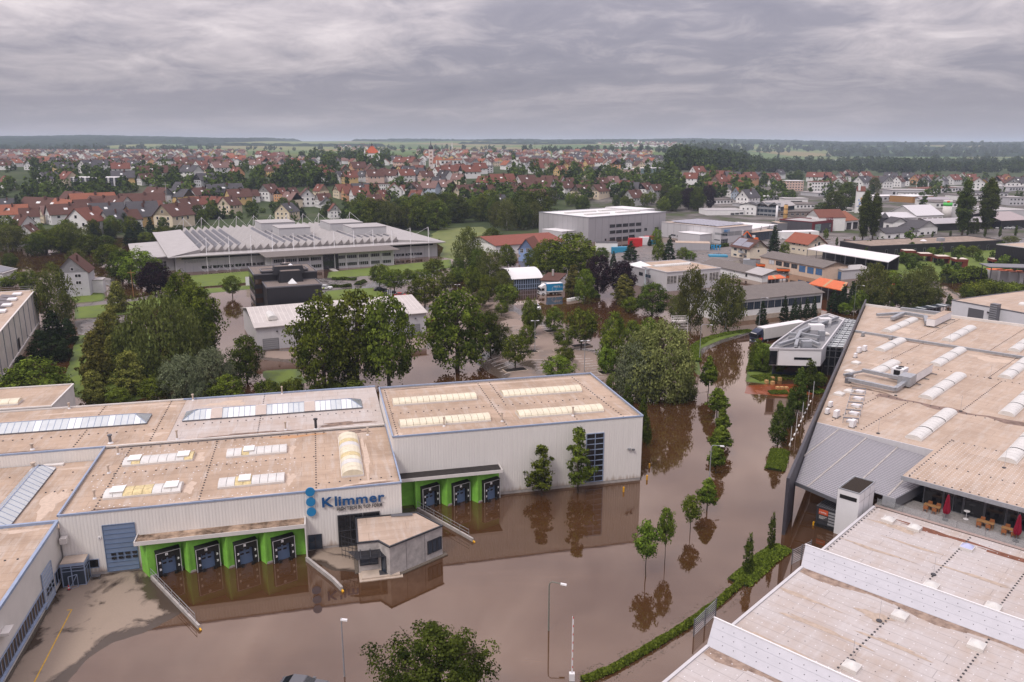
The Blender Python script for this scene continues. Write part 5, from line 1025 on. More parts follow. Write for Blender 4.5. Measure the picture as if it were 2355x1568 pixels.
# ---- left warehouse with solar roof
def left_wh():
 a = V(21, 320, 140); b = V(21, 0, 520); p = G(*a, 10.2); q = G(*b, 10.2); ang = math.degrees(math.atan2(p.y - q.y, p.x - q.x)); f = Fr(q + (q - p) * .9, ang); L = (p - q).length * 1.9
 t = frthing('left_warehouse', 'pale panelled warehouse with solar panels on its roof at the left edge', 'building', f)
 MB().box(0, L, 0, 45, -.5, 1.6).obj('base_wall', conc_w, t); MB().box(0, L, .05, 45, 1.6, 10.1).obj('wall', mat('panel_beige', (.56, .51, .46), .7, .2, noise=.15, nscale=.4), t); MB().box(.1, L - .1, .2, 44.9, 10.11, 10.2).obj('roof', tan2, t)
 for k in range(15): x = k * L / 14; MB().box(x - .12, x + .12, -.10, .05, 1.6, 10.3).obj('pilaster', steel, t)
 MB().box(0, L, -.25, .0, 1.5, 1.75).obj('ledge', offwhite, t); parapet(t, [(0, 0), (L, 0), (L, 45), (0, 45)], 10.25, .35, .2, offwhite)
 for i in range(9):
  for j in range(6):
   if (i * 3 + j) % 7 == 0: continue
   x = L - 3 - i * 4.6; y = 3.2 + j * 4.4; MB().hexa([(x - 3.9, y, 10.3), (x, y, 10.3), (x, y + 3.2, 10.75), (x - 3.9, y + 3.2, 10.75)], [(x - 3.9, y, 10.36), (x, y, 10.36), (x, y + 3.2, 10.81), (x - 3.9, y + 3.2, 10.81)]).obj('solar_panel', mat('solar_violet', (.10, .075, .085), .3, .5, noise=.2, nscale=1), t)
 for k in range(4): MB().box(L - 8 - 8 * k, L - 5 - 8 * k, 2.2, 4.2, 10.3, 10.7).obj('rooflight', white, t)
 for zz in (10.9, 11.4): MB().beam((L - .2, .2, zz), (L - .2, 44, zz), .05).obj('railing', steel, t)
 facade(t, L * .64, 1.9, 3.6, 2.6, name='window', nx=4, fm=char, gm=glass)
left_wh()
# ---- white sawtooth exhibition-like factory with masts
def mast_hall():
 f = Fr((-130.06, 306.88, 0), 26.72); L = 108.2; D = 96; z = 6.0
 t = frthing('mast_hall', 'wide white hall with folded roof, slender white masts and rooftop boxes', 'building', f)
 wm_ = clad('hall_white', (.55, .535, .53), .05)
 MB().box(0, L, 0, D, -.5, z).obj('wall', wm_, t)
 for k in range(37): x = k * L / 36; MB().box(x - .05, x + .05, -.05, 0, 0, z).obj('wall_joint', steel, t)
 b = MB(); ov = 3.0; b.hexa([(-ov, -ov, z + .2), (L + ov, -ov, z + .2), (L + ov, D + ov, z + .2), (-ov, D + ov, z + .2)], [(-ov, -ov, z + .55), (L + ov, -ov, z + .55), (L + ov, D + ov, z + .55), (-ov, D + ov, z + .55)]); b.obj('eaves_slab', zincroof, t)
 MB().hexa([(0, 0, z + .56), (9.5, 5, z + .56), (9.5, D - 4, z + .56), (0, D, z + .56)], [(-2, -2, z + .6), (9.5, 5, z + 2.0), (9.5, D - 4, z + 2.0), (-2, D + 1, z + .6)]).obj('side_slope', zincroof, t)
 MB().hexa([(92, 5, z + .56), (L + 2, -1, z + .56), (L + 2, D, z + .56), (92, D - 4, z + .56)], [(92, 5, z + 1.6), (L + 2, -1, z + .6), (L + 2, D, z + .6), (92, D - 4, z + 1.6)]).obj('side_slope', zincroof, t)
 n = 27; p = 3.05
 fold = MB().add([(0, 6, .56), (p * .7, 4.5, 3.1), (p, 6, .56), (0, D - 5, .56), (p * .7, D - 3.5, 3.1), (p, D - 5, .56)], [(0, 1, 4, 3), (1, 2, 5, 4), (0, 2, 1), (3, 4, 5)]).obj('roof_fold', zincroof, t)
 copies('roof_fold', fold, t, [(9.5 + i * p, 0, z) for i in range(n)])
 zf_ = lambda q: .56 + q / .7 * 2.54
 pv = MB().hexa([(p * .12, 14, zf_(.12) + .05), (p * .58, 14, zf_(.58) + .05), (p * .58, D - 14, zf_(.58) + .05), (p * .12, D - 14, zf_(.12) + .05)], [(p * .12, 14, zf_(.12) + .12), (p * .58, 14, zf_(.58) + .12), (p * .58, D - 14, zf_(.58) + .12), (p * .12, D - 14, zf_(.12) + .12)]).obj('solar_strip', mat('solar_grey', (.10, .098, .115), .3, .5), t)
 copies('solar_strip', pv, t, [(9.5 + i * p, 0, z) for i in range(n) if i not in (6, 7, 8, 9, 17, 18, 19, 20)])
 for (x, y, w, d) in ((43, 62, 16, 18), (46, 34, 14, 16), (72, 46, 16, 20), (76, 22, 16, 16)): MB().box(x, x + w, y, y + d, z + .6, z + 6.0).obj('roof_box', wm_, t); MB().box(x - .2, x + w + .2, y - .2, y + d + .2, z + 6.01, z + 6.2).obj('roof_box_lid', zincroof, t)
 MB().box(-14, -.2, 8, 60, -.5, 5.2).obj('side_wing', wm_, t); MB().hexa([(-15, 6, 5.21), (-.2, 6, 5.6), (-.2, 62, 5.6), (-15, 62, 5.21)], [(-15, 6, 5.5), (-.2, 6, 6.0), (-.2, 62, 6.0), (-15, 62, 5.5)]).obj('side_wing_roof', zincroof, t); facade(t, -9, .3, 6, 3.6, y=8, nx=5, nz=3, name='wing_window', fm=white, gm=glass)
 for yy, fw, k0, k1 in ((-2.2, 1, 0, 12), (D + 2, -1, 0, 11)):
  for k in range(k0, k1):
   x = 11 + k * 8.4; b = MB(); b.tube([(x, yy, z - .5), (x + .6, yy + fw * 2.0, z + 7.2)], [.16, .12], 6); b.tube([(x, yy, z - .2), (x, yy, -.3)], .15, 6)
   m_ = b.obj('mast', white, t)
   for dx in (-4, 4): MB().tube([(x + .6, yy + fw * 2.0, z + 7.1), (x + dx, yy + fw * 9, z + 2.9)], .05, 4).obj('stay', white, m_)
 for k in range(24): 
  x = 9 + k * 4.2
  if x > L - 8: break
  if 34 < x < 78: continue
  facade(t, x, .9, 3.9, 1.3, nx=3, fm=white, gm=glass, panes=False, proud=.1)
 MB().box(2, L - 2, -.08, 0, z - 1.0, z - .3).obj('clerestory', glass, t)
 for k in range(7):
  x = 10 + k * 4.2 if k < 4 else 82 + (k - 4) * 7; b = MB().tube([(x, -3.2, .2), (x + 2.1, -.3, 2.0)], .05, 4); b.tube([(x, -3.2, .2), (x - 2.1, -.3, 2.0)], .05, 4); b.obj('ground_strut', white, t)
 w_, ls = letters('robatherm', 2.1, .12, t, (3.2, -.16, 3.6), 0, mat('sign_pale', (.36, .36, .36), .5, .4))
 # two-storey office front
 t2 = frthing('office_block', 'two-storey white office block with ribbon windows before the masted hall', 'building', f)
 o = [f.L(GV(12, *q)) for q in ((75, 1300), (650, 1325), (1090, 1300))]
 x0 = 33.0; x1 = 82.0; y0 = -17.0
 MB().box(x0, x1, y0, -.3, -.5, 6.2).obj('wall', wm_, t2); MB().box(x0 - 2.5, x1 + 2.5, y0 - 2.2, -.3, 6.21, 6.5).obj('roof', eternit, t2)
 for r in (0, 1):
  for k in range(10):
   x = x0 + .6 + k * (x1 - x0 - 1) / 10; facade(t2, x, .9 + r * 2.9, 4.2, 1.45, y=y0, nx=5, fm=white, gm=glass, panes=False, proud=.1)
 for k in range(11): x = x0 + k * (x1 - x0) / 10; MB().box(x - .12, x + .12, y0 - .3, y0, -.2, 6.2).obj('pier', white, t2)
 facade(t2, x0 + 19.5, .1, 6.5, 5.8, y=y0 - .25, nx=6, nz=4, name='entrance', fm=dark, gm=glass)
 MB().box(x0 + 22, x0 + 24, y0 - 8, y0 - .3, -.2, .25).obj('entrance_ramp', conc, t2)
mast_hall()
for i, (x, y, l) in enumerate(((1130, 1275, 'leftmost grey steel silo tube beside the office front'), (1157, 1285, 'middle grey steel silo tube beside the office front'), (1188, 1283, 'rightmost grey steel silo tube beside the office front'))):
 p = GV(12, x, y); t = thing('steel_tube', l, 'silo', p, 0, 'steel tubes'); MB().cyl(0, 0, -.3, 5.2, .75, 14).obj('body', steel, t, True); MB().cyl(0, 0, 5.2, 5.35, .6, 14).obj('lid', white, t)
# ---- black office cube
def black_cube():
 f = Fr((-67.6, 216.5, 0), 23.0); t = frthing('black_office', 'black stepped office block with gravel roofs and a small glass pyramid', 'building', f)
 gv = mat('roof_gravel', (.20, .165, .145), .95, .1, noise=.35, nscale=2.5)
 for (x0, x1, y0, y1, z) in ((0, 15, 0, 10.5, 10), (-2.2, 15.6, 10.51, 27, 12.2), (0, 13, 10.6, 15, 13.0)):
  MB().box(x0, x1, y0, y1, -.5, z - .05).obj('wall', blackclad, t); MB().box(x0 + .3, x1 - .3, y0 + .3, y1 - .3, z - .04, z + .02).obj('roof', gv, t); parapet(t, [(x0, y0), (x1, y0), (x1, y1), (x0, y1)], z, .3, .35, mat('edge_grey', (.13, .125, .135), .5, .4))
 for (x0, x1, y0, y1, z0, z1) in ((4.2, 11, 6.5, 12, 10, 13.2), (3, 12, 9.5, 13, 12, 14.2), (5.5, 9.5, 12.5, 15.5, 13, 14.6)): MB().hexa([(x0, y0, z0), (x1, y0, z0), (x1, y1, z0), (x0, y1, z0)], [(x0 + .5, y0 + .5, z1), (x1 - .5, y0 + .5, z1), (x1 - .5, y1, z1), (x0 + .5, y1, z1)]).obj('roof_core', blackclad, t); MB().box(x0 + .8, x1 - .8, y0 + .8, y1 - .3, z1 + .002, z1 + .03).obj('core_roof', gv, t)
 MB().add([(6.4, 3.2, 10.1), (8.8, 3.2, 10.1), (8.8, 5.6, 10.1), (6.4, 5.6, 10.1), (7.6, 4.4, 11.5)], [(0, 1, 4), (1, 2, 4), (2, 3, 4), (3, 0, 4)]).obj('glass_pyramid', sky_white, t)
 for (x, y) in ((7, 14), (8.3, 11.5)): MB().tube([(x, y, 14.3), (x, y, 14.7)], [.7, .2], 10).obj('roof_dome', white, t)
 for k in range(4): MB().box(-2.25, -2.1, 10.5 + .1, 27, 1.5 + 2.8 * k, 3.0 + 2.8 * k).obj('window_band', glass, t)
 for k in range(4): facade(t, -2.1, 1.2 + 2.7 * k, 2.0, 1.6, y=10.5, nx=2, fm=black, gm=mat('glass_amber', (.05, .025, .012), .1, .6), panes=False)
black_cube()
# ---- long grey gabled halls behind the big trees
H1 = Bld('grey_gabled_hall', 'long grey hall with low ribbed roof and roller doors behind the big trees', V(22, 0, 485), V(22, 1560, 345), None, 5.7, D=26)
H1.walls(paleclad).gable(mat('ribbed_roof', (.50, .455, .425), .6, .3, noise=.12, nscale=.3), 2.4, 'x', .5, paleclad)
H1.win('F', V(22, 60, 590), V(22, 218, 725), 1, 8, 'roller_door', fm=steel_d, gm=mat('roller_grey', (.30, .295, .30), .5, .4), panes=True); H1.win('F', V(22, 1385, 460), V(22, 1512, 590), 1, 8, 'roller_door', fm=steel_d, gm=MATS['roller_grey'])
for k in range(5): facade(H1.t, 11 + 4 * k, .8, 3.4, 2.2, nx=4, fm=steel, gm=glass, panes=False)
for k in range(40): x = k * H1.W / 39; MB().hexa([(x - .05, -.45, 5.72), (x + .05, -.45, 5.72), (x + .05, 13, 8.28), (x - .05, 13, 8.28)], [(x - .05, -.45, 5.78), (x + .05, -.45, 5.78), (x + .05, 13, 8.34), (x - .05, 13, 8.34)]).obj('roof_rib', offwhite, H1.t)
vault(H1.t, 3.4, 5.6, 3, 13, 6.6, .6, 6, acry_w, 'y', .5); 
for (x, z_) in ((4.6, 4.3), (H1.W - 3, 4.3)): MB().box(x, x + .35, -.35, 0, z_, z_ + .25).obj('floodlight', dark, H1.t)
for k in range(3): MB().cyl(37.5 + .5 * k, 17, 6.5, 9.3, .16, 8).obj('flue', steel, H1.t)
# ---- white house, left
H2 = Bld('grey_house', 'tall pale grey house with brown steep roof and white windows near the left edge', v1(500, 1365), v1(806, 1352), None, 8.0, 'house', D=11)
H2.walls(w_grey).gable(tile_br, 5.0, 'y', .4, w_grey); chimney(H2.t, H2.W * .68, 3, 12.2)
for (a, b, n) in (((645, 1312), (678, 1340), 1), ((685, 1372), (747, 1400), 2), ((695, 1435), (750, 1463), 2), ((660, 1498), (680, 1515), 1), ((740, 1495), (758, 1512), 1), ((700, 1497), (720, 1510), 1)): H2.win('F', v1(*a), v1(*b), n, fm=white)
MB().box(H2.W, H2.W + 3.2, 5, 10, -.5, 4.4).obj('side_porch', w_white, H2.t); MB().box(H2.W - .1, H2.W + 3.4, 4.8, 10.2, 4.41, 4.6).obj('porch_roof', zincroof, H2.t)
Bs = Bld('solar_shed', 'low white shed with solar panels on its shallow roof at the left edge', v1(20, 1365), v1(150, 1325), None, 3.6, D=12); Bs.walls(w_white).gable(zincroof, 1.4, 'x', .4, w_white)
MB().hexa([(.5, .3, 3.9), (Bs.W - .5, .3, 3.9), (Bs.W - .5, 5.6, 5.13), (.5, 5.6, 5.13)], [(.5, .3, 3.97), (Bs.W - .5, .3, 3.97), (Bs.W - .5, 5.6, 5.2), (.5, 5.6, 5.2)]).obj('solar_panel', solar, Bs.t)
# ---- tall grey hall, centre right
F1 = Bld('tall_grey_hall', 'tall grey panel hall with white roof and rows of windows', v3(705, 853), v3(1415, 803), v3(283, 803), height(*v3(705, 1078), v3(705, 853)[1]))
F1.walls(greyclad).flat(whiteroof, steel, .4)
for k in range(1, 12): x = k * F1.W / 12; MB().box(x - .04, x + .04, -.03, 0, 0, F1.z).obj('panel_joint', steel_d, F1.t)
for k in range(1, 10): y = k * F1.D / 10; MB().box(-.03, 0, y - .04, y + .04, 0, F1.z).obj('panel_joint', steel_d, F1.t)
for (y0, y1, s) in ((915, 942, -.9), (972, 998, -.6), (1035, 1062, -.9)):
 for k in range(5):
  if y0 == 1035 and k > 3: continue
  x = 898 + k * 60; dy = -k * 4.2; F1.win('F', v3(x, y0 + dy), v3(x + 50, y1 + dy), 5, 1, fm=steel_d, gm=glass, panes=False)
F1.win('F', v3(1217, 948), v3(1240, 972), 2, fm=steel_d, panes=False); F1.win('F', v3(1312, 940), v3(1346, 968), 3, fm=steel_d, panes=False); F1.win('F', v3(1075, 1012), v3(1125, 1032), 1, name='door', fm=dark, panes=False); F1.win('F', v3(853, 1045), v3(866, 1072), 1, name='door', fm=dark, panes=False)
for (x0, x1, y) in ((.15, .45, .28), (.12, .5, .62), (.55, .85, .28), (.55, .85, .62)): MB().box(F1.W * x0, F1.W * x1, F1.D * y, F1.D * y + 2.2, F1.z + .06, F1.z + .7).obj('rooflight', acry_w, F1.t)
MB().box(-9, -.1, F1.D * .25, F1.D * .65, -.5, 5.0).obj('side_annex', paleclad, F1.t); MB().box(-9.1, -.1, F1.D * .25 - .1, F1.D * .65 + .1, 5.01, 5.2).obj('annex_roof', whiteroof, F1.t)
MB().box(F1.W - 8, F1.W + 6, 14, 40, -.5, F1.z + .8).obj('rear_block', paleclad, F1.t); MB().box(F1.W - 7.8, F1.W + 5.8, 14.2, 39.8, F1.z + .81, F1.z + .9).obj('roof', whiteroof, F1.t)
# ---- lower grey hall with solar roof
zf = height(*u3(1275, 870), u3(1275, 595)[1]); F2 = Bld('solar_roof_hall', 'grey two-storey hall with lilac solar roof and blue sign on its corner', u3(1272, 595), u3(1825, 545), u3(285, 480), zf)
F2.walls(paleclad).flat(tan2, paleclad, .3)
for k in range(1, 9): y = k * F2.D / 9; MB().box(-.03, 0, y - .04, y + .04, 0, F2.z).obj('panel_joint', steel_d, F2.t)
for k in range(5): F2.win('F', u3(1292 + 107 * k, 665 - 9 * k), u3(1388 + 107 * k, 730 - 9 * k), 6, fm=steel, gm=mat('blind_grey', (.26, .26, .26), .5, .4), panes=False)
F2.win('F', u3(1285, 785), u3(1385, 868), 4, 2, fm=steel, gm=glass, panes=False)
for (a, b, g_) in (((1045, 655), (1155, 705), MATS['blind_grey']), ((1165, 672), (1270, 722), glass), ((1045, 775), (1145, 805), glass), ((1160, 775), (1265, 865), glass), ((285, 685), (370, 725), glass), ((375, 700), (475, 755), MATS['blind_grey']), ((487, 712), (585, 770), MATS['blind_grey']), ((595, 725), (695, 780), MATS['blind_grey'])): F2.win('L', u3(*a), u3(*b), 4, 1 if b[1] < 850 else 2, fm=steel, gm=g_, panes=False)
letters('FREY', 2.0, .15, F2.t, (2.0, -.3, F2.z - 2.2), 0, mat('sign_blue', (.04, .25, .55), .5, .4))
for i in range(14):
 for j in range(3): x = 3 + j * 7.5; y = F2.D - 4 - i * (F2.D - 10) / 14; MB().hexa([(x, y - 2.6, F2.z + .3), (x + 7.2, y - 2.6, F2.z + .3), (x + 7.2, y, F2.z + .9), (x, y, F2.z + .9)], [(x, y - 2.6, F2.z + .36), (x + 7.2, y - 2.6, F2.z + .36), (x + 7.2, y, F2.z + .96), (x, y, F2.z + .96)]).obj('solar_panel', solar_l, F2.t)
p = F2.f.L(G(*u3(700, 850))); MB().box(-9, -.1, F2.D * .14, F2.D * .5, -.5, 4.6).obj('front_annex', paleclad, F2.t); MB().box(-9.2, -.1, F2.D * .14 - .2, F2.D * .5 + .2, 4.61, 4.8).obj('annex_roof', whiteroof, F2.t)
# blue standing letters
t = thing('letter_sign', 'big blue free-standing letters in front of a clipped hedge', 'sign'); a = G(*u3(1088, 985)); b = G(*u3(1275, 985)); ang = math.atan2(b.y - a.y, b.x - a.x); t.location = a; t.rotation_euler = (0, 0, ang)
w_, ls = letters('FREY', 1.0, .25, t, (0, 0, 0), 0, mat('letters_sky', (.02, .26, .52), .4, .4), bold=.03)
for o in ls: o.location.x *= (b - a).length / w_; o.scale = ((b - a).length / w_ * .95, 3.6, 2)
# ---- white halls right of it
for i, (A, B, Dd, z, lab) in enumerate(((u3(1650, 640), u3(2275, 530), 24, 5.5, 'white hall with raking black roof props behind the cream house'),)):
 b = Bld('white_hall', lab, A, B, None, z, D=Dd); b.walls(w_white); b.flat(whiteroof, white, .2)
 for k in range(3): MB().beam((b.W * (.35 + .24 * k), -2.5, z - 2.6), (b.W * (.55 + .24 * k), .4, z + .5), .25).obj('roof_prop', dark, b.t)
b = Bld('glass_lobby', 'flat-roofed lobby with dark glass walls by the white hall', u3(1820, 685), u3(2350, 630), None, 4.2, D=14); b.walls(glass_b); b.flat(tan2, dark, .4)
for k in range(12): MB().box(k * b.W / 11 - .08, k * b.W / 11 + .08, -.12, 0, 0, 4.2).obj('mullion', dark, b.t)
b = Bld('white_flat_office', 'white flat building with three ribbon windows behind the solar roof hall', u3(1020, 275), u3(1680, 270), u3(920, 240), height(*u3(1250, 385), u3(1250, 290)[1])); b.walls(w_white); b.flat(zincroof, white, .25)
for (a, c) in (((1437, 320), (1507, 360)), ((1517, 315), (1587, 353)), ((1597, 308), (1665, 347))): b.win('F', u3(*a), u3(*c), 3, fm=white, panes=False)
b.grid('F', 3, 2, .8, 2.4, .9, 1.0, m0=1.0) if False else None
b = Bld('white_hip_house', 'white house with shallow grey roof left of the zigzag-roofed office', u3(1600, 180), u3(1900, 190), None, 7.0, 'house', D=11); b.walls(w_white).gable(tile_gr, 2.0, 'y', .5, w_white).grid('F', 3, 2, .9, 3.0)
zb = height(*u3(1990, 400), u3(1990, 225)[1]); b = Bld('zigzag_office', 'glass and steel office with folded pale roof and silver flue', u3(1900, 190), u3(2330, 215), None, zb, D=20); b.walls(glass_b)
for k in range(2): MB().hexa([(k * b.W / 2 - .6, -1, b.z), ((k + .5) * b.W / 2, -1, b.z + 3), ((k + .5) * b.W / 2, 21, b.z + 3), (k * b.W / 2 - .6, 21, b.z)], [(k * b.W / 2 - .6, -1, b.z + .3), ((k + .5) * b.W / 2, -1, b.z + 3.3), ((k + .5) * b.W / 2, 21, b.z + 3.3), (k * b.W / 2 - .6, 21, b.z + .3)]).obj('roof_fold', zincroof, b.t); MB().hexa([((k + .5) * b.W / 2, -1, b.z + 3), ((k + 1) * b.W / 2 + .6, -1, b.z), ((k + 1) * b.W / 2 + .6, 21, b.z), ((k + .5) * b.W / 2, 21, b.z + 3)], [((k + .5) * b.W / 2, -1, b.z + 3.3), ((k + 1) * b.W / 2 + .6, -1, b.z + .3), ((k + 1) * b.W / 2 + .6, 21, b.z + .3), ((k + .5) * b.W / 2, 21, b.z + 3.3)]).obj('roof_fold', zincroof, b.t)
for k in range(7): MB().box(k * b.W / 6 - .12, k * b.W / 6 + .12, -.4, 0, -.3, b.z).obj('steel_column', steel, b.t)
for r in range(3): MB().box(0, b.W, -.2, -.02, 1.2 + r * 3.4, 2.6 + r * 3.4).obj('spandrel', steel, b.t)
def stack(name, lab, px, zt_px, r, m, ring=None):
 g = G(*px); h = height(px[0], px[1], zt_px); t = thing(name, lab, 'chimney', g); MB().tube([(0, 0, -.4), (0, 0, h)], [r, r * .9], 12).obj('shaft', m, t, True)
 for z in ring or (): MB().tube([(0, 0, h * z), (0, 0, h * z + .3)], r * 1.05, 12).obj('ring', dark, t)
 MB().tube([(0, 0, h), (0, 0, h + .3)], [r * .7, r * .7], 10).obj('cap', dark, t)
stack('silver_flue', 'slender silver flue beside the zigzag-roofed office', u1(142, 505), u1(0, 185)[1], .75, white); stack('brick_chimney', 'yellow brick chimney in front of the dark red shop', u1(295, 550), u1(0, 175)[1], 1.35, mat('yellow_brick', (.50, .30, .12), .85, .2, noise=.25, nscale=2), (.3, .55, .8))
# ---- grey workshop
zo = height(*v3(1228, 1492), v3(1228, 1330)[1]); W1 = Bld('grey_workshop_office', 'grey two-storey workshop office with white corner strips and roof pyramid', v3(1228, 1330), v3(1422, 1315), v3(1110, 1275), zo); W1.walls(greyclad).flat(char, paleclad, .35)
for x in (0, W1.W * .52, W1.W): MB().box(x - .2, x + .2, -.1, 0, -.3, W1.z).obj('corner_strip', mat('strip_mint', (.60, .68, .70), .5, .4), W1.t)
for (a, c) in (((1255, 1365), (1318, 1400)), ((1340, 1360), (1400, 1395))): W1.win('F', v3(*a), v3(*c), 4, fm=dark, panes=False)
W1.win('L', v3(1178, 1355), v3(1226, 1400), 2, fm=steel, gm=glass_b, panes=False); W1.win('L', v3(1135, 1340), v3(1168, 1380), 2, fm=dark, panes=False)
for (a, c) in (((1250, 1450), (1320, 1490)), ((1337, 1440), (1400, 1480))): W1.win('F', v3(*a), v3(*c), 1, 4, name='garage_door', fm=steel, gm=paleclad, panes=False)
MB().add([(W1.W * .05, 4, zo + .1), (W1.W * .7, 4, zo + .1), (W1.W * .7, 12, zo + .1), (W1.W * .05, 12, zo + .1), (W1.W * .37, 8, zo + 1.8)], [(0, 1, 4), (1, 2, 4), (2, 3, 4), (3, 0, 4)]).obj('roof_pyramid', sky_white, W1.t)
zh = height(*v3(1430, 1532), v3(1430, 1358)[1]); W2 = Bld('grey_workshop_hall', 'grey workshop hall with tan roof and glazed sectional doors', v3(1427, 1358), v3(1918, 1318), None, zh, D=23); W2.walls(paleclad).flat(tan, paleclad, .3)
for (a, c) in (((1425, 1390), (1513, 1455)), ((1525, 1382), (1612, 1445)), ((1720, 1370), (1795, 1430)), ((1815, 1358), (1897, 1425))): W2.win('F', v3(*a), v3(*c), 3, 6, name='sectional_door', fm=offwhite, gm=glass, panes=True, fw=.12)
vault(W2.t, 3, W2.W - 4, 11, 13, zh + .05, .6, 18, acry_w)
# ---- long dark-roofed shed
b = Bld('long_shed', 'long low pale shed with dark fibre-cement roof behind the grey workshop', u3(930, 1215), u3(2000, 1445), None, height(*u3(2000, 1560), u3(2000, 1445)[1]), D=11); b.walls(w_white).gable(eternit, 1.6, 'x', .5, w_white)
facade(b.t, b.W - 9, .8, 1.0, 1.2, nx=1, fm=dark, panes=False); MB().hexa([(b.W - 9, -.4, b.z + .15), (b.W + .4, -.4, b.z + .15), (b.W + .4, 5.4, b.z + 1.8), (b.W - 9, 5.4, b.z + 1.8)], [(b.W - 9, -.4, b.z + .22), (b.W + .4, -.4, b.z + .22), (b.W + .4, 5.4, b.z + 1.87), (b.W - 9, 5.4, b.z + 1.87)]).obj('new_roof_panel', zincroof, b.t)
# ---- cream houses
def bighouse(name, lab, A, B, Rr, zpx, wm, rm, wins, rise, solar_=()):
 z = height(*zpx[0], zpx[1][1]); b = Bld(name, lab, A, B, Rr, z, 'house'); b.walls(wm).gable(rm, rise, 'x', .7, wm)
 for (s, p, q, n) in wins: b.win(s, p, q, n, fm=white)
 for (x0, x1, y0, y1) in solar_:
  c = b.D * .5; k = rise / c
  for i in range(4):
   for j in range(3):
    xa = b.W * (x0 + (x1 - x0) * i / 4); xb = b.W * (x0 + (x1 - x0) * (i + 1) / 4) - .06; ya = c * (y0 + (y1 - y0) * j / 3); yb = c * (y0 + (y1 - y0) * (j + 1) / 3) - .06
    MB().hexa([(xa, ya, z + ya * k + .22), (xb, ya, z + ya * k + .22), (xb, yb, z + yb * k + .22), (xa, yb, z + yb * k + .22)], [(xa, ya, z + ya * k + .28), (xb, ya, z + ya * k + .28), (xb, yb, z + yb * k + .28), (xa, yb, z + yb * k + .28)]).obj('solar_panel', solar_l, b.t)
 chimney(b.t, b.W * .6, b.D * .55, z + rise, .8); return b
b = bighouse('cream_house', 'cream house with two solar arrays on its dark roof', u3(1455, 900), u3(1780, 958), u3(2065, 935), (u3(1775, 1160), u3(1775, 958)), w_cream if False else mat('render_ivory', (.70, .61, .48), .85, .2, noise=.06), tile_br, [('F', u3(1497, 938), u3(1550, 995), 1), ('F', u3(1603, 955), u3(1645, 1005), 2), ('F', u3(1690, 975), u3(1730, 1045), 2), ('F', u3(1490, 1038), u3(1545, 1090), 2), ('F', u3(1597, 1060), u3(1640, 1105), 2), ('F', u3(1683, 1070), u3(1725, 1125), 2), ('R', u3(1920, 975), u3(1952, 1020), 1), ('R', u3(1917, 888), u3(1935, 920), 1)], 3.4, ((.02, .48, .05, .9), (.5, .92, .05, .6)))
MB().box(b.W * .55, b.W * .85, -1.6, -.05, 2.6, 2.75).obj('balcony_floor', conc, b.t); MB().box(b.W * .55, b.W * .85, -1.6, -1.55, 2.75, 3.6).obj('balcony_rail', steel, b.t)
b = bighouse('red_roof_house', 'cream house with wide brick-red roof beside the long white canopy', u1(330, 815), u1(720, 875), u1(1025, 855), (u1(700, 1085), u1(700, 872)), MATS['render_ivory'], tile_mat('tiles_brick', (.33, .11, .07)), [('F', u1(430, 848), u1(487, 888), 2), ('F', u1(552, 862), u1(580, 900), 1), ('F', u1(633, 875), u1(660, 912), 1), ('F', u1(425, 938), u1(482, 980), 3), ('F', u1(543, 955), u1(570, 995), 1), ('F', u1(625, 970), u1(650, 1008), 1), ('R', u1(833, 875), u1(862, 915), 1), ('R', u1(893, 838), u1(930, 900), 1), ('R', u1(843, 785), u1(866, 822), 1)], 3.6)
# ---- municipal depot with blue doors
zm = 4.6; b = Bld('depot', 'long pink depot with grey roof and a row of blue vehicle doors', u3(1975, 1095), u1(988, 1300), None, zm, D=12); b.walls(mat('render_salmon', (.66, .50, .38), .85, .2, noise=.08)).gable(eternit, 1.7, 'x', .4, MATS['render_salmon'])
door_b = mat('door_sky', (.06, .17, .36), .5, .4, noise=.1, nscale=1)
for k, (x0, x1, y0, y1) in enumerate(((20, 110, 1150, 1245), (145, 245, 1172, 1270), (282, 380, 1195, 1295), (420, 520, 1222, 1320), (560, 662, 1250, 1385), (706, 810, 1278, 1415), (855, 962, 1305, 1440))): b.win('F', u1(x0, y0), u1(x1, y1), 2, 4, name='vehicle_door', fm=steel_d, gm=door_b if k > 3 else (glass if k else white))
b = Bld('depot_annex', 'small grey annex with two blue roller doors at the depot end', u1(1000, 1292), u1(1325, 1352), u1(1520, 1262), height(*u1(1320, 1512), u1(1320, 1352)[1])); b.walls(paleclad).gable(zincroof, .8, 'y', .25, paleclad)
for (a, c) in (((1015, 1318), (1135, 1470)), ((1175, 1345), (1300, 1505))): b.win('F', u1(*a), u1(*c), 1, 6, name='roller_door', fm=steel_d, gm=door_b)
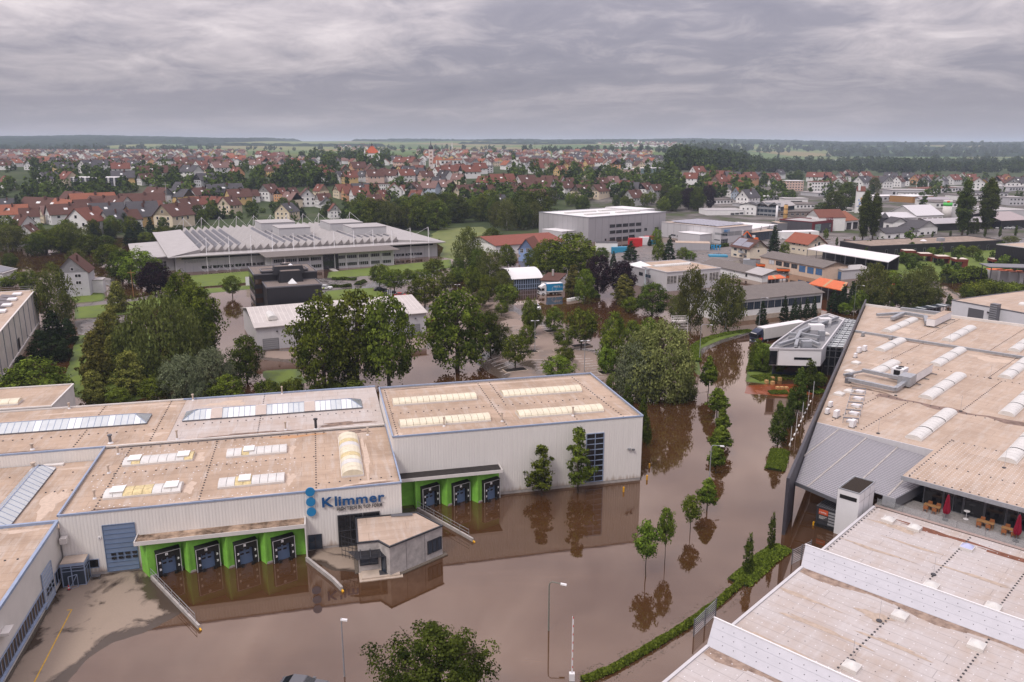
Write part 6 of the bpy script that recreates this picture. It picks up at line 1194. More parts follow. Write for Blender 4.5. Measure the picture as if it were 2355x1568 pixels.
def shedroof(name, lab, P, z, m, th=.25, posts=6, wm=None, slope=0.0, back=None, stripes=None):
 """open shed: roof sheet on posts with a dark rear wall"""
 g = [G(*p, z) for p in P]; t = thing(name, lab, 'shed', (g[0].x, g[0].y, 0)); o = g[0]
 L = [Vector((p.x - o.x, p.y - o.y, z + (slope if i > 1 else 0))) for i, p in enumerate(g)]
 MB().hexa(L, [p + Vector((0, 0, th)) for p in L]).obj('roof', m, t)
 for i in range(posts): p = L[0].lerp(L[1], (i + .03) / (posts - .94)); MB().beam((p.x, p.y, -.4), (p.x, p.y, z - .02), .22).obj('post', steel_d, t)
 q = [L[3].lerp(L[0], .08), L[2].lerp(L[1], .08)]; MB().hexa([(q[0].x, q[0].y, -.4), (q[1].x, q[1].y, -.4), (L[2].x, L[2].y, -.4), (L[3].x, L[3].y, -.4)], [(q[0].x, q[0].y, z - .05), (q[1].x, q[1].y, z - .05), (L[2].x, L[2].y, z - .05), (L[3].x, L[3].y, z - .05)]).obj('rear_wall', wm or char, t) if back is None else None
 for s in stripes or ():
  a, b_ = L[0].lerp(L[1], s), L[3].lerp(L[2], s); d = (L[1] - L[0]).normalized() * .5; MB().hexa([a - d + Vector((0, 0, th + .01)), a + d + Vector((0, 0, th + .01)), b_ + d + Vector((0, 0, th + .01)), b_ - d + Vector((0, 0, th + .01))], [a - d + Vector((0, 0, th + .04)), a + d + Vector((0, 0, th + .04)), b_ + d + Vector((0, 0, th + .04)), b_ - d + Vector((0, 0, th + .04))]).obj('roof_strip', mat('strip_tan', (.45, .28, .14), .7, .2), t)
 return t
shedroof('white_canopy', 'long white sheet roof on posts in front of the cream houses', [u1(700, 972), u1(2150, 1207), u1(2350, 1092), u1(1010, 890)], 5.6, whiteroof, posts=9)
shedroof('orange_shed', 'orange-roofed shed with tan strip by the depot water', [V(14, 370, 1465), V(14, 690, 1530), V(14, 735, 1455), V(14, 480, 1408)], 3.6, rooforange, stripes=(.45, .95)); shedroof('orange_lean_to', 'small orange lean-to roof at the end of the long shed', [u1(0, 1515), u1(325, 1490), u1(205, 1430), u1(0, 1455)], 3.2, rooforange, stripes=(.4,))
# ---- workshop with window band, right foreground of the middle distance
zw = height(*V(24, 500, 345), V(24, 500, 160)[1]); b = Bld('window_band_workshop', 'long low workshop with weathered grey roof and continuous window band', V(24, -400, 245), V(24, 502, 160), None, zw, D=17); b.walls(w_white); b.gable(eternit, 2.0, 'x', .5, w_white)
for k in range(14): facade(b.t, .6 + k * (b.W - 1) / 14, zw * .5, (b.W - 1) / 14 - .15, zw * .36, nx=3, fm=char, gm=glass_b, panes=False)
MB().box(-.05, b.W + .05, -.12, -.02, -.3, zw * .22).obj('base_band', conc_w, b.t)
# ---- dark flat pavilion and black hall
b = Bld('dark_flat_building', 'long dark single-storey building with gravel roof and red parasols', V(14, 950, 1118), V(14, 2158, 1062), V(14, 1900, 1018), 4.6); b.walls(blackclad).flat(mat('sand_roof', (.30, .235, .19), .9, .1, noise=.3, nscale=.5), char, .35)
for k in range(12): facade(b.t, 8 + k * (b.W - 12) / 12, .3, 1.3, 2.6, nx=1, fm=steel, gm=glass, panes=False, name='glass_door')
p = b.f.L(G(*u2(560, 820), 4.6)); MB().tube([(p.x, p.y, 4.7), (p.x, p.y, 5.3)], [1.5, .4], 12).obj('roof_dome', white, b.t); p = b.f.L(G(*u2(865, 825), 4.6)); MB().box(p.x - 1.5, p.x + 1.5, p.y - 1, p.y + 1, 4.7, 6.2).obj('roof_unit', steel, b.t)
for k, (x, l) in enumerate(((605, 'leftmost closed red parasol before the dark flat building'), (730, 'middle closed red parasol before the dark flat building'), (855, 'rightmost closed red parasol before the dark flat building'))):
 g = G(*u2(x, 985)); t = thing('parasol', l, 'parasol', g, 0, 'closed red parasols'); MB().tube([(0, 0, .8), (0, 0, 1.4), (0, 0, 4.2)], [.3, .75, .08], 8).obj('folded_cover', red, t); MB().cyl(0, 0, 0, .8, .06, 6).obj('pole', steel_d, t)
b = Bld('black_hall', 'tall black corrugated hall at the right edge', u2(1870, 885), u2(2420, 953), None, 9.5, D=40); b.walls(blackclad).flat(tan2, paleclad, .3)
for k in range(20): MB().box(k * b.W / 19 - .03, k * b.W / 19 + .03, -.03, 0, 0, 9.4).obj('panel_joint', dark, b.t)
for k, (x, y, l) in enumerate(((180, 1050, 'leftmost rusty red garden cube'), (470, 1110, 'second rusty red garden cube from the left'), (775, 1160, 'third rusty red garden cube from the left'), (1090, 1215, 'fourth rusty red garden cube from the left'), (1760, 1220, 'rusty red garden cube beside the black hall'))):
 g = G(*u2(x + 20, y + 90)); t = thing('garden_cube', l, 'pavilion', g, -8, 'rusty garden cubes'); rust = mat('rust_red', (.16, .035, .022), .8, .2, noise=.2); MB().box(0, 5, 0, 5, 2.6, 3.6).obj('roof_box', rust, t); MB().box(.15, 4.85, .15, 4.85, 3.61, 3.7).obj('lid', mat('lid_pale', (.62, .54, .46), .7, .2), t); MB().box(3.0 if k == 3 else 4.5, 5, .2, 4.8, -.3, 2.6).obj('side_wall', rust, t); [MB().box(x_, x_ + .15, y_, y_ + .15, -.3, 2.6).obj('post', steel_d, t) for x_ in (.1, 2.4) for y_ in (.1, 4.7)]; MB().box(.4, 2.9, 4.6, 4.7, -.3, 2.6).obj('glass', glass, t)
# ---- dark red shop
zs_ = height(*u1(780, 702), u1(780, 492)[1]); b = Bld('dark_shop', 'charcoal and wine-red showroom with rooftop sign and display window', u1(792, 492), u1(1160, 458), u1(230, 440), zs_); b.walls(mat('shop_grey', (.075, .07, .078), .7, .3)).flat(zincroof, redclad, .5)
b.win('F', u1(845, 525), u1(935, 635), 1, fm=steel, gm=mat('poster_sea', (.22, .32, .30), .4, .4, noise=.5, nscale=.8), panes=False); b.win('F', u1(975, 630), u1(1090, 712), 2, fm=paleclad, gm=glass, panes=False); b.win('F', u1(835, 645), u1(930, 718), 3, fm=steel_d, gm=glass, panes=False); b.win('F', u1(1100, 528), u1(1118, 565), 1, fm=white, panes=False)
MB().box(-.1, b.W * .12, -.15, .02, -.3, b.z + .2).obj('red_pier', redclad, b.t); MB().box(b.W * .12, b.W, -.16, -.02, b.z - 1.0, b.z + .2).obj('red_band', redclad, b.t); MB().box(b.W * .94, b.W + .1, -.15, .02, -.3, b.z - 1.0).obj('red_pier', redclad, b.t)
sk = b.W * .34; w_, ls = letters('RÜCKER', 1.0, .12, b.t, (0, -.1, b.z + .45), 0, redclad)
for o in ls: o.location.x = b.W * .66 + o.location.x * sk / w_; o.scale = (sk / w_, 2.4, 1)
for k in range(5): MB().box(-.05, 0, 3 + k * (b.D - 4) / 5, 3.12 + k * (b.D - 4) / 5, 0, b.z).obj('panel_joint', dark, b.t)
p = Bld('white_gable_shop', 'white gabled building with solar roof behind the dark showroom', u1(690, 365), u1(915, 405), None, 8.0, D=16); p.walls(w_white).gable(tile_red, 4.0, 'y', .3, w_white); p.grid('F', 2, 2, 1, 3, 1.6, 2.0)
p = Bld('red_tile_hall', 'open-fronted hall with long terracotta roof', u1(1270, 470), u1(1600, 440), None, 5.5, D=18); p.walls(w_white).gable(tile_mat('tiles_terra', (.30, .115, .065)), 4.5, 'x', .5, w_white)
for k in range(3): facade(p.t, 1.2 + k * 6.5, -.1, 5, 4.4, nx=1, fm=offwhite, gm=glass, panes=False, name='bay')
# ---- white cottages and halls on the right
p = Bld('white_cottage', 'white house with grey roof and small square windows behind the hedge row', u2(485, 595), u2(815, 573), None, height(*u2(485, 725), u2(485, 595)[1]), 'house', D=15); p.walls(w_white).gable(tile_gr, 3.6, 'y', .4, w_white)
for (a, c) in (((512, 668), (563, 702)), ((632, 660), (655, 695)), ((722, 655), (773, 688))): p.win('F', u2(*a), u2(*c), 2, fm=dark, panes=False)
p = Bld('white_cottage_wing', 'low white wing with blue-grey roof beside the white house', u2(-110, 690), u2(485, 650), None, 3.4, 'house', D=10); p.walls(w_white).gable(tile_gr, 2.4, 'x', .3, w_white)
for k in range(4): facade(p.t, 2 + k * p.W / 4.2, 1.0, 1.6, 1.3, nx=2, fm=dark, panes=False)
p = Bld('turret_house', 'white house with slate turret beside the tall poplar', u1(2060, 470), u1(2225, 495), None, 6.0, 'house', D=9); p.walls(w_white).gable(tile_gr, 2.6, 'x', .4, w_white); MB().box(-3.5, .2, -.3, 3.2, -.5, 8).obj('turret', dark, p.t); MB().tube([(-1.65, 1.45, 8), (-1.65, 1.45, 11)], [2.9, .1], 4).obj('turret_roof', tile_gr, p.t); p.grid('F', 1, 1, 2.6, 2, 2.4, 1.8)
p = Bld('big_white_hall', 'white hall with pale metal gable roof and open red bays', u2(440, 368), u2(915, 352), None, 5.2, D=24); p.walls(w_white).gable(mat('metal_pale', (.56, .54, .545), .5, .4, noise=.05), 5.5, 'x', .5, w_white)
for k in range(5): facade(p.t, 1 + k * p.W / 5.1, -.2, p.W / 5.1 - 1.2, 3.8, nx=1, fm=offwhite, gm=mat('bay_dark', (.05, .02, .02), .6, .3), panes=False, name='bay')
p = Bld('low_white_hall', 'low white hall with open bays left of the bigger pale-roofed hall', u1(2120, 410), u2(430, 398), None, 4.2, D=16); p.walls(w_white).gable(MATS['metal_pale'], 2.6, 'x', .5, w_white)
for k in range(5): facade(p.t, 1 + k * p.W / 5.1, -.2, p.W / 5.1 - 1.2, 3.2, nx=1, fm=offwhite, gm=MATS['bay_dark'], panes=False, name='bay')
p = Bld('solar_long_hall', 'long low hall with dark solar roof behind the poplars', u2(745, 512), u2(2000, 462), None, 4.5, D=16); p.walls(glass).gable(mat('roof_lilac', (.36, .335, .345), .4, .5, noise=.1), 2.0, 'x', .8, char)
p = Bld('dark_glass_showroom', 'dark glass car showroom with pinkish roof at the right edge', u2(1950, 450), u2(2420, 430), None, 5.5, D=26); p.walls(glass).gable(mat('roof_pink', (.36, .30, .295), .6, .3, noise=.1), 3.5, 'x', 1.2, char)
p = Bld('grey_arch_hall', 'grey metal hall with three round emblems at the right edge', u2(1800, 280), u2(2420, 262), None, 7.0, D=34); p.walls(paleclad).flat(zincroof, white, .3)
for k in range(3): MB().tube([(p.W * (.42 + .11 * k), -.1, 3.2), (p.W * (.42 + .11 * k), -.25, 3.2)], 1.5, 16).obj('emblem', steel, p.t)
p = Bld('wood_clad_hall', 'ochre timber-clad hall with white roof in the middle right', u2(380, 30), u2(740, 10), None, 5.5, D=22); p.walls(woodclad).flat(whiteroof, white, .3)
p = Bld('yard_hall', 'long white yard hall with mauve roof behind the yellow vans', u2(515, 80), u2(1030, 85), None, 5.0, D=14); p.walls(w_white).gable(mat('roof_mauve', (.33, .30, .315), .6, .3), 1.6, 'x', .5, w_white)
def silo():
 g = G(*u2(965, 412)); h = height(*u2(965, 412), u2(985, 95)[1]); t = thing('pale_silo', 'round pale silo with green band and orange mark', 'silo', g); r = 5.2 * .55
 MB().tube([(0, 0, -.3), (0, 0, h * .68)], r, 20).obj('shaft', offwhite, t, True); MB().tube([(0, 0, h * .681), (0, 0, h * .88)], r, 20).obj('band', mat('band_green', (.10, .55, .10), .5, .4), t, True); MB().tube([(0, 0, h * .881), (0, 0, h)], r, 20).obj('top', offwhite, t, True)
 MB().box(-r * .7, -r * .1, -r - .1, -r + .4, h * .91, h * .985).obj('mark', orange, t)
silo()
def tower():
 a = V(14, 800, 812); b_ = V(14, 868, 812); g = G(*a); w = (G(*b_) - g).length; h = height(*a, V(14, 800, 605)[1]); t = thing('painted_tower', 'white square tower with painted mural and small red roof beside the poplar', 'tower', g, -14)
 MB().box(0, w, 0, w * .8, -.4, h).obj('wall', w_white, t); gable_roof(t, w, w * .8, h, 3.0, 'x', .3, tile_red, w_white); MB().box(w * .1, w * .4, -.6 + .6, w * .3, h, h + 4.5).obj('top_box', w_white, t)
 for k, (x, z, s, m_) in enumerate(((.6, .6, .2, w_yel), (.3, .55, .15, w_blue), (.7, .45, .18, w_or), (.45, .38, .22, w_blue), (.25, .3, .3, mat('mural_blue', (.12, .20, .45), .8, .2)))): MB().box(w * x - w * s / 2, w * x + w * s / 2, -.03, -.005, h * z, h * z + w * s * (1.6 if k < 4 else .3)).obj('mural_patch', m_, t)
tower()
# ---- blue house with red roof, glass pavilion, annex
p = Bld('blue_house', 'sky-blue house with red tiled gables and white windows', v3(60, 1138), v3(195, 1143), None, height(*v3(60, 1252), v3(60, 1140)[1]), 'house', D=13); p.walls(w_blue).gable(tile_red, 4.2, 'y', .5, w_blue)
for (a, c) in (((75, 1138), (105, 1175)), ((130, 1132), (158, 1170)), ((60, 1190), (78, 1215))): p.win('F', v3(*a), v3(*c), 2, 2, fm=white)
p2 = Bld('red_roof_annex', 'long flat building with wide red-brown roof beside the blue house', v3(-150, 1110), v3(480, 1068), None, 4.2, D=30); p2.walls(w_white).gable(tile_mat('tiles_rosy', (.26, .085, .06)), 2.6, 'x', .6, w_white)
zg = height(*u4(730, 690), u4(730, 500)[1]); p = Bld('glass_pavilion', 'white-roofed pavilion with blue-framed glass walls standing in brown water', u4(250, 525), u4(735, 498), None, zg, D=16); p.walls(glass_b)
b_ = MB()
for k in range(12):
 s0 = k / 12; s1 = (k + 1) / 12; z_ = lambda s: zg + 2.6 * (1 - (2 * s - 1) ** 2); b_.hexa([(-1, 16 * s0 - .5, z_(s0)), (p.W + .6, 16 * s0 - .5, z_(s0)), (p.W + .6, 16 * s1 - .5, z_(s1)), (-1, 16 * s1 - .5, z_(s1))], [(-1, 16 * s0 - .5, z_(s0) + .15), (p.W + .6, 16 * s0 - .5, z_(s0) + .15), (p.W + .6, 16 * s1 - .5, z_(s1) + .15), (-1, 16 * s1 - .5, z_(s1) + .15)])
b_.obj('vault_roof', whiteroof, p.t)
for k in range(13): MB().box(k * p.W / 12 - .09, k * p.W / 12 + .09, -.15, 0, -.3, zg).obj('mullion', blue, p.t)
for z_ in (.3, zg * .45, zg * .95): MB().box(0, p.W, -.13, -.01, z_, z_ + .2).obj('transom', blue, p.t)
p = Bld('white_gate_annex', 'small white annex with dark mono-pitch roof behind the blue truck', u4(735, 548), u4(1035, 565), None, 3.4, D=9); p.walls(w_white); MB().hexa([(-.4, -.4, 3.42), (p.W + .4, -.4, 3.42), (p.W + .4, 9.4, 4.6), (-.4, 9.4, 4.6)], [(-.4, -.4, 3.75), (p.W + .4, -.4, 3.75), (p.W + .4, 9.4, 4.9), (-.4, 9.4, 4.9)]).obj('roof', tile_br, p.t); facade(p.t, 1.2, 1.2, 1.3, 1.4, nx=1, fm=dark, panes=False); facade(p.t, p.W * .55, 1.4, 3.2, 1.1, nx=3, fm=dark, panes=False); chimney(p.t, p.W * .45, 5, 5.5, 1.2, conc)
# ================================================================ the town
def GT(x, y):
 """photo position -> point on the terrain"""
 u = (x - CX) / FPX; v = (y - CY) / FPX; r = Vector((u, math.cos(TH) - v * math.sin(TH), -(math.sin(TH) + v * math.cos(TH)))); t = 60.0
 while t < 14000:
  p = Vector((r.x * t, r.y * t, CAM_H + r.z * t)); g = max(0, zt(p.x, p.y))
  if p.z <= g: break
  t += max(1.0, (p.z - g) * 1.2)
 return Vector((r.x * t, r.y * t, max(0, zt(r.x * t, r.y * t))))
WALLS = {'w': ('white', w_white), 'c': ('cream', w_cream), 'y': ('yellow', w_yel), 'o': ('apricot', w_or), 'b': ('pale blue', mat('render_paleblue', (.46, .52, .60), .85, .2)), 'p': ('pinkish', w_pink), 'g': ('grey', w_grey)}
ROOFS = {'r': ('red', tile_red), 'o': ('orange', tile_or), 'b': ('brown', tile_br), 'g': ('grey', tile_gr), 'p': ('faded red', tile_pk), 'd': ('dark', tile_dk)}
HP = {}
def house_proto(code, detail=True):
 if code in HP: return HP[code]
 wm, rm = WALLS[code[0]][1], ROOFS[code[1]][1]; W, D, z, rise = 10.0, 13.0, 5.2, 4.6
 t = bpy.data.objects.new('town_house', None); C.objects.link(t)
 MB().box(0, W, 0, D, -3, z).obj('wall', wm, t); gable_roof(t, W, D, z, rise, 'y', .5, rm, wm)
 w = MB().box(0, 1.1, -.06, 0, 0, 1.35).box(.1, 1.0, -.09, -.062, .1, 1.25, 1).obj('window', [white, glass], t)
 spots = [(1.6, 0, 1.0, 0), (4.4, 0, 1.0, 0), (7.2, 0, 1.0, 0), (1.6, 0, 3.4, 0), (4.4, 0, 3.4, 0), (7.2, 0, 3.4, 0), (4.4, 0, 6.2, 0)] + [(W, 2 + 3.2 * k, 3.2, PI / 2) for k in range(3)] + [(0, 3.2 + 3.2 * k, 3.2, -PI / 2) for k in range(3)]
 copies('window', w, t, spots); MB().box(W * .5 + .8, W * .5 + 1.5, 7, 7.7, z + 2, z + rise + .9).obj('chimney', tile_br, t)
 rl = MB().hexa([(W * .72, 5, z + rise * .56 + .1), (W * .72 + .9, 5, z + rise * .36 + .14), (W * .72 + .9, 6.3, z + rise * .36 + .14), (W * .72, 6.3, z + rise * .56 + .1)], [(W * .72, 5, z + rise * .56 + .24), (W * .72 + .9, 5, z + rise * .36 + .28), (W * .72 + .9, 6.3, z + rise * .36 + .28), (W * .72, 6.3, z + rise * .56 + .24)]); rl.obj('roof_window', sky_white, t)
 t['fresh'] = 1; HP[code] = t; return t
HOUSES = []
def put_house(p, code, gw, ln, ang, zone, hs=1.0):
 pr = house_proto(code[:2]); sx, sy = gw / 10.0, ln / 13.0
 off = Vector((math.cos(ang) * gw / 2 - math.sin(ang) * ln / 2, math.sin(ang) * gw / 2 + math.cos(ang) * ln / 2, 0)); loc = p - off; loc.z = p.z
 sc = (sx * 1.06, sy * 1.06, (.55 * sx + .45) * hs * 1.05)
 if 'fresh' in pr: del pr['fresh']; o = pr; o.location = loc; o.rotation_euler = (0, 0, ang); o.scale = sc
 else: o = dup(pr, loc, ang, sc)
 o.name = 'town_house'; tag(o, 'x', 'house'); HOUSES.append((o, code[:2], zone, pj(p)[0])); return o
def hand(crop, s, zone):
 for it in s.split(';'):
  x, y, code, w = it.split(); px = V(crop, float(x), float(y)); p = GT(*px); d = p.length; m = float(w) / 4 / FPX * d; r = random.Random(int(float(x) * 7 + float(y)))
  if code[2] == 'G': gw = min(14, max(7.5, m * .95)); ln = gw * 1.25; ang = r.uniform(-.45, -.15) if r.random() < .5 else r.uniform(.15, .4)
  else: ln = min(48, max(10, m * 1.05)); gw = min(12, max(8.5, ln * .7)); ang = -PI / 2 + r.uniform(.4, .95) if r.random() < .6 else -PI / 2 - r.uniform(.35, .8)
  put_house(p, code, gw, ln, ang, zone, r.uniform(1.02, 1.2))
hand(11, '75 575 wrS 100;450 555 wgG 105;585 455 ygS 115;640 560 crS 170;820 440 wgG 115;1110 455 wrS 120;1135 545 ygS 150;1640 465 wbS 120;1765 490 wgS 160;1400 505 wbS 210;1340 548 wbS 100;1900 455 cbS 90;2020 445 wpS 140;2180 500 orS 110;1890 570 ggS 140;2165 557 orS 80;1540 395 wgS 110;1660 395 wrS 100;1800 385 ygS 100;1960 380 brS 110;2180 355 woS 120;2300 390 cgG 110', 'on the hillside at left')
hand(11, '700 755 wbS 220;430 850 obS 390;560 860 coS 480;850 785 coS 290;970 822 cbS 290;110 905 woS 200;60 800 pgS 120;280 920 wbS 120;620 905 wbS 250;500 895 cpS 160;820 872 wbS 200;990 905 wgS 220;810 1000 wrG 230;1290 935 ygG 200;1150 955 wbS 190;1100 800 bbS 280;1310 785 wbS 290;1390 855 wrS 160;1460 725 wbS 250;1310 872 wgS 200;1120 835 wbS 190;1600 935 cbG 200;1720 855 wbG 150;1830 800 wrS 140;1850 705 wbS 160;1690 670 ygS 150;1440 655 ggS 110;2190 730 ybS 170;2300 712 wbS 120;2060 685 wgS 260;1940 712 wrG 80;1650 725 ygS 190;230 1010 wbS 150;275 1110 wbG 140;1050 985 wgG 150;2010 790 crS 140;2110 815 cbG 130;60 905 wgS 110', 'behind the left trees')
hand(12, '690 490 cbG 100;600 462 wrS 80;820 475 crG 90;900 505 yrG 75;250 475 wrS 140;360 475 orS 80;420 462 cgS 70;150 472 ybS 110;560 462 wrG 55;935 450 obS 120;1055 470 cbG 90;1170 500 pbG 100;1260 480 ggG 90;1335 468 yrG 75;1400 470 bgS 110;1500 468 wrS 100;1590 482 ybG 80;1000 520 ggS 110;1090 530 pbS 130;860 535 yrS 110;780 530 wgS 90;660 520 wrS 110;1250 520 wbS 120;1370 520 wrS 130;1480 510 ggS 130;1560 520 pbS 110;1740 520 wdS 120;1760 480 crS 150;1960 490 wrS 150;1680 490 wrS 100;1870 450 wrS 90;2050 450 wrS 110;1680 590 ggS 120;1860 555 cpS 100;60 380 wrS 120;120 320 crS 100;210 310 wpS 80;250 350 pbS 80;60 300 wrS 100;1290 360 wgS 90;1340 385 prS 120;1420 390 prS 120;1530 370 wrG 50', 'below the church')
hand(12, '960 657 wgS 140;810 665 crS 150;1060 655 crS 110;1270 658 wrG 125;1450 658 wbG 130;1370 660 wrS 70;1600 642 bpS 140;1750 630 wpS 135;1970 700 cbS 290;2210 690 wbS 180;2250 595 wrS 200;2110 585 wrS 130;470 742 wbG 150;120 690 wbG 120;230 700 orG 80;330 685 ybG 70;600 668 crS 95;330 760 cpS 150;285 875 cgG 140;650 800 wgG 120;720 855 wrG 100;1150 720 yrG 110;1450 742 wgG 80;1480 720 wrS 90;1895 780 wgG 120;870 690 orS 130;950 705 wrS 140;1080 760 gbS 120;620 755 wbS 110;2230 780 cgS 110', 'along the central town edge')
hand(13, '120 585 wbS 160;370 590 wbS 190;300 615 wbS 140;510 590 wbS 110;190 660 wbS 250;180 730 wbS 210;370 680 wbS 120;640 680 cbS 160;790 670 cbS 160;500 640 wbS 130;700 620 wbS 130;820 600 wbS 110;920 580 wpS 90;1090 650 wgS 130;1215 650 wbS 140;1310 655 gbS 100;1110 738 wbS 150;1050 620 wrS 120;20 670 wbS 80;10 590 wbS 60', 'behind the tall grey hall')
hand(13, '205 380 ybG 45;430 400 wrS 80;280 395 orS 90;600 430 yrS 80;510 410 yrS 80;340 430 crS 90;440 465 yrS 90;220 445 wrS 110;700 400 yrS 80;740 480 cgS 110;990 395 ggS 70;1080 370 orS 60;1130 370 ygS 70;1190 380 ggG 60;1260 340 wgS 90;1345 345 wgS 70;1075 345 wrG 40;860 335 wgS 70;930 330 wgS 60;560 340 wgS 80;480 330 wrS 70;640 310 cgS 70;760 320 crS 70;310 340 wbG 60;1640 545 wrS 110;1700 485 wrS 110;1880 520 orS 110;1950 520 orS 110;2020 540 wgS 120;2170 545 orS 140;2260 520 ggG 80;2320 520 orS 80;1900 580 rrS 130;1790 620 wrS 90;2060 580 orS 140;1930 640 crS 110;1990 655 wgS 110;2080 690 boS 60;2160 740 wgS 160'.replace('rrS', 'prS'), 'on the far central estate')
hand(14, '45 525 wrS 90;100 490 wgS 80;60 560 wrS 110;430 520 wrS 120;520 515 wrS 90;560 560 prS 140;660 520 wrS 100;760 520 wbS 100;880 515 wrS 100;660 570 wbS 110;860 580 wgS 140;1060 580 wgG 90;1130 560 wgS 110;1190 570 wbS 100;1240 560 wgG 70;1350 545 orS 90;1420 540 orS 90;1500 540 wrS 90;1430 575 wdS 130;1580 555 ggS 130;1690 550 wrS 110;1780 530 wrS 90;1850 520 prS 70;1910 590 wrG 110;1980 590 ydS 110;2060 590 wbG 90;2110 570 wrS 110;2180 555 orG 90;2230 590 wbG 100;2300 580 wgS 110;2340 560 prS 90;1000 545 prS 70;1280 520 wgS 80;720 490 wrS 80;1120 520 ggS 90', 'on the plain at right')
# rows farther up the hill: the largest stay single houses, the farthest read as one mass
FARH = []
rr = random.Random(11)
for row in range(17):
 Y = 985 + row * 62 + row * row * 2.2; u = -.66
 while u < .20:
  u += rr.uniform(15, 30) / Y
  if rr.random() < .16: continue
  x = u * Y; y = Y + rr.uniform(-18, 18); sx, sy = pj((x, y, zt(x, y)))
  if 700 < sx < 1010 and Y < 1150 or 1040 < sx < 1150 and Y < 1080: continue
  if 560 < sx < 960 and Y > 1500: continue
  if sx > 1500: continue
  FARH.append((Y, x, y, rr.choice('wwwwwwwwccyopg') + rr.choice('rrobbbggpp'), rr.choice((0, 1, 1)), rr.uniform(9.5, 12), rr.uniform(12, 16), rr.uniform(-.6, .6)))
FARH.sort()
NSINGLE = 84
for (Y, x, y, code, g, gw, ln, da) in FARH[:NSINGLE]: put_house(Vector((x, y, zt(x, y))), code, gw, ln, (da if g else -PI / 2 + da), 'in the upper town rows')
def far_mass():
 keys = list('wcyopg') + ['R' + k for k in 'robgp']; mats_ = [WALLS[k][1] for k in 'wcyopg'] + [ROOFS[k][1] for k in 'robgp']; b = MB()
 def one(x, y, z0, code, gw, ln, ang, h=5.0, rise=4.2):
  c, s = math.cos(ang), math.sin(ang); T = lambda p: (x + (p[0] - gw / 2) * c - (p[1] - ln / 2) * s, y + (p[0] - gw / 2) * s + (p[1] - ln / 2) * c, z0 + p[2]); wi = 'wcyopg'.index(code[0] if code[0] in 'wcyopg' else 'w'); ri = 6 + 'robgp'.index(code[1])
  v = [(0, 0, -3), (gw, 0, -3), (gw, ln, -3), (0, ln, -3), (0, 0, h), (gw, 0, h), (gw, ln, h), (0, ln, h), (gw / 2, 0, h + rise), (gw / 2, ln, h + rise)]
  b.add([T(p) for p in v], [(0, 1, 5, 8, 4), (1, 2, 6, 5), (2, 3, 7, 9, 6), (3, 0, 4, 7)], wi)
  q = [(-.5, -.5, h - .3), (gw / 2, -.5, h + rise + .2), (gw / 2, ln + .5, h + rise + .2), (-.5, ln + .5, h - .3), (gw + .5, -.5, h - .3), (gw + .5, ln + .5, h - .3)]
  b.add([T(p) for p in q], [(0, 1, 2, 3), (1, 4, 5, 2)], ri)
 for (Y, x, y, code, g, gw, ln, da) in FARH[NSINGLE:]: one(x, y, zt(x, y), code, gw, ln, da if g else -PI / 2 + da)
 r = random.Random(4)
 for _ in range(95):                      # the village on the far ridge
  p = GT(r.gauss(1475, 45) if r.random() < .7 else r.uniform(1430, 1560), r.uniform(327.5, 338)); one(p.x, p.y, zt(p.x, p.y), r.choice('wwwc') + r.choice('rrbp'), 10, 14, r.uniform(-1.5, 1.5))
 for _ in range(30): p = GT(r.uniform(770, 860), r.uniform(333, 345)); one(p.x, p.y, zt(p.x, p.y), r.choice('wwc') + r.choice('rrb'), 11, 15, r.uniform(-1.5, 1.5))
 tag(b.obj('distant_houses', mats_), 'mass of tiny white houses with red roofs on the far slopes', 'houses', kind='stuff')
far_mass()
# labels: wall and roof colour, place, and rank from the left among look-alikes
def label_houses():
 by = {}
 for (o, code, zone, x) in HOUSES: by.setdefault((code, zone), []).append((x, o))
 for (code, zone), l in by.items():
  l.sort(key=lambda e: e[0]); base = '%s house with %s roof' % (WALLS[code[0]][0], ROOFS[code[1]][0])
  for i, (x, o) in enumerate(l):
   o['label'] = base + (' ' + zone if len(l) == 1 else ', %s from left, %s' % (ordw(i + 1), zone)); o['group'] = 'town houses ' + zone
label_houses()
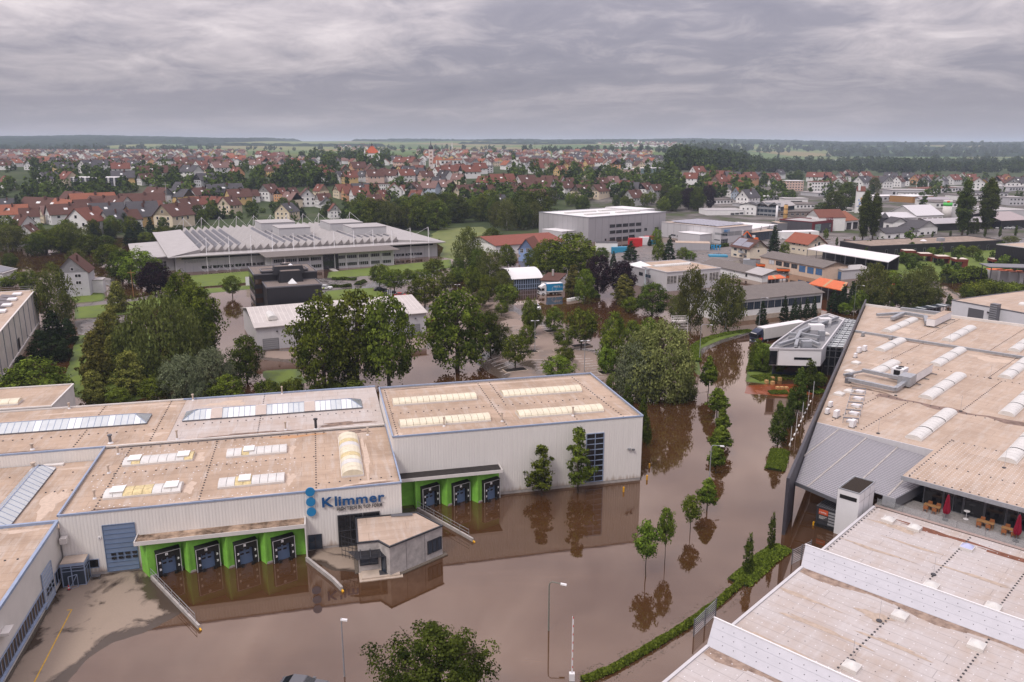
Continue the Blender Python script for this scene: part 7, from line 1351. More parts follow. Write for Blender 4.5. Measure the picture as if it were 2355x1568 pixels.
# ---- landmarks
def church():
 p = GT(*V(12, 1612, 402)); d = p.length; k = d / FPX / 4; t = thing('church', 'church with slender pink and white tower, dark onion dome and red roof', 'church', p, 4)
 tw = 40 * k; H = 168 * k; b = MB().box(-tw / 2, tw / 2, -tw / 2, tw / 2, -4, H); b.obj('tower', mat('tower_white', (.66, .58, .55), .8, .2), t)
 for i in range(4): z = H * (.22 + .19 * i); MB().box(-tw * .3, tw * .3, -tw / 2 - .12, -tw / 2, z, z + H * .11).obj('tower_panel', w_pink, t); MB().box(-tw * .12, tw * .12, -tw / 2 - .2, -tw / 2 - .13, z + H * .03, z + H * .09).obj('tower_window', glass, t)
 pr = ((H, tw * .56), (H + 3 * k, tw * .6), (H + 10 * k, tw * .5), (H + 18 * k, tw * .55), (H + 28 * k, tw * .42), (H + 38 * k, tw * .16), (H + 46 * k, tw * .1), (H + 82 * k, .05)); MB().tube([(0, 0, z) for z, r in pr], [r for z, r in pr], 12).obj('onion_dome', mat('dome_dark', (.03, .035, .04), .5, .5), t, True)
 nv = MB().box(tw * .5, tw * .5 + 75 * k, -6, 8, -4, 50 * k); nv.obj('nave', w_white, t); o = gable_roof(t, 75 * k, 14, 0, 50 * k, 'x', .5, tile_or, w_white); o.location = (tw * .5, -6, 50 * k)
 for q in t.children:
  if q.name.startswith('gable'): q.location = (tw * .5, -6, 50 * k)
 MB().tube([(tw * .5 + 80 * k, -6, -4), (tw * .5 + 80 * k, -6, 48 * k), (tw * .5 + 80 * k, -6, 80 * k)], [30 * k, 30 * k, .3], 10).obj('apse', w_cream, t)
 for i in range(3): MB().box(tw * .5 + (14 + 22 * i) * k, tw * .5 + (22 + 22 * i) * k, -6.15, -6, 12 * k, 38 * k).obj('nave_window', glass, t)
church()
def castle():
 p = GT(*V(12, 1070, 350)); k = p.length / FPX / 4; t = thing('castle', 'white castle block with big orange-red hip roof and corner turrets', 'castle', p, 8)
 W = 125 * k; H = 85 * k; D = W * .8; MB().box(-W / 2, W / 2, 0, D, -6, H).obj('wall', w_white, t); MB().add([(-W / 2 - .6, -.6, H), (W / 2 + .6, -.6, H), (W / 2 + .6, D + .6, H), (-W / 2 - .6, D + .6, H), (-W * .08, D / 2, H + 62 * k), (W * .08, D / 2, H + 62 * k)], [(0, 1, 5, 4), (1, 2, 5), (2, 3, 4, 5), (3, 0, 4)]).obj('hip_roof', mat('tiles_bright', (.42, .09, .035), .8, .2, noise=.2, nscale=.5), t)
 MB().tube([(0, D / 2, H + 60 * k), (0, D / 2, H + 78 * k), (0, D / 2, H + 90 * k)], [1.2, 1.2, .1], 8).obj('ridge_turret', dark, t)
 for x in (-W / 2, W / 2): MB().tube([(x, 0, -5), (x, 0, H + 6 * k), (x, 0, H + 26 * k)], [8 * k, 8 * k, .1], 8).obj('corner_turret', w_white, t)
 for r in range(3):
  for c in range(6): x = -W * .4 + c * W * .16; MB().box(x - .5, x + .5, -.1, 0, 5 * k + r * 26 * k, 5 * k + r * 26 * k + 1.6).obj('window', glass, t)
castle()
def needle(lab, x, yb, yt, r, m, nm='spire', cat='tower'):
 p = GT(x, yb); h = height(x, yb, yt, p.z) if False else (yb - yt) / FPX * p.length; t = thing(nm, lab, cat, p); MB().tube([(0, 0, -2), (0, 0, h * .55)], [r, r * .9], 8).obj('shaft', m, t); MB().tube([(0, 0, h * .551), (0, 0, h)], [r * .9, .05], 8).obj('point', m, t)
needle('thin white pointed spire to the right of the church', 1039.5, 350, 325.5, 1.6, w_white)
needle('lattice radio mast above the right-hand estate', 1229.5, 372, 330, .5, steel_d, 'radio_mast', 'mast'); needle('tiny white church spire in the far ridge village', *((1467.5, 333, 322)), 5, w_white, 'village_spire', 'church')
def block_px(name, lab, A, B, z, D, wm, rm, rows, cols, gm=None, cat='building', band=False):
 g = GT(*A); h = GT(*B); h = Vector((h.x, h.y, g.z)) ; hpx = z
 ang = math.degrees(math.atan2(h.y - g.y, h.x - g.x)); W = (h - g).length; t = thing(name, lab, cat, g, ang); H = hpx / FPX * g.length
 MB().box(0, W, 0, D, -4, H).obj('wall', wm, t); MB().box(-.4, W + .4, -.4, D + .4, H + .002, H + .4).obj('roof', rm, t)
 for r in range(rows):
  for c in range(cols):
   x = W * (c + .2) / cols; facade(t, x, H * (r + .25) / rows, W / cols * (.85 if band else .55), H / rows * .5, nx=2, fm=white, gm=gm or glass, panes=False)
 return t, W, H
t_, W_, H_ = block_px('dark_apartment_block', 'long dark apartment block with white balconies on the left slope', V(11, 662, 590), V(11, 1085, 590), 22, 18, mat('apt_dark', (.05, .052, .062), .7, .3), whiteroof, 4, 12, glass_b); [MB().box(W_ * .06 + i * W_ / 8, W_ * .09 + i * W_ / 8, -1.2, 0, 0, H_).obj('balcony_wall', white, t_) for i in range(8)]
block_px('white_cube_villa', 'white cubic apartment house with dark windows on the left hill', V(11, 1440, 425), V(11, 1560, 425), 18, 12, w_white, whiteroof, 3, 5)
for k in range(2): block_px('white_terrace_block', ('left' if k == 0 else 'right') + ' half of the long white flat block with window rows', V(12, 990 + 260 * k, 605 - 10 * k), V(12, 1235 + 250 * k, 600 - 12 * k), 14.5, 11, w_white, tile_br, 2, 12)
block_px('modern_hall', 'white modern hall with orange stripe right of the church', V(12, 1700, 408), V(12, 1890, 405), 20, 16, w_white, mat('roof_orange_band', (.50, .18, .05), .7, .2), 2, 5)
block_px('grey_gable_school', 'pale grey school with steep dark roofs right of the church', V(12, 1950, 442), V(12, 2180, 442), 15, 14, w_grey, tile_gr, 3, 8)
block_px('ochre_office', 'long ochre office block on the far right of the church', V(12, 2190, 380), V(12, 2350, 378), 9, 14, w_cream, zincroof, 2, 10)
block_px('pink_apartment_block', 'pinkish flat apartment block with balconies on the plain', V(14, 165, 607), V(14, 322, 607), 21, 14, w_pink, whiteroof, 4, 6); block_px('white_apartment_block', 'white apartment block with red roof on the plain', V(14, 397, 612), V(14, 560, 612), 20, 13, w_white, tile_red, 3, 6)
block_px('peach_office', 'flat peach office block on the far estate', V(13, 1030, 458), V(13, 1180, 456), 12, 14, w_pink, whiteroof, 3, 8); block_px('glass_office', 'green glass office block with tiers on the far estate', V(13, 1180, 446), V(13, 1392, 444), 11, 18, mat('glass_green', (.12, .19, .19), .2, .6), whiteroof, 3, 10, mat('glass_teal', (.10, .18, .18), .1, .6), band=True)
block_px('grey_wide_hall', 'wide grey hall at the right among the plain houses', V(14, 1135, 655), V(14, 1480, 655), 12, 20, w_grey, zincroof, 1, 8); block_px('white_wide_hall', 'white hall with red-edged roof among the plain houses', V(14, 1450, 630), V(14, 1725, 615), 9, 20, w_white, tile_red, 1, 8); block_px('slate_office', 'slate-grey two-storey office behind the right poplars', V(14, 1870, 690), V(14, 2200, 700), 15, 14, w_grey, tile_gr, 2, 9); block_px('grey_box_house', 'grey house with white windows at the right edge', V(14, 2215, 740), V(14, 2350, 740), 15, 12, w_grey, zincroof, 2, 4)
block_px('long_barn', 'long dark barn with brown roof on the far right estate', V(13, 1830, 600), V(13, 2020, 590), 7, 16, mat('barn_dark', (.06, .035, .025), .9, .1), tile_br, 1, 3); block_px('plain_greenhouse', 'long pale greenhouse on the distant plain', V(14, 440, 338), V(14, 690, 332), 2.2, 40, sky_white, sky_white, 1, 1); block_px('distant_wall', 'long pink and white wall behind the plain houses', V(14, 1010, 492), V(14, 1390, 490), 4, 8, w_pink, zincroof, 1, 1)
block_px('cream_barn', 'black cube hall with white face left of the showroom', u1(300, 205), u1(705, 205), 16, 16, w_white, zincroof, 1, 1)
block_px('slate_roof_hall', 'hall with slate roof and red struts behind the round tree', u1(690, 215), u1(1220, 240), 6, 22, w_white, tile_gr, 1, 3); block_px('long_grey_roof', 'long low grey-roofed sheds behind the showroom', u1(200, 390), u1(760, 385), 10, 14, mat('shed_brown', (.20, .16, .14), .8, .2), eternit, 1, 6); block_px('long_low_hall', 'long low white-edged hall behind the terracotta roof', u1(1130, 300), u1(1545, 300), 6, 14, w_white, zincroof, 1, 2)
_r = random.Random(21)
for i, (x, y, w, h, lab) in enumerate(((1640, 470, 46, 9, 'white flat works hall left of the mural tower'), (1700, 452, 40, 8, 'pale low shop below the far barns'), (1760, 462, 38, 9, 'grey works shed beside the red tile hall'), (1830, 480, 50, 9, 'white garage row before the mural tower'), (1935, 470, 44, 8, 'low white hall behind the tall poplar'), (2010, 462, 60, 9, 'long white store behind the pale hall'), (2075, 452, 50, 8, 'grey-roofed store left of the ochre hall'), (2150, 478, 60, 10, 'white metal hall right of the silo'), (2210, 462, 70, 10, 'long grey hall between the poplars'), (2290, 470, 60, 11, 'pale hall at the right edge behind the poplars'), (2255, 448, 55, 8, 'white store beyond the slate office'), (2180, 440, 45, 7, 'small white hall on the right plain'), (2320, 440, 40, 8, 'grey works block at the far right edge'), (1720, 478, 34, 7, 'tan flat workshop beside the glass lobby'), (1880, 452, 36, 7, 'low red-brown store before the plain houses'))): block_px('works_hall', lab, (x, y), (x + w, y - 1), h, _r.uniform(16, 26), _r.choice((w_white, w_grey, paleclad, w_white)), _r.choice((zincroof, whiteroof, eternit, zincroof)), 1, 6)
# ---- distant woods on the ridges: bumpy canopies, one mass each
wood = mat('wood_far', (.020, .036, .018), .95, .05, noise=.4, nscale=.02)
def ridge_wood(name, lab, x0, x1, y0, y1, seed, h=16, dx=26, dy=40):
 r = random.Random(seed); b = MB(); nx = int((x1 - x0) / dx); ny = max(2, int((y1 - y0) / dy))
 for j in range(ny + 1):
  for i in range(nx + 1):
   x = x0 + i * dx + r.uniform(-8, 8); y = y0 + j * dy + r.uniform(-12, 12); e = (j in (0, ny) or i in (0, nx)); b.v.append((x, y, zt(x, y) + (-2 if e else h * r.uniform(.55, 1.25))))
 for j in range(ny):
  for i in range(nx): k = j * (nx + 1) + i; b.f.append((k, k + 1, k + nx + 2, k + nx + 1)); b.m.append(0)
 tag(b.obj(name, wood), lab, 'wood', kind='stuff')
for i, a in enumerate(((-4400, -1650, 4300, 6600, 20), (-3600, -1900, 3600, 4300, 16), (-1250, -700, 6300, 7000, 16), (-1000, 2600, 6350, 7200, 20), (-200, 900, 5400, 5700, 14), (2600, 6500, 6600, 7600, 16), (900, 2400, 5000, 5350, 14), (2300, 5200, 5300, 5700, 14), (1500, 3600, 4150, 4420, 13), (2400, 4400, 3500, 3700, 12), (1300, 2100, 3250, 3400, 12), (-1600, -600, 3900, 4050, 12), (-2600, -1700, 3300, 3450, 13), (3000, 5600, 8200, 9000, 18), (-300, 500, 4500, 4620, 11), (2700, 4100, 2850, 2980, 12))): ridge_wood('distant_wood', ('wooded ridge on the left skyline', 'dark wood on the slope below the left ridge', 'small copse on the skyline left of centre', 'long wooded ridge along the central skyline', 'tree belt across the central fields', 'hazy wooded ridge on the right skyline', 'tree belt in the fields right of centre', 'tree belt across the right fields', 'broad dark wood on the right plain', 'second broad wood on the right plain', 'copse on the right plain', 'tree line left of the central fields', 'wood behind the upper left town', 'bluish far ridge at the right', 'small tree line behind the church', 'near tree belt on the right plain')[i], *a[:4], i, a[4])
# ================================================================ trees
def leaf_mat(name, dark, light, tr=.22):
 m = bpy.data.materials.new(name); m.use_nodes = True; nt = m.node_tree; N = nt.nodes; Lk = nt.links; N.remove(N['Principled BSDF']); out = N['Material Output']
 at = N.new('ShaderNodeAttribute'); at.attribute_name = 'tint'; oi = N.new('ShaderNodeObjectInfo')
 rp = N.new('ShaderNodeValToRGB'); Lk.new(at.outputs['Fac'], rp.inputs[0]); e = rp.color_ramp.elements; e[0].color = (*dark, 1); e[1].color = (*light, 1)
 hs = N.new('ShaderNodeHueSaturation'); mr = N.new('ShaderNodeMapRange'); Lk.new(oi.outputs['Random'], mr.inputs[0]); mr.inputs[3].default_value = .78; mr.inputs[4].default_value = 1.22; Lk.new(mr.outputs[0], hs.inputs['Value'])
 m2 = N.new('ShaderNodeMapRange'); Lk.new(oi.outputs['Random'], m2.inputs[0]); m2.inputs[3].default_value = .485; m2.inputs[4].default_value = .512; Lk.new(m2.outputs[0], hs.inputs['Hue']); Lk.new(rp.outputs[0], hs.inputs['Color'])
 d = N.new('ShaderNodeBsdfDiffuse'); t = N.new('ShaderNodeBsdfTranslucent'); mx = N.new('ShaderNodeMixShader'); mx.inputs[0].default_value = tr
 Lk.new(hs.outputs[0], d.inputs[0]); Lk.new(hs.outputs[0], t.inputs[0]); Lk.new(d.outputs[0], mx.inputs[1]); Lk.new(t.outputs[0], mx.inputs[2]); Lk.new(mx.outputs[0], out.inputs[0]); MATS[name] = m; return m
LM = {'green': leaf_mat('leaf_green', (0.031, 0.047, 0.009), (0.185, 0.225, 0.032)), 'dark': leaf_mat('leaf_dark', (0.022, 0.036, 0.008), (0.122, 0.16, 0.029)), 'bright': leaf_mat('leaf_bright', (0.042, 0.068, 0.01), (0.205, 0.275, 0.038)), 'olive': leaf_mat('leaf_olive', (.055, .062, .014), (.285, .275, .066)), 'silver': leaf_mat('leaf_silver', (0.069, 0.090, 0.044), (0.230, 0.259, 0.144)), 'silverb': leaf_mat('leaf_yellowgreen', (0.09, 0.112, 0.03), (0.31, 0.335, 0.115)), 'purple': leaf_mat('leaf_purple', (0.014, 0.010, 0.014), (0.047, 0.026, 0.034)), 'spruce': leaf_mat('leaf_spruce', (0.015, 0.028, 0.013), (0.051, 0.076, 0.031)), 'birch': leaf_mat('leaf_birch', (0.05, 0.06, 0.015), (0.182, 0.198, 0.054), .3)}
rn = np.random.RandomState(5)
def crown_mesh(name, H, R, z0, prof, n_cl, n_lf, leaf, m, rc=.30, droop=0.0, up=.35, flat=.5, seed=1, hollow=.55, aspect=1.0, lob=.15):
 """crown of many small leaf faces grouped in clumps; prof(t) = relative radius at relative height t"""
 g = np.random.RandomState(seed); t = g.rand(n_cl * 4); pr = np.array([prof(a) for a in t]); keep = g.rand(len(t)) < pr / pr.max(); t = t[keep][:n_cl]; n = len(t)
 a = g.rand(n) * 2 * PI; rad = np.array([prof(x) for x in t]) * R * np.sqrt(hollow ** 2 + (1 - hollow ** 2) * g.rand(n)) * (.82 + .3 * g.rand(n)) * (1 + lob * np.sin(3 * a + seed + 4 * t) + lob * .7 * np.sin(5 * a - 7 * t + 2 * seed)); c = np.stack([np.cos(a) * rad, np.sin(a) * rad, z0 + t * (H - z0)], 1)
 tint = np.clip(.42 + .30 * g.randn(n) * .8 + .12 * (t - .5), 0, 1); sz = R * rc * (.65 + .7 * g.rand(n))
 k = np.repeat(np.arange(n), n_lf); d = g.randn(len(k), 3); d /= np.linalg.norm(d, axis=1)[:, None]; d[:, 2] = np.where(g.rand(len(k)) < up, np.abs(d[:, 2]), d[:, 2])
 p = c[k] + d * sz[k][:, None] * (.55 + .5 * g.rand(len(k)))[:, None] * np.array([1, 1, aspect])
 if droop: p[:, 2] -= droop * g.rand(len(k)) ** 1.5 * sz[k] * 2.2
 p[:, 2] = np.maximum(p[:, 2], .15)
 out = p - np.array([0, 0, z0 + (H - z0) * .4]); out /= np.linalg.norm(out, axis=1)[:, None] + 1e-6
 nm = d * .7 + out * .5 + g.randn(len(k), 3) * flat; nm /= np.linalg.norm(nm, axis=1)[:, None]
 ref = g.randn(len(k), 3); uu = np.cross(nm, ref); uu /= np.linalg.norm(uu, axis=1)[:, None] + 1e-9; vv = np.cross(nm, uu); s = leaf * (.6 + .8 * g.rand(len(k)))[:, None]
 if droop: vv = vv * .4 + np.array([0, 0, -1.0]); 
 q = np.stack([p - uu * s * .5, p + vv * s * .55, p + uu * s * .5, p - vv * s * .55], 1).reshape(-1, 3)
 me = bpy.data.meshes.new(name); nf = len(k); me.vertices.add(nf * 4); me.vertices.foreach_set('co', q.astype(np.float32).ravel()); me.loops.add(nf * 4); me.loops.foreach_set('vertex_index', np.arange(nf * 4, dtype=np.int32)); me.polygons.add(nf); me.polygons.foreach_set('loop_start', np.arange(0, nf * 4, 4, dtype=np.int32))
 at = me.attributes.new('tint', 'FLOAT', 'FACE'); at.data.foreach_set('value', np.clip(tint[k] + .16 * g.randn(nf), 0, 1).astype(np.float32)); me.materials.append(m); me.update(calc_edges=True); return me
def trunk_mesh(H, R, z0, r, seed, limbs=6, m=None, lean=.02, top=.75):
 g = random.Random(seed); b = MB(); P = [Vector((0, 0, -.6))]
 for i in range(1, 6): P.append(Vector((g.uniform(-1, 1) * lean * H, g.uniform(-1, 1) * lean * H, H * top * i / 5)))
 b.tube(P, [r * (1.25 - i * .2) for i in range(6)], 7)
 for i in range(limbs):
  s = g.uniform(.3, .9); p = P[0].lerp(P[-1], max(s, (z0 + .2) / (H * top))); a = g.uniform(0, 2 * PI); L = R * g.uniform(.5, .85); e = p + Vector((math.cos(a) * L, math.sin(a) * L, L * g.uniform(.4, 1.0))); b.tube([p, p.lerp(e, .5) + Vector((0, 0, .08 * L)), e], [r * .45, r * .28, r * .08], 5)
 me = bpy.data.meshes.new('trunk'); me.from_pydata(b.v, [], b.f); me.materials.append(m or bark); me.update(); return me
ball = lambda t: math.sqrt(max(.02, 1 - (2 * t - 1) ** 2)) * (1.0 if t > .25 else .9)
dome_ = lambda t: max(.15, math.sqrt(max(0, 1 - (max(0, t - .3) / .7) ** 2)) * (.72 + .28 * min(1, t / .3)))
cone_ = lambda t: max(.05, (1 - t) ** .85 * min(1, .55 + t * 4))
ovoid = lambda t: max(.06, (1 - t) ** .6 * min(1, .5 + 2.2 * t))
colm = lambda t: max(.12, (1 - t ** 2.2) ** .6 * min(1, .6 + 1.6 * t))
wbark = mat('birch_bark', (.42, .39, .35), .9, .1, noise=.5, nscale=3)
KINDS = {}
def kind(key, desc, H, R, z0, prof, ncl, nlf, leaf, lm, tr=.18, limbs=6, variants=2, bm=None, **kw):
 KINDS[key] = dict(desc=desc, H=H, R=R, pr=[(crown_mesh('crown', H, R, z0, prof, ncl, nlf, leaf, LM[lm], seed=7 * i + len(key) + int(H * 3), **kw), trunk_mesh(H, R, z0, tr, i + 3, limbs, bm)) for i in range(variants)])
kind('broad', 'tall broad green', 12, 5, 1.2, dome_, 230, 42, .34, 'green', .32, 9, 3, rc=.20)
kind('dbroad', 'dark green broad', 12, 5, 1.0, dome_, 200, 40, .36, 'dark', .3, 7, 2, rc=.21)
kind('maple', 'round green maple', 8, 3.6, 1.5, ball, 150, 36, .27, 'green', .16, 6, 2, rc=.20)
kind('bright', 'light green leafy', 8, 3.4, .9, dome_, 150, 36, .27, 'bright', .15, 6, 2, rc=.22)
kind('birch', 'tall feathery birch', 16, 5.2, 2, dome_, 250, 34, .36, 'birch', .2, 12, 2, bm=wbark, rc=.17, droop=.9, hollow=.35)
kind('weep', 'big weeping birch', 13, 7, .6, dome_, 420, 34, .40, 'olive' if False else 'birch', .35, 10, 1, rc=.13, droop=2.2, hollow=.8)
kind('silver', 'silvery green willow', 10, 6.5, .3, dome_, 330, 46, .30, 'silver', .3, 8, 2, rc=.17, hollow=.7)
kind('gold', 'big rounded yellow-green willow', 12, 8, .2, dome_, 430, 46, .34, 'silverb', .35, 9, 1, rc=.16, hollow=.72)
kind('horn', 'olive conical hornbeam', 10, 4.1, .3, ovoid, 240, 36, .30, 'olive', .18, 5, 3, rc=.20, aspect=.55)
kind('cone', 'green cone-shaped hornbeam', 9, 2.4, .7, ovoid, 170, 34, .24, 'dark', .14, 5, 2, rc=.24)
kind('spruce', 'dark conical spruce', 13, 2.8, .3, cone_, 230, 30, .30, 'spruce', .18, 4, 2, rc=.20, aspect=.45)
kind('pine', 'dark bushy pine', 10, 3.8, .5, ovoid, 200, 34, .32, 'spruce', .22, 6, 2, rc=.22, aspect=.6)
kind('tanpine', 'brownish bushy conifer', 10, 3.6, .5, ovoid, 200, 34, .32, 'olive', .22, 6, 1, rc=.20, aspect=.55)
kind('beech', 'dark purple copper beech', 12, 5.2, .9, ball, 230, 38, .36, 'purple', .3, 7, 2, rc=.20)
kind('poplar', 'tall columnar poplar', 26, 4.2, 2.5, lambda t: max(.10, (1 - t ** 2.5) ** .7 * min(1, .3 + 1.15 * t)), 300, 44, .50, 'dark', .4, 8, 2, rc=.30, hollow=.3)
kind('column', 'slim columnar yew', 4, .75, .25, colm, 90, 28, .15, 'dark', .06, 2, 1, rc=.35)
kind('young', 'young green street', 7, 2.0, 2.4, ball, 110, 30, .22, 'bright', .075, 8, 2, rc=.24, hollow=.3)
kind('spread', 'young open-branched street', 7.5, 2.1, 2.0, ovoid, 170, 32, .24, 'bright', .085, 10, 2, rc=.19, hollow=.35)
kind('sapling', 'slender upright', 9, 2.3, 1.6, ovoid, 105, 28, .25, 'green', .10, 12, 2, rc=.18, hollow=.25, lob=.3)
kind('shrub', 'low green', 2.4, 2.4, .05, dome_, 70, 34, .24, 'green', .06, 4, 2, rc=.30)
kind('front', 'big dark green', 11, 5.4, 1.0, dome_, 210, 110, .21, 'dark', .25, 16, 1, rc=.17, hollow=.25, lob=.3)
TREES = []
def tree(p, k, H, R, zone, name=None):
 K = KINDS[k]; r = random.Random(int(p.x * 13 + p.y * 7)); cm_, tm = K['pr'][r.randrange(len(K['pr']))]
 t = bpy.data.objects.new(name or {'shrub': 'shrub', 'birch': 'birch_tree', 'weep': 'weeping_birch', 'spruce': 'spruce_tree', 'pine': 'pine_tree', 'poplar': 'poplar_tree', 'beech': 'copper_beech', 'maple': 'maple_tree', 'silver': 'willow_tree', 'gold': 'willow_tree', 'column': 'yew_column', 'horn': 'hornbeam_tree', 'cone': 'hornbeam_tree'}.get(k, 'tree'), None); C.objects.link(t)
 t.location = p; t.rotation_euler = (0, 0, r.uniform(0, 2 * PI)); t.scale = (R / K['R'], R / K['R'], H / K['H']); t.empty_display_size = .1
 for nm, me in (('trunk', tm), ('crown', cm_)): o = bpy.data.objects.new(nm, me); C.objects.link(o); o.parent = t
 t['category'] = 'shrub' if k == 'shrub' else 'tree'; t['label'] = 'x'; TREES.append((t, k, zone, pj(p)[0])); return t
def plant(crop, s, zone):
 for it in s.split(';'):
  x, y, top, hw, k = it.split(); px = V(crop, float(x), float(y)); p = GT(*px) if px[1] < 550 else G(*px); H = height(px[0], px[1], V(crop, 0, float(top))[1], p.z) if px[1] >= 550 else (px[1] - V(crop, 0, float(top))[1]) / FPX * p.length * 1.02
  R = float(hw) / 4 / FPX * p.length; tree(p, k, min(H, 40), R, zone)
plant(21, '540 470 -110 150 birch;500 640 330 105 pine;390 800 510 110 pine;560 790 545 110 pine;640 630 400 85 pine;220 940 740 90 pine;1090 345 60 100 horn;1040 560 265 90 horn;1000 700 340 110 horn;960 860 420 120 horn;900 1020 520 150 horn;1060 910 560 110 horn;880 1195 880 125 horn;1210 1110 700 165 horn;1600 910 630 155 horn;1500 900 170 345 weep;1850 740 100 190 broad;1690 520 -20 160 broad;1790 650 110 170 dbroad;1700 1130 750 190 silver;1960 1090 690 185 silver;1830 1150 960 100 silver;2270 980 570 150 dbroad;2100 1150 930 150 bright;1420 1160 940 120 bright;1100 1190 1040 90 bright;350 1220 790 270 broad;2140 205 10 80 maple', 'in the left grove')
plant(22, '625 1045 190 265 broad;940 990 165 250 broad;1225 1015 200 245 broad;1850 865 150 290 broad;2160 745 350 145 dbroad', 'before the grey gabled hall')
plant(22, '100 1100 985 110 shrub;350 1080 965 95 shrub;560 1080 1000 70 shrub;830 1040 960 170 shrub;700 1060 985 80 shrub;230 1090 1005 70 shrub', 'behind the rear hall')
plant(22, '1550 320 30 150 maple;2140 250 10 90 maple;2080 300 130 65 maple;2310 330 90 110 maple;2260 380 260 60 maple', 'at the far end of parking')
plant(12, '1270 1545 1335 125 maple;1135 1495 1285 90 maple;1520 1510 1335 100 maple;1640 1430 1235 95 maple;1750 1530 1350 105 maple;1990 1590 1300 85 maple;1860 1480 1310 90 maple;2090 1560 1380 90 maple;1400 1480 1330 60 young;1680 1090 1050 22 maple', 'between masted hall and parking lot')
plant(23, '30 870 560 130 maple;160 560 210 80 maple;180 540 300 100 maple;140 700 470 75 maple;385 525 300 92 bright;480 700 500 90 maple;635 670 310 155 maple;930 720 355 110 bright;910 880 500 120 bright;870 910 650 90 bright;490 850 660 90 maple;420 950 740 150 bright', 'on the parking lot islands')
plant(23, '1100 660 430 100 bright;1250 660 400 90 bright;1350 1130 460 330 gold;1170 1140 620 230 silver;1610 1140 1040 90 shrub;930 1060 900 70 bright;1060 1260 1010 65 cone;1195 1500 1110 62 cone;1235 1570 1300 55 cone', 'behind the tall cream hall')
plant(33, '1798 180 -165 92 spread;1885 395 115 115 spread;1925 580 310 80 spread;1910 720 470 128 spread;1870 905 620 98 spread;1788 1255 945 110 spread;1636 1455 1120 95 young', 'standing in the flooded street')
plant(43, '1232 592 100 132 young;1403 470 -20 88 young', 'in open water right of the gatehouse')
plant(33, '272 1110 655 175 sapling;605 1085 485 175 sapling', 'against the tall cream hall')
plant(43, '2165 590 215 48 column', 'on the hedge strip'); plant(44, '25 350 20 35 column', 'on the hedge strip')
plant(34, '88 650 250 98 cone;185 490 135 65 cone;270 355 -60 92 cone;378 150 -140 92 cone', 'along the flag poles')
plant(24, '105 935 740 70 spread;470 1020 900 60 bright;-60 900 640 85 bright;-110 850 600 70 bright;20 860 690 60 bright', 'before the curved pavilion')
plant(24, '145 425 190 48 spruce;235 435 215 52 spruce;285 405 240 32 spruce;350 405 205 46 spruce;415 395 195 38 spruce;-60 470 240 60 spruce;590 340 135 62 spruce;680 330 90 65 spruce;760 330 60 60 spruce;640 345 180 50 spruce', 'along the window-band workshop')
plant(24, '940 320 -110 175 birch;1300 310 -60 150 birch;1420 310 -90 130 birch;1100 290 -30 110 bright;1500 300 120 80 dbroad;1220 300 90 90 dbroad;830 350 150 70 bright;1000 320 140 80 dbroad;700 360 260 60 bright', 'beyond the big tan roof')
plant(24, '1410 330 200 30 column;1130 335 250 26 column;1660 295 180 26 column;1860 215 135 28 column', 'by the covered walkway')
plant(24, '1900 190 80 110 shrub;2000 180 60 110 shrub;2100 175 75 100 shrub;2200 170 80 110 shrub;2300 165 85 110 shrub;1830 200 120 60 shrub', 'on the right-hand road bank')
plant(13, '560 1420 1010 225 broad;330 1410 1060 150 broad;200 1340 1130 85 broad;790 1580 1210 120 beech;1000 1560 1260 130 beech;560 1580 1280 92 tanpine;670 1640 1340 100 bright;1030 1650 1370 120 tanpine;1290 1740 1460 145 dbroad;1100 1720 1580 90 bright;1640 1880 1290 140 birch;1960 1900 1360 185 birch;1090 1240 1065 78 spruce;1330 1100 950 45 bright;1345 1260 1060 62 bright;1440 1260 1015 65 spruce;1570 1240 1130 60 bright;1640 1245 1160 50 bright;930 1310 1160 40 spruce;1265 1115 1020 25 spruce;820 1260 1130 80 dbroad;1520 1800 1560 90 birch', 'around the blue truck pool')
plant(12, '1950 1360 940 135 birch;2170 1140 950 90 dbroad;2150 1520 1130 150 birch;2310 1320 1105 85 broad;2050 1440 1150 110 dbroad;2260 1560 1330 100 birch;1860 1420 1230 70 dbroad', 'left of the glass pavilion')
plant(14, '50 1180 920 60 spruce;150 1200 1080 45 bright;870 1060 620 62 poplar;960 1055 640 60 poplar;1780 1015 600 78 poplar;2000 1000 590 78 poplar;1890 1000 880 40 dbroad;500 820 725 75 dbroad;600 830 640 90 dbroad;700 780 560 80 dbroad;200 690 605 60 dbroad;970 620 490 50 birch;760 620 540 80 dbroad;275 525 430 45 dbroad;1000 1170 1080 60 birch;1150 1180 1090 60 birch;1290 1170 1080 60 birch;1420 1180 1085 50 birch;1500 1230 1130 50 bright;1880 1220 1115 60 bright;1770 1200 1105 50 bright;1660 1170 1110 50 birch;1300 1280 1180 90 dbroad;2230 1080 1020 70 birch;700 1120 1050 25 spruce;630 1110 1035 12 column;1195 1050 995 10 column;1355 1040 990 10 column;1510 1035 985 10 column;1675 1025 980 10 column;1835 1015 960 10 column;1990 1030 960 10 column;2130 1030 955 12 column;2275 1020 945 12 column;530 1050 965 22 bright;1040 1030 975 15 bright;790 1070 1020 10 bright', 'among the works at right')
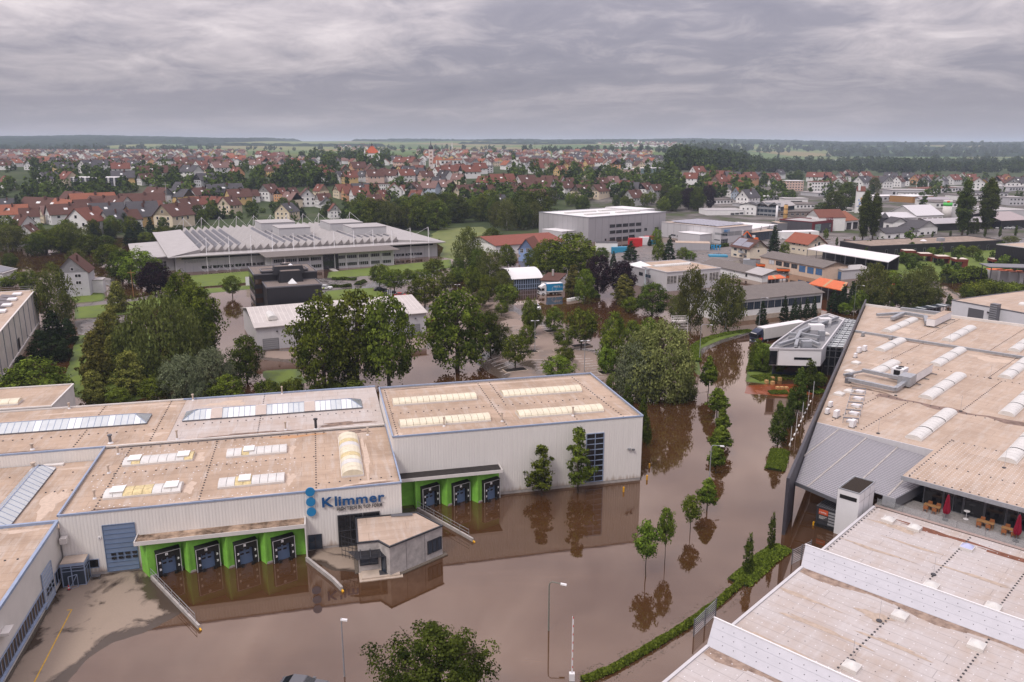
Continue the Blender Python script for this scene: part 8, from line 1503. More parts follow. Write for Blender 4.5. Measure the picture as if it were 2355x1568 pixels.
plant(11, '80 1150 910 150 birch;430 1160 970 145 broad;650 1150 900 150 birch;820 1190 1010 110 dbroad;1000 1290 1100 120 broad;1300 1470 1140 160 bright;1130 1440 1150 110 dbroad;1425 1570 1270 130 beech;1160 980 830 80 spruce;860 1040 905 50 spruce;1020 1050 955 50 spruce;1400 920 810 45 spruce;1980 830 720 50 spruce;980 1120 1020 70 dbroad;100 1320 1180 60 dbroad;190 1480 1340 70 bright;290 1540 1340 85 broad;60 1480 1400 60 shrub;1200 1280 1170 60 dbroad;1350 1080 990 90 broad;1500 1050 950 80 broad;1640 990 930 70 dbroad;180 850 680 60 spruce;720 1380 1130 90 birch', 'around the left houses')
# belts and garden trees up to the town edge and on the hill
def belt(x0, x1, y0, y1, n, h0, h1, kinds, zone, seed, far=False):
 r = random.Random(seed); out = []
 for _ in range(n):
  p = GT(r.uniform(x0, x1), r.uniform(y0, y1)); H = r.uniform(h0, h1); out.append((p, r.choice(kinds), H, H * r.uniform(.34, .48), zone))
 return out
BELT = []
for a in ((830, 1010, 512, 535, 16, 13, 20, ('dbroad', 'broad', 'birch'), 'behind the masted hall', 1), (960, 1140, 486, 512, 16, 12, 19, ('dbroad', 'broad', 'dbroad'), 'behind the masted hall', 2), (1140, 1250, 500, 530, 8, 14, 22, ('dbroad', 'dbroad', 'birch'), 'beside the tall grey hall', 3), (1250, 1560, 468, 490, 18, 8, 13, ('dbroad', 'broad', 'bright', 'dbroad'), 'behind the tall grey hall', 4),
          (1520, 1640, 462, 486, 9, 10, 18, ('beech', 'dbroad', 'broad'), 'behind the white flat office', 5), (0, 200, 548, 588, 11, 8, 12, ('broad', 'dbroad', 'bright'), 'left of the masted hall', 6), (200, 380, 532, 565, 12, 7, 11, ('broad', 'dbroad', 'spruce'), 'left of the masted hall', 7), (440, 560, 492, 518, 4, 9, 13, ('spruce', 'dbroad', 'broad'), 'left of the masted hall', 8), (560, 830, 484, 502, 10, 7, 11, ('dbroad', 'broad', 'spruce'), 'behind the masted hall', 9)): BELT += belt(*a)
for (p, k, H, R, z) in BELT: tree(p, k, H, R, z)
def label_trees():
 by = {}
 for (o, k, zone, x) in TREES: by.setdefault((KINDS[k]['desc'], zone, 'shrub' if k == 'shrub' else ('tree' if k not in ('birch', 'weep', 'beech', 'poplar', 'maple', 'spruce', 'pine', 'silver', 'gold', 'horn', 'cone', 'column', 'tanpine') else '')), []).append((x, o))
 for (d, zone, nn), l in by.items():
  l.sort(key=lambda e: e[0])
  for i, (x, o) in enumerate(l): o['label'] = (d + ' ' + nn).strip() + (' ' if len(l) == 1 else ', %s from left, ' % ordw(i + 1)) + zone; o['group'] = ('shrubs ' if nn == 'shrub' else 'trees ') + zone
label_trees()
# the town's remaining garden trees and the farther woods: low crowns of big leaf faces, one mass each
def far_crown(seed, n, leaf, prof=dome_, H=10, R=4.5, z0=.6):
 return crown_mesh('far', H, R, z0, prof, n, 9, leaf, LM['dark'], seed=seed, rc=.30)
FARP = [np.array([v.co[:] for v in far_crown(s, 30, 1.5, pf, H, R).vertices]) for s, pf, H, R in ((1, dome_, 10, 4.6), (2, ball, 10, 4.4), (3, dome_, 11, 5), (4, cone_, 13, 3), (5, colm, 16, 2.6))]
def tree_mass(name, lab, pts, m, seed):
 g = np.random.RandomState(seed); V_ = []; T = []
 for (x, y, z, s, kd) in pts:
  a = g.rand() * 6.28; P = FARP[kd]; c, sn = math.cos(a), math.sin(a); q = np.stack([P[:, 0] * c - P[:, 1] * sn, P[:, 0] * sn + P[:, 1] * c, P[:, 2] * (.85 + .3 * g.rand())], 1) * s + np.array([x, y, z - .5]); V_.append(q); b_ = .15 + .55 * g.rand(); T.append(np.clip(b_ + .2 * g.randn(len(P) // 4), 0, 1))
 q = np.concatenate(V_).astype(np.float32); nf = len(q) // 4; me = bpy.data.meshes.new(name); me.vertices.add(nf * 4); me.vertices.foreach_set('co', q.ravel()); me.loops.add(nf * 4); me.loops.foreach_set('vertex_index', np.arange(nf * 4, dtype=np.int32)); me.polygons.add(nf); me.polygons.foreach_set('loop_start', np.arange(0, nf * 4, 4, dtype=np.int32)); at = me.attributes.new('tint', 'FLOAT', 'FACE'); at.data.foreach_set('value', np.concatenate(T).astype(np.float32)); me.materials.append(m); me.update(calc_edges=True)
 o = bpy.data.objects.new(name, me); C.objects.link(o); tag(o, lab, 'trees', kind='stuff')
def scatter(x0, x1, y0, y1, n, s0, s1, seed, kinds=(0, 1, 2, 2, 0, 3), dens=.45):
 r = random.Random(seed); l = []
 for _ in range(int(n * dens)): p = GT(r.uniform(x0, x1), r.uniform(y0, y1)); l.append((p.x, p.y, p.z, r.uniform(s0, s1), r.choice(kinds)))
 return l
tm_ = []
for i, a in enumerate(((0, 240, 425, 470, 60, .9, 1.6), (60, 420, 385, 420, 110, .8, 1.5), (200, 560, 420, 455, 95, .8, 1.5), (330, 640, 432, 470, 55, .9, 1.5), (420, 700, 376, 400, 55, .7, 1.3), (590, 780, 398, 432, 95, 1.0, 1.6), (690, 900, 352, 388, 150, 1.0, 1.9), (880, 1080, 340, 362, 60, .9, 1.6), (1060, 1180, 345, 372, 36, .8, 1.5), (760, 1180, 435, 470, 60, .7, 1.3), (1000, 1250, 455, 490, 55, 1.0, 1.6), (1170, 1560, 385, 420, 110, .8, 1.4), (1250, 1560, 420, 462, 110, .9, 1.5), (1500, 1790, 400, 440, 60, .9, 1.6), (1560, 1790, 440, 470, 55, .9, 1.6), (1780, 2354, 408, 440, 80, .7, 1.3), (1800, 2354, 440, 480, 40, .7, 1.3), (0, 1500, 346, 372, 250, .5, 1.1), (0, 1180, 372, 400, 110, .5, .95), (330, 830, 468, 508, 110, .45, .9), (1960, 2150, 560, 590, 26, .35, .7), (2060, 2354, 560, 640, 60, .2, .6))): tm_ += scatter(*a, 30 + i)
tree_mass('garden_trees', 'countless garden trees between the town houses', tm_, LM['dark'], 1)
tw_ = []
for i, a in enumerate(((1540, 1720, 352, 392, 330, 1.3, 2.3), (1720, 2354, 374, 398, 420, 1.1, 2.0), (1700, 2354, 366, 378, 90, 1.0, 2.0), (1900, 2354, 350, 362, 300, 1.4, 2.6), (1200, 1560, 346, 352, 120, 1.2, 2.0), (0, 420, 344, 350, 160, 1.3, 2.2), (380, 1180, 341, 347, 90, 1.2, 2.0), (1560, 2354, 336, 352, 420, 1.6, 3.2))): tw_ += scatter(*a, 70 + i, (0, 1, 2, 2, 0, 4) if i == 2 else (0, 1, 2), 1.0 if i in (0, 1) else .55)
tree_mass('wood_belt', 'dark woods and tree belts on the plain behind the town', tw_, leaf_mat('leaf_wood', (0.022, 0.036, 0.012), (0.078, 0.105, 0.034)), 2)
# ---- hedges and ground cover
def hedge(name, lab, pts, w, h, seed, m='green', n=90, leaf=.16, cat='hedge', stuff=None):
 g = np.random.RandomState(seed); P = [Vector(p) for p in pts]; q = []
 L = sum((P[i + 1] - P[i]).length for i in range(len(P) - 1)); b = MB()
 for i in range(len(P) - 1):
  d = P[i + 1] - P[i]; nrm = Vector((-d.y, d.x, 0)).normalized(); k = int(d.length * n)
  for _ in range(k):
   t = g.rand(); s = g.rand() * 2 - 1; hh = h * (1 - abs(s) ** 3 * .6) * (.75 + .3 * math.sin((i * 7 + t * 5) * 2.1 + seed) * .5 + .2 * g.rand()); z = hh * (1 if g.rand() < .7 else g.rand()); c = P[i] + d * t + nrm * (s * w / 2 * (.9 + .2 * g.rand())); a = g.randn(3); a /= np.linalg.norm(a); e = np.cross(a, g.randn(3)); e /= np.linalg.norm(e) + 1e-9; f = np.cross(a, e); sz = leaf * (.6 + .8 * g.rand()); c = np.array((c.x, c.y, P[i].z + z)); b.v += [tuple(c - e * sz), tuple(c + f * sz), tuple(c + e * sz), tuple(c - f * sz)]; j = len(b.v); b.f.append((j - 4, j - 3, j - 2, j - 1)); b.m.append(0)
 t = thing(name, lab, cat); o = b.obj('foliage', LM[m], t); at = o.data.attributes.new('tint', 'FLOAT', 'FACE'); at.data.foreach_set('value', np.clip(.5 + .25 * g.randn(len(b.f)), 0, 1).astype(np.float32))
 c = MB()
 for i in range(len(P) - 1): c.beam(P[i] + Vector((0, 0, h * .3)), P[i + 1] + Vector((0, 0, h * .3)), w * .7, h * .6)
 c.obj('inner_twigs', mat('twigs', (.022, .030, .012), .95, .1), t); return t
hp = [GV(43, *p) for p in ((650, 1564), (915, 1458), (1290, 1243), (1590, 1060), (1890, 845), (2110, 650))]
hedge('kerb_hedge', 'long curving low green hedge rising out of the flood', hp, .85, .5, 1, 'bright', 300, .12)
hedge('ground_cover', 'wide patch of green ground cover beside the slanting wall end', [GV(43, 2080, 660), GV(43, 2200, 560), GV(43, 2330, 440), GV(44, 130, 330)], 2.6, .45, 2, 'bright', 480, .12)
hedge('ground_cover', 'wedge-shaped green bed standing in the water near the slanting wall', [GV(34, 60, 880), GV(34, 90, 790), GV(34, 110, 700)], 2.9, .5, 3, 'bright', 800, .08); hedge('ground_cover', 'small green bed with stone blocks by the red paving', [GV(24, 10, 1085), GV(24, 170, 1085)], 2.2, .5, 4, 'bright', 600, .09)
hedge('ground_cover', 'green bed under trees before the curved pavilion', [GV(23, 2230, 960), GV(23, 2340, 950), GV(24, 130, 940), GV(24, 480, 930)], 4.0, .6, 5, 'bright', 600, .10); hedge('ground_cover', 'low green bed at the foot of the slanting wall poles', [GV(24, 380, 1080), GV(24, 470, 1060)], 3.5, .6, 6, 'bright', 500, .10); hedge('ground_cover', 'tall green bed left of the curved pavilion', [GV(23, 2260, 900), GV(23, 2300, 760), GV(24, -10, 680)], 5.0, .8, 7, 'green', 420, .12)
hedge('tall_hedge', 'tall clipped green hedge behind the road at right', [GV(14, 1620, 1450), GV(14, 2020, 1420)], 5.0, 5.0, 8, 'green', 160, .32); hedge('forecourt_hedge', 'clipped hedge strip along the office lawn', [GV(12, 705, 1425), GV(12, 920, 1430)], 2.4, 1.1, 9, 'dark', 110, .22); hedge('forecourt_hedge', 'short clipped hedge at the bend of the forecourt', [GV(12, 925, 1475), GV(12, 995, 1450)], 2.4, 1.1, 10, 'dark', 110, .22); hedge('forecourt_hedge', 'clipped hedge beside the white car rows', [GV(12, 640, 1500), GV(12, 880, 1487)], 2.2, 1.0, 11, 'dark', 110, .22)
hedge('sign_hedge', 'clipped hedge behind the blue standing letters', [G(*u3(1010, 960)), G(*u3(1395, 925))], 1.6, 1.8, 12, 'dark', 90, .2); hedge('truck_hedge', 'rounded green hedge beside the white blocks', [G(*u4(1560, 790)), G(*u4(1740, 860))], 2.5, 1.6, 13, 'bright', 120, .2); hedge('verge_growth', 'weedy growth along the curved road verge', [GV(23, 1690, 800), GV(23, 1680, 660), GV(23, 1800, 590), GV(23, 2000, 540), GV(23, 2190, 515)], 2.4, .5, 14, 'bright', 170, .14)
# ================================================================ vehicles, lamps and small things
def wheel(par, x, y, r=.5, w=.3):
 o = MB().tube([(x, y - w / 2, r), (x, y + w / 2, r)], r, 16).obj('wheel', black, par); MB().tube([(x, y - w / 2 - .01, r), (x, y + w / 2 + .01, r)], r * .5, 10).obj('rim', steel, o)
def truck(name, lab, p, deg, L, cabm, boxm, z0=-.45, text=None, roofm=None, skirt=None):
 """cab-over lorry, nose at x = 0 facing -x, box behind"""
 t = thing(name, lab, 'truck', (p.x, p.y, z0), deg)
 MB().hexa([(0, -1.2, .5), (2.3, -1.2, .5), (2.3, 1.2, .5), (0, 1.2, .5)], [(.25, -1.15, 3.0), (2.3, -1.15, 3.1), (2.3, 1.15, 3.1), (.25, 1.15, 3.0)]).obj('cab', cabm, t)
 MB().hexa([(.06, -1.05, 1.75), (.12, -1.05, 1.75), (.12, 1.05, 1.75), (.06, 1.05, 1.75)], [(.16, -1.0, 2.7), (.24, -1.0, 2.7), (.24, 1.0, 2.7), (.16, 1.0, 2.7)]).obj('windscreen', glass, t)
 for s in (-1, 1): MB().box(.55, 1.6, s * 1.19 - .03, s * 1.19 + .03, 1.75, 2.6).obj('side_window', glass, t); MB().box(.05, .3, s * 1.35 - .1, s * 1.35 + .1, 1.8, 2.5).obj('mirror', black, t); MB().box(-.04, .06, s * .85 - .25, s * .85 + .25, .75, 1.0).obj('headlight', white, t)
 MB().box(-.06, .1, -1.15, 1.15, .4, .72).obj('bumper', char, t); MB().box(-.03, .05, -.6, .6, 1.0, 1.5).obj('grille', black, t); MB().hexa([(.5, -1.1, 3.1), (2.2, -1.1, 3.1), (2.2, 1.1, 3.1), (.5, 1.1, 3.1)], [(1.6, -1.1, 3.7), (2.2, -1.1, 3.85), (2.2, 1.1, 3.85), (1.6, 1.1, 3.7)]).obj('wind_deflector', cabm, t)
 bx = MB().box(2.6, L, -1.27, 1.27, 1.15, 3.95).obj('box_body', boxm, t); MB().box(2.58, L + .02, -1.28, 1.28, 3.951, 4.0).obj('box_roof', roofm or whiteroof, t); MB().box(2.59, L + .01, -1.285, 1.285, 1.12, 1.5 if skirt else 1.2).obj('side_band', skirt or steel, t); MB().box(2.3, L - .3, -.9, .9, .75, 1.12).obj('chassis', black, t)
 for x in (1.2, L - 2.2, L - 3.4) if L < 12 else (1.2, 4.0, L - 2, L - 3.3, L - 4.6):
  for s in (-1, 1): wheel(t, x, s * 1.05)
 if text: letters(text, .95, .03, t, (L * .62, -1.31, 2.6), 0, white)
 return t
pa, pb = G(*u4(690, 790)), G(*u4(1095, 765)); dg_ = math.degrees(math.atan2(pb.y - pa.y, pb.x - pa.x)); cyan = mat('truck_blue', (.02, .25, .48), .4, .5, noise=.05)
T1 = truck('box_truck', 'blue and white box truck standing in brown water by the glass pavilion', pa, dg_, (pb - pa).length, white, cyan, text='FREY', skirt=white); MB().tube([(5.0 + .0, -1.30, 2.2), (5.0, -1.31, 2.2)], .8, 24).obj('ring_mark', white, T1); MB().tube([(5.0, -1.312, 2.2), (5.0, -1.318, 2.2)], .72, 24).obj('ring_inner', cyan, T1); MB().box(6.6, 7.9, -1.30, -1.29, 2.62, 2.75).obj('small_line', white, T1)
pa, pb = GV(23, 2215, 620), GV(24, 200, 560); dg_ = math.degrees(math.atan2(pb.y - pa.y, pb.x - pa.x)); T2 = truck('articulated_truck', 'articulated truck with dark cab and long white trailer behind the curved pavilion', pa, dg_, (pb - pa).length + 4.5, mat('cab_dark', (.03, .04, .075), .35, .5), mat('tarpaulin', (.62, .60, .57), .6, .3, noise=.06)); MB().box(.7, 2.0, -1.23, -1.2, 1.0, 1.7).obj('red_graphic', red, T2); MB().box(.0, .09, -.9, .9, 2.75, 2.95).obj('flag_strip', white, T2)
def car(lab, p, deg, m, z0=0.0, L=4.5, kindc='car'):
 t = thing('parked_car', lab, kindc, (p.x, p.y, z0), deg); h = L / 2; W = .9
 prof = [(-h, .35), (-h, .8), (-h + .25, .92), (-h * .42, 1.02), (h * .86, 1.0), (h, .85), (h, .35)]; top = [(-h * .45, 1.0), (-h * .12, 1.45), (h * .45, 1.47), (h * .85, 1.0)]
 b = MB(); n = len(prof); b.add([(x, -W, z) for x, z in prof] + [(x, W, z) for x, z in prof], [tuple(range(n - 1, -1, -1)), tuple(range(n, 2 * n))] + [(i, (i + 1) % n, n + (i + 1) % n, n + i) for i in range(n)]); b.obj('body', m, t)
 c = MB(); c.add([(x, -W * .9 if i in (0, 3) else -W * .74, z) for i, (x, z) in enumerate(top)] + [(x, W * .9 if i in (0, 3) else W * .74, z) for i, (x, z) in enumerate(top)], [(3, 2, 1, 0), (4, 5, 6, 7), (0, 1, 5, 4), (2, 3, 7, 6)]); c.obj('glasshouse', glass, t); MB().hexa([(-h * .13, -W * .76, 1.44), (h * .47, -W * .76, 1.46), (h * .47, W * .76, 1.46), (-h * .13, W * .76, 1.44)], [(-h * .1, -W * .7, 1.5), (h * .44, -W * .7, 1.52), (h * .44, W * .7, 1.52), (-h * .1, W * .7, 1.5)]).obj('roof', m, t)
 for x in (-h * .62, h * .6):
  for s in (-1, 1): wheel(t, x, s * W * .92, .33, .2)
 for s in (-1, 1): MB().box(-h - .02, -h + .05, s * .62 - .2, s * .62 + .2, .62, .78).obj('headlight', white, t); MB().box(h - .05, h + .02, s * .65 - .18, s * .65 + .18, .68, .84).obj('taillight', red, t); MB().box(-h * .4, -h * .28, s * 1.0 - .1, s * 1.0 + .1, .95, 1.08).obj('mirror', m, t)
blackp = mat('car_black', (.012, .012, .014), .25, .6); whitep = mat('car_white', (.68, .68, .67), .3, .6); greyp = mat('car_grey', (.09, .09, .10), .3, .6)
car('dark grey car half cut off by the bottom edge, in the flood', GV(42, 430, 1650), 172, greyp, -.25); car('black car beside the lawn, upper of two', GV(22, 1145, 150), 200, blackp); car('black car beside the lawn, lower of two', GV(22, 1225, 175), 195, blackp); car('red car behind the grey hall', GV(22, 1330, 205), 170, mat('car_red', (.45, .03, .02), .3, .6)); car('white car beside the clipped hedge', GV(12, 640, 1510), 170, whitep); car('silver car at the pool edge under the parking trees', GV(23, 225, 315), 100, whitep)
for i, (x, y, l) in enumerate(((2130, 955, 'first'), (2190, 955, 'second'), (2245, 955, 'third'), (2300, 955, 'fourth'))): car('%s parked car from left before the dark glass showroom' % l, GT(*V(14, x, y)), 15, whitep if i != 3 else greyp, .25)
car('white van beside the white tent hall', G(*u1(215, 790)), 150, whitep, 0, 5.0, 'van'); car('white car behind the pale silo yard', GT(*u2(795, 205)), 0, whitep, .25)
for i, (x, y, l) in enumerate(((740, 185, 'left yellow van in the yard behind the silo'), (880, 215, 'right yellow van in the yard behind the silo'))): car(l, GT(*u2(x, y)), 10, mat('van_yellow', (.62, .34, .02), .4, .5), .25, 6.5, 'van')
# orange depot lorries
def tipper(lab, p, deg, L=7.5):
 t = thing('tipper_lorry', lab, 'truck', (p.x, p.y, -.2), deg, 'orange depot lorries'); MB().hexa([(0, -1.1, .6), (1.9, -1.1, .6), (1.9, 1.1, .6), (0, 1.1, .6)], [(.2, -1.05, 2.7), (1.9, -1.05, 2.7), (1.9, 1.05, 2.7), (.2, 1.05, 2.7)]).obj('cab', orange, t); MB().box(.05, .22, -.95, .95, 1.6, 2.4).obj('windscreen', glass, t); [MB().box(.4, 1.4, s * 1.1 - .03, s * 1.1 + .03, 1.6, 2.4).obj('side_window', glass, t) for s in (-1, 1)]
 MB().hexa([(2.4, -1.15, 1.1), (L, -1.15, 1.1), (L, 1.15, 1.1), (2.4, 1.15, 1.1)], [(2.2, -1.25, 1.9), (L + .1, -1.25, 1.9), (L + .1, 1.25, 1.9), (2.2, 1.25, 1.9)]).obj('tipper_bed', orange, t); MB().box(2.5, L - .1, -1.1, 1.1, 1.9, 2.05).obj('load', gravel, t); MB().box(1.9, L, -.7, .7, .7, 1.1).obj('chassis', black, t); MB().box(2.0, 2.3, -.3, .3, 1.1, 3.0).obj('crane_post', black, t)
 for x in (1.0, L - 1.2, L - 2.4):
  for s in (-1, 1): wheel(t, x, s * .95, .48)
tipper('orange tipper lorry with gravel load before the depot', G(*u1(515, 1400)), 168); tipper('orange lorry at the left end of the depot', G(*u1(70, 1310)), 172, 6)
tipper('orange lorry half hidden by birches beside the road', GV(24, 1105, 150), 20, 6)
t = thing('tractor', 'small orange tractor with roof before the depot doors', 'tractor', G(*u1(245, 1310)), 170); MB().box(0, 2.4, -.6, .6, .7, 1.5).obj('body', orange, t); MB().box(1.2, 2.5, -.7, .7, 2.5, 2.62).obj('cab_roof', orange, t); [MB().box(x - .05, x + .05, y - .05, y + .05, 1.5, 2.5).obj('cab_post', black, t) for x in (1.25, 2.45) for y in (-.6, .6)]; [wheel(t, x, s * .75, r) for x, r in ((.4, .4), (2.0, .65)) for s in (-1, 1)]
t = thing('excavator', 'orange excavator with raised arm behind the cream solar house', 'excavator', G(*u3(1860, 830)), 10); MB().box(-1.6, 1.6, -1.2, -.6, 0, .8).obj('track', black, t); MB().box(-1.6, 1.6, .6, 1.2, 0, .8).obj('track', black, t); MB().box(-1.4, 1.6, -1.1, 1.1, .9, 2.0).obj('body', orange, t); MB().box(-1.4, -.2, -1.1, 0, 2.0, 3.3).obj('cab', white, t); MB().beam((-1.2, .5, 2), (-4, .5, 5.2), .5).obj('boom', orange, t); MB().beam((-4, .5, 5.2), (-6.2, .5, 3.2), .4).obj('arm', orange, t); MB().box(-6.8, -5.8, .0, 1.0, 2.0, 3.2).obj('bucket', steel_d, t)
def crate(name, lab, p, deg, w, d, h, m, cat='container', lid=None, grp=None):
 t = thing(name, lab, cat, p, deg, grp); MB().box(0, w, 0, d, -.3, h).obj('body', m, t); MB().box(-.03, w + .03, -.03, d + .03, h + .002, h + .12).obj('lid', lid or m, t)
 for k in range(5): x = w * (k + .5) / 5; MB().box(x - .05, x + .05, -.06, -.002, 0, h).obj('rib', m, t)
redc = mat('container_red', (.52, .02, .022), .5, .4, noise=.1); cyanc = mat('container_cyan', (.03, .26, .42), .5, .4, noise=.1)
crate('site_container', 'red site container stacked before the tall grey hall', GV(13, 1080, 1120), 8, 6.5, 3, 3.9, redc); crate('site_container', 'white site container beside the red one', GV(13, 1178, 1105), 8, 5, 3, 3.7, white); crate('site_container', 'second red site container by the small tree', GV(13, 1225, 1085), 8, 5, 3, 3.2, redc); crate('skip', 'bright blue skip in the works yard', GV(13, 918, 1175), 6, 8, 3, 2.4, cyanc, 'skip'); crate('skip', 'blue skip behind the small tree', GV(13, 1262, 1100), 6, 6, 3, 2.0, cyanc, 'skip'); crate('yard_hut', 'grey flat hut with tan roof in the works yard', GV(13, 1500, 1150), -10, 16, 8, 3.4, greyclad, 'hut', tan2); crate('yard_office', 'small white flat-roofed office left of the blue skip', GV(13, 770, 1170), -4, 10, 8, 4.2, w_white, 'hut', tile_gr); crate('white_tent', 'white tent hall beside the red-roofed house', G(*u1(220, 795)), 10, 22, 8, 3.8, w_white, 'tent', whiteroof); crate('grey_wall_block', 'low grey wall with white letters by the brick chimney', G(*u1(170, 660)), 4, 28, 10, 5, mat('wall_letters', (.16, .16, .17), .7, .3), 'building', tan2)
for k, (x, l) in enumerate(((1680, 'left'), (1800, 'right'))): crate('garden_shed', '%s grey metal shed below the cream solar house' % l, G(*u3(x - 20, 1290 - 10)), -14, 5, 3.5, 2.8, steel, 'shed', tile_br if k else steel)
crate('pool_cover', 'round turquoise pool cover in the garden of the cream house', G(*u3(1060, 1110)), -5, 8, 4, .7, cyanc, 'pool')
for k in range(4): crate('white_silo_box', '%s white tank box with orange stripe under the dark gantry' % ordw(k + 1), GV(14, 2030 + 92 * k, 1440 + 10 * k), -10, 5.2, 4, 4.2, w_white, 'tank', rooforange, 'white tank boxes')
t = thing('gantry', 'dark steel gantry roof over the white tank boxes', 'gantry', GV(14, 2005, 1470), -10); MB().box(-1, 34, -3, 6, 6.6, 6.9).obj('deck', steel_d, t); [MB().beam((x, y, -.3), (x, y, 6.6), .25).obj('post', dark, t) for x in (0, 11, 22, 33) for y in (-2.5, 5.5)]
for k in range(7): crate('concrete_block', '%s white concrete block from left in the pool edge row' % ordw(k + 1), G(*u4(1200 + 42 * k, 920 - 8 * k)), 10, 1.35, .8, .75, w_white, 'block', w_white, 'row of white concrete blocks')
for k, (x, y) in enumerate(((40, 970), (105, 975), (38, 1010), (-18, 1000), (85, 1050), (125, 1050), (165, 1052))): crate('stone_cube', '%s tan stone cube from left on the red paving' % ordw((4, 6, 3, 1, 2, 5, 7).index(k + 1) + 1 if k + 1 in (4, 6, 3, 1, 2, 5, 7) else k + 1), GV(24, x, y), 20, .6, .6, .55 if k < 4 else .3, conc_w if False else mat('stone_tan', (.50, .30, .13), .8, .2), 'block', None, 'stone cubes')
# scaffold tower
t = thing('scaffold_tower', 'white scaffold stair tower standing in the flood by the birches', 'scaffold', GV(23, 1480, 530), 5); W_ = 3.9
for x in (0, W_):
 for y in (0, 1.8): MB().beam((x, y, -.4), (x, y, 4.4), .1).obj('upright', white, t)
for k in range(6):
 z = .5 + .72 * k; MB().beam((0, 0, z), (W_, 0, z), .09, .14).obj('rail', offwhite, t); MB().beam((0, 1.8, z), (W_, 1.8, z), .09, .14).obj('rail', offwhite, t)
MB().box(0, W_, 0, 1.8, 2.9, 3.0).obj('deck', offwhite, t); MB().beam((0, .9, 0), (W_, .9, 2.9), .7, .1).obj('stair', offwhite, t)
# lamp posts
pole_m = mat('pole_green', (.16, .17, .14), .5, .4)
def lamp(lab, p, h, reach=1.25, deg=0, m=None, double=False):
 t = thing('street_lamp', lab, 'street lamp', (p.x, p.y, 0), deg, 'street lamps'); b = MB()
 if double: b.tube([(0, 0, -.5), (0, 0, h)], [.09, .06], 8); b.tube([(-.7, 0, h), (.7, 0, h)], .04, 6)
 else: b.tube([(0, 0, -.5), (0, 0, h - .45), (.08, 0, h - .15), (.3, 0, h), (reach, 0, h - .12)] if reach else [(0, 0, -.5), (0, 0, h)], [.085, .06, .055, .05, .045] if reach else [.085, .05], 8)
 b.obj('post', m or pole_m, t)
 for x in ((-.7, .7) if double else (reach + .25,)): MB().hexa([(x - .3, -.13, h - .2 if not double else h - .04), (x + .3, -.13, h - .26 if not double else h - .04), (x + .3, .13, h - .26 if not double else h - .04), (x - .3, .13, h - .2 if not double else h - .04)], [(x - .3, -.1, h - .05 if not double else h + .08), (x + .3, -.1, h - .12 if not double else h + .08), (x + .3, .1, h - .12 if not double else h + .08), (x - .3, .1, h - .05 if not double else h + .08)]).obj('lamp_head', white, t)
lamp('tall lamp post with curved arm in open water, front centre', GV(43, 337, 1090), 5.55, 1.2, -10); lamp('straight grey lamp post at the bottom edge, left of the big tree', G(792, 1555), 6.1, 0, 0, steel); lamp('curved lamp post among the flooded street trees', GV(33, 1812, 1000), 6.0, 1.3, 0, steel); lamp('curved lamp post beside the road verge', GV(23, 1723, 775), 8.2, 2.2, 10, steel); lamp('double lamp on the parking lot, left', GV(23, 210, 705), 7.6, .7, 10, steel, True); lamp('double lamp on the parking lot, right', GV(23, 665, 900), 7.2, .7, 10, steel, True); lamp('curved lamp beside the spruces', GV(24, 785, 375), 9.0, 1.8, 0, pole_m); lamp('lamp beyond the big tan roof', GV(24, 1460, 300), 9.0, 1.6, 20, steel); lamp('lamp on the left grove lane', GV(21, 588, 360), 3.0, .8, 0, steel); lamp('lamp behind the parking maples', GV(22, 1852, 170), 3, .5, 0, steel, True); lamp('lamp by the truck trailer', GV(23, 2270, 480), 8.2, 1.5, 0, steel); lamp('tiny lamp by the far canopy yard', G(*u1(1290, 1215)), 5, 2, 0, steel)
# barrier, poles, signs
t = thing('boom_barrier', 'raised red and white boom barrier at the bottom edge', 'barrier', GV(43, 550, 1545)); MB().box(-.25, .25, -.2, .2, -.5, .75).obj('cabinet', white, t); MB().box(-.06, .06, -.04, .04, .75, 6.6).obj('boom', white, t); [MB().box(-.01, .065, -.045, .045, 1.3 + .85 * k, 1.5 + .85 * k).obj('boom_stripe', red, t) for k in range(7)]
for k, (x, y, top) in enumerate(((203, 662, 475), (255, 535, 352), (312, 415, 252), (365, 300, 145), (412, 212, 60))): g = GV(34, x, y); h = height(*V(34, x, y), V(34, x, top)[1]); t = thing('flag_pole', '%s bare white flag pole from the camera beside the slanting wall' % ordw(k + 1), 'pole', (g.x, g.y, -.4), 0, 'flag poles'); MB().cyl(0, 0, 0, h + .4, .06, 8, r2=.045).obj('pole', white, t); MB().cyl(0, 0, h + .4, h + .47, .07, 8).obj('cap', steel, t)
b = MB()
for k in range(11):
 a = GV(34, 195, 650).lerp(GV(34, 395, 235), k / 10.5); c = GV(34, 195, 650).lerp(GV(34, 395, 235), (k + .45) / 10.5); b.beam(a + Vector((0, 0, .02)), c + Vector((0, 0, .02)), .22, .16)
tag(b.obj('kerb_stones', w_white), kind='structure')
t = thing('billboard', 'white billboard with small picture beside the black office block', 'billboard', GV(21, 2262, 112), 12); MB().box(0, 5.2, 0, .12, .6, 3.6).obj('panel', white, t); MB().box(2.2, 4.2, -.02, -.005, 1.0, 2.9).obj('picture', mat('billboard_picture', (.25, .30, .36), .6, .3, noise=.6, nscale=1.2), t); [MB().box(x, x + .12, 0, .1, -.3, .6).obj('leg', steel, t) for x in (.4, 4.6)]
t = thing('utility_pole', 'wooden utility pole on the lawn beside the copper beech', 'pole', GV(21, 1230, 205)); MB().cyl(0, 0, -.3, 9, .14, 8, r2=.1).obj('pole', timber, t); MB().box(-1.2, 1.2, -.06, .06, 8.0, 8.15).obj('cross_arm', timber, t)
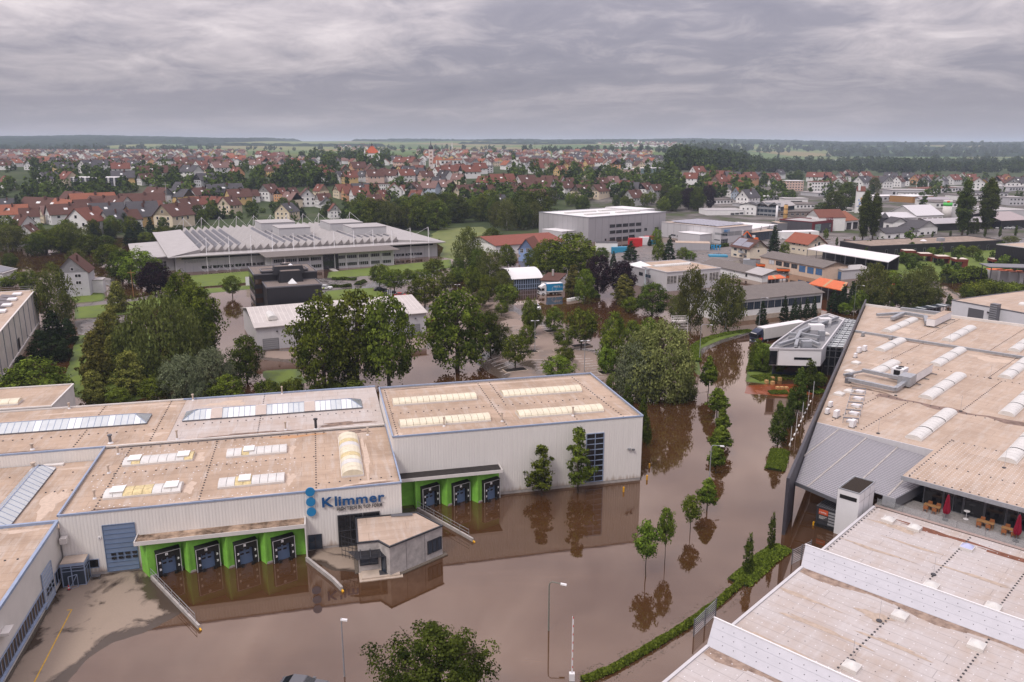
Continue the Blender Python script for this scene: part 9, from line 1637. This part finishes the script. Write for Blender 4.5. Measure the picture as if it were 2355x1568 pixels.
t = thing('utility_pole', 'grey utility pole among the left rows of houses', 'pole', GT(*V(11, 1545, 800))); MB().cyl(0, 0, -.3, 22, .35, 8, r2=.2).obj('pole', conc, t); MB().box(-2, 2, -.1, .1, 20, 20.3).obj('cross_arm', steel, t)
# parking lot markings and tree beds
mk = MB(); wl = mat('line_white', (.66, .60, .55), .8, .2, noise=.3, nscale=3)
for (x0, y0, x1, y1, n, dx, dy) in ((560, 745, 620, 745, 9, 26, 24), (640, 770, 700, 766, 7, 24, 22), (100, 620, 180, 622, 4, 30, 26), (2, 560, 70, 560, 4, 10, 20), (155, 775, 270, 778, 5, 22, 25), (0, 470, 60, 470, 6, 3, 18), (240, 465, 330, 465, 4, 28, 18), (700, 690, 760, 680, 4, 45, 18), (2090, 0, 2090, 0, 0, 0, 0)):
 for k in range(n): a = GV(23, x0 + dx * k, y0 + dy * k, .2); c = GV(23, x1 + 20 + dx * k, y1 + dy * k, .2); mk.beam(a, c, .14, .02)
for k in range(6): a = GV(22, 2130 + 30 * k, 790 + 25 * k, .2); c = GV(22, 2260 + 30 * k, 745 + 25 * k, .2); mk.beam(a, c, .14, .02)
tag(mk.obj('parking_lines', wl), kind='structure')
for k, (x, y) in enumerate(((385, 520), (635, 655), (30, 880), (140, 715), (480, 700), (420, 930), (150, 590), (900, 900))):
 g = GV(23, x, y); t = thing('tree_bed', '%s kerbed dark tree bed from left on the parking lot' % ordw(1 + (150, 30, 140, 385, 420, 480, 635, 900).index(x) if x in (150, 30, 140, 385, 420, 480, 635, 900) else k + 1), 'tree bed', (g.x, g.y, 0), 22, 'tree beds'); MB().box(-2.6, 2.6, -1.3, 1.3, -.2, .26).obj('kerb', conc_w, t); MB().box(-2.4, 2.4, -1.1, 1.1, -.2, .3).obj('mulch', mulch, t)
b = MB(); r2 = random.Random(8)
for i in range(len(hp) - 1):
 for _ in range(130): q = hp[i].lerp(hp[i + 1], r2.random()); o_ = r2.choice((-1, 1)) * r2.uniform(.45, 1.5); d = (hp[i + 1] - hp[i]).normalized(); x, y = q.x - d.y * o_, q.y + d.x * o_; s_ = r2.uniform(.02, .05); b.box(x - s_, x + s_, y - s_, y + s_, .002, .02)
for _ in range(260): q = KF.W(r2.uniform(-66, -22), r2.uniform(-16, -3)); s_ = r2.uniform(.02, .06); b.box(q.x - s_, q.x + s_, q.y - s_ * .6, q.y + s_ * .6, .002, .015)
tag(b.obj('floating_debris', gravel), 'small dark bits of debris floating along hedge and docks', 'debris', kind='stuff')
# the tree at the bottom edge
p = G(1005, 1660); o = tree(Vector((p.x, p.y, -.3)), 'front', 8.8, 5.2, 'at the bottom edge'); o['label'] = 'big dark green tree at the bottom edge, nearest the camera'; o['group'] = 'trees near the camera'
# ---- air: even haze around everything
hz = bpy.data.materials.new('haze'); hz.use_nodes = True; hn = hz.node_tree.nodes; hn.remove(hn['Principled BSDF']); pv = hn.new('ShaderNodeVolumePrincipled'); pv.inputs['Color'].default_value = (.70, .80, 1.0, 1); pv.inputs['Density'].default_value = .00009; pv.inputs['Anisotropy'].default_value = .0; hz.node_tree.links.new(pv.outputs[0], hn['Material Output'].inputs['Volume'])
tag(MB().box(-20000, 20000, -300, 16500, -60, 160).obj('haze', hz), 'thin bluish haze over the whole valley', 'haze', kind='stuff')
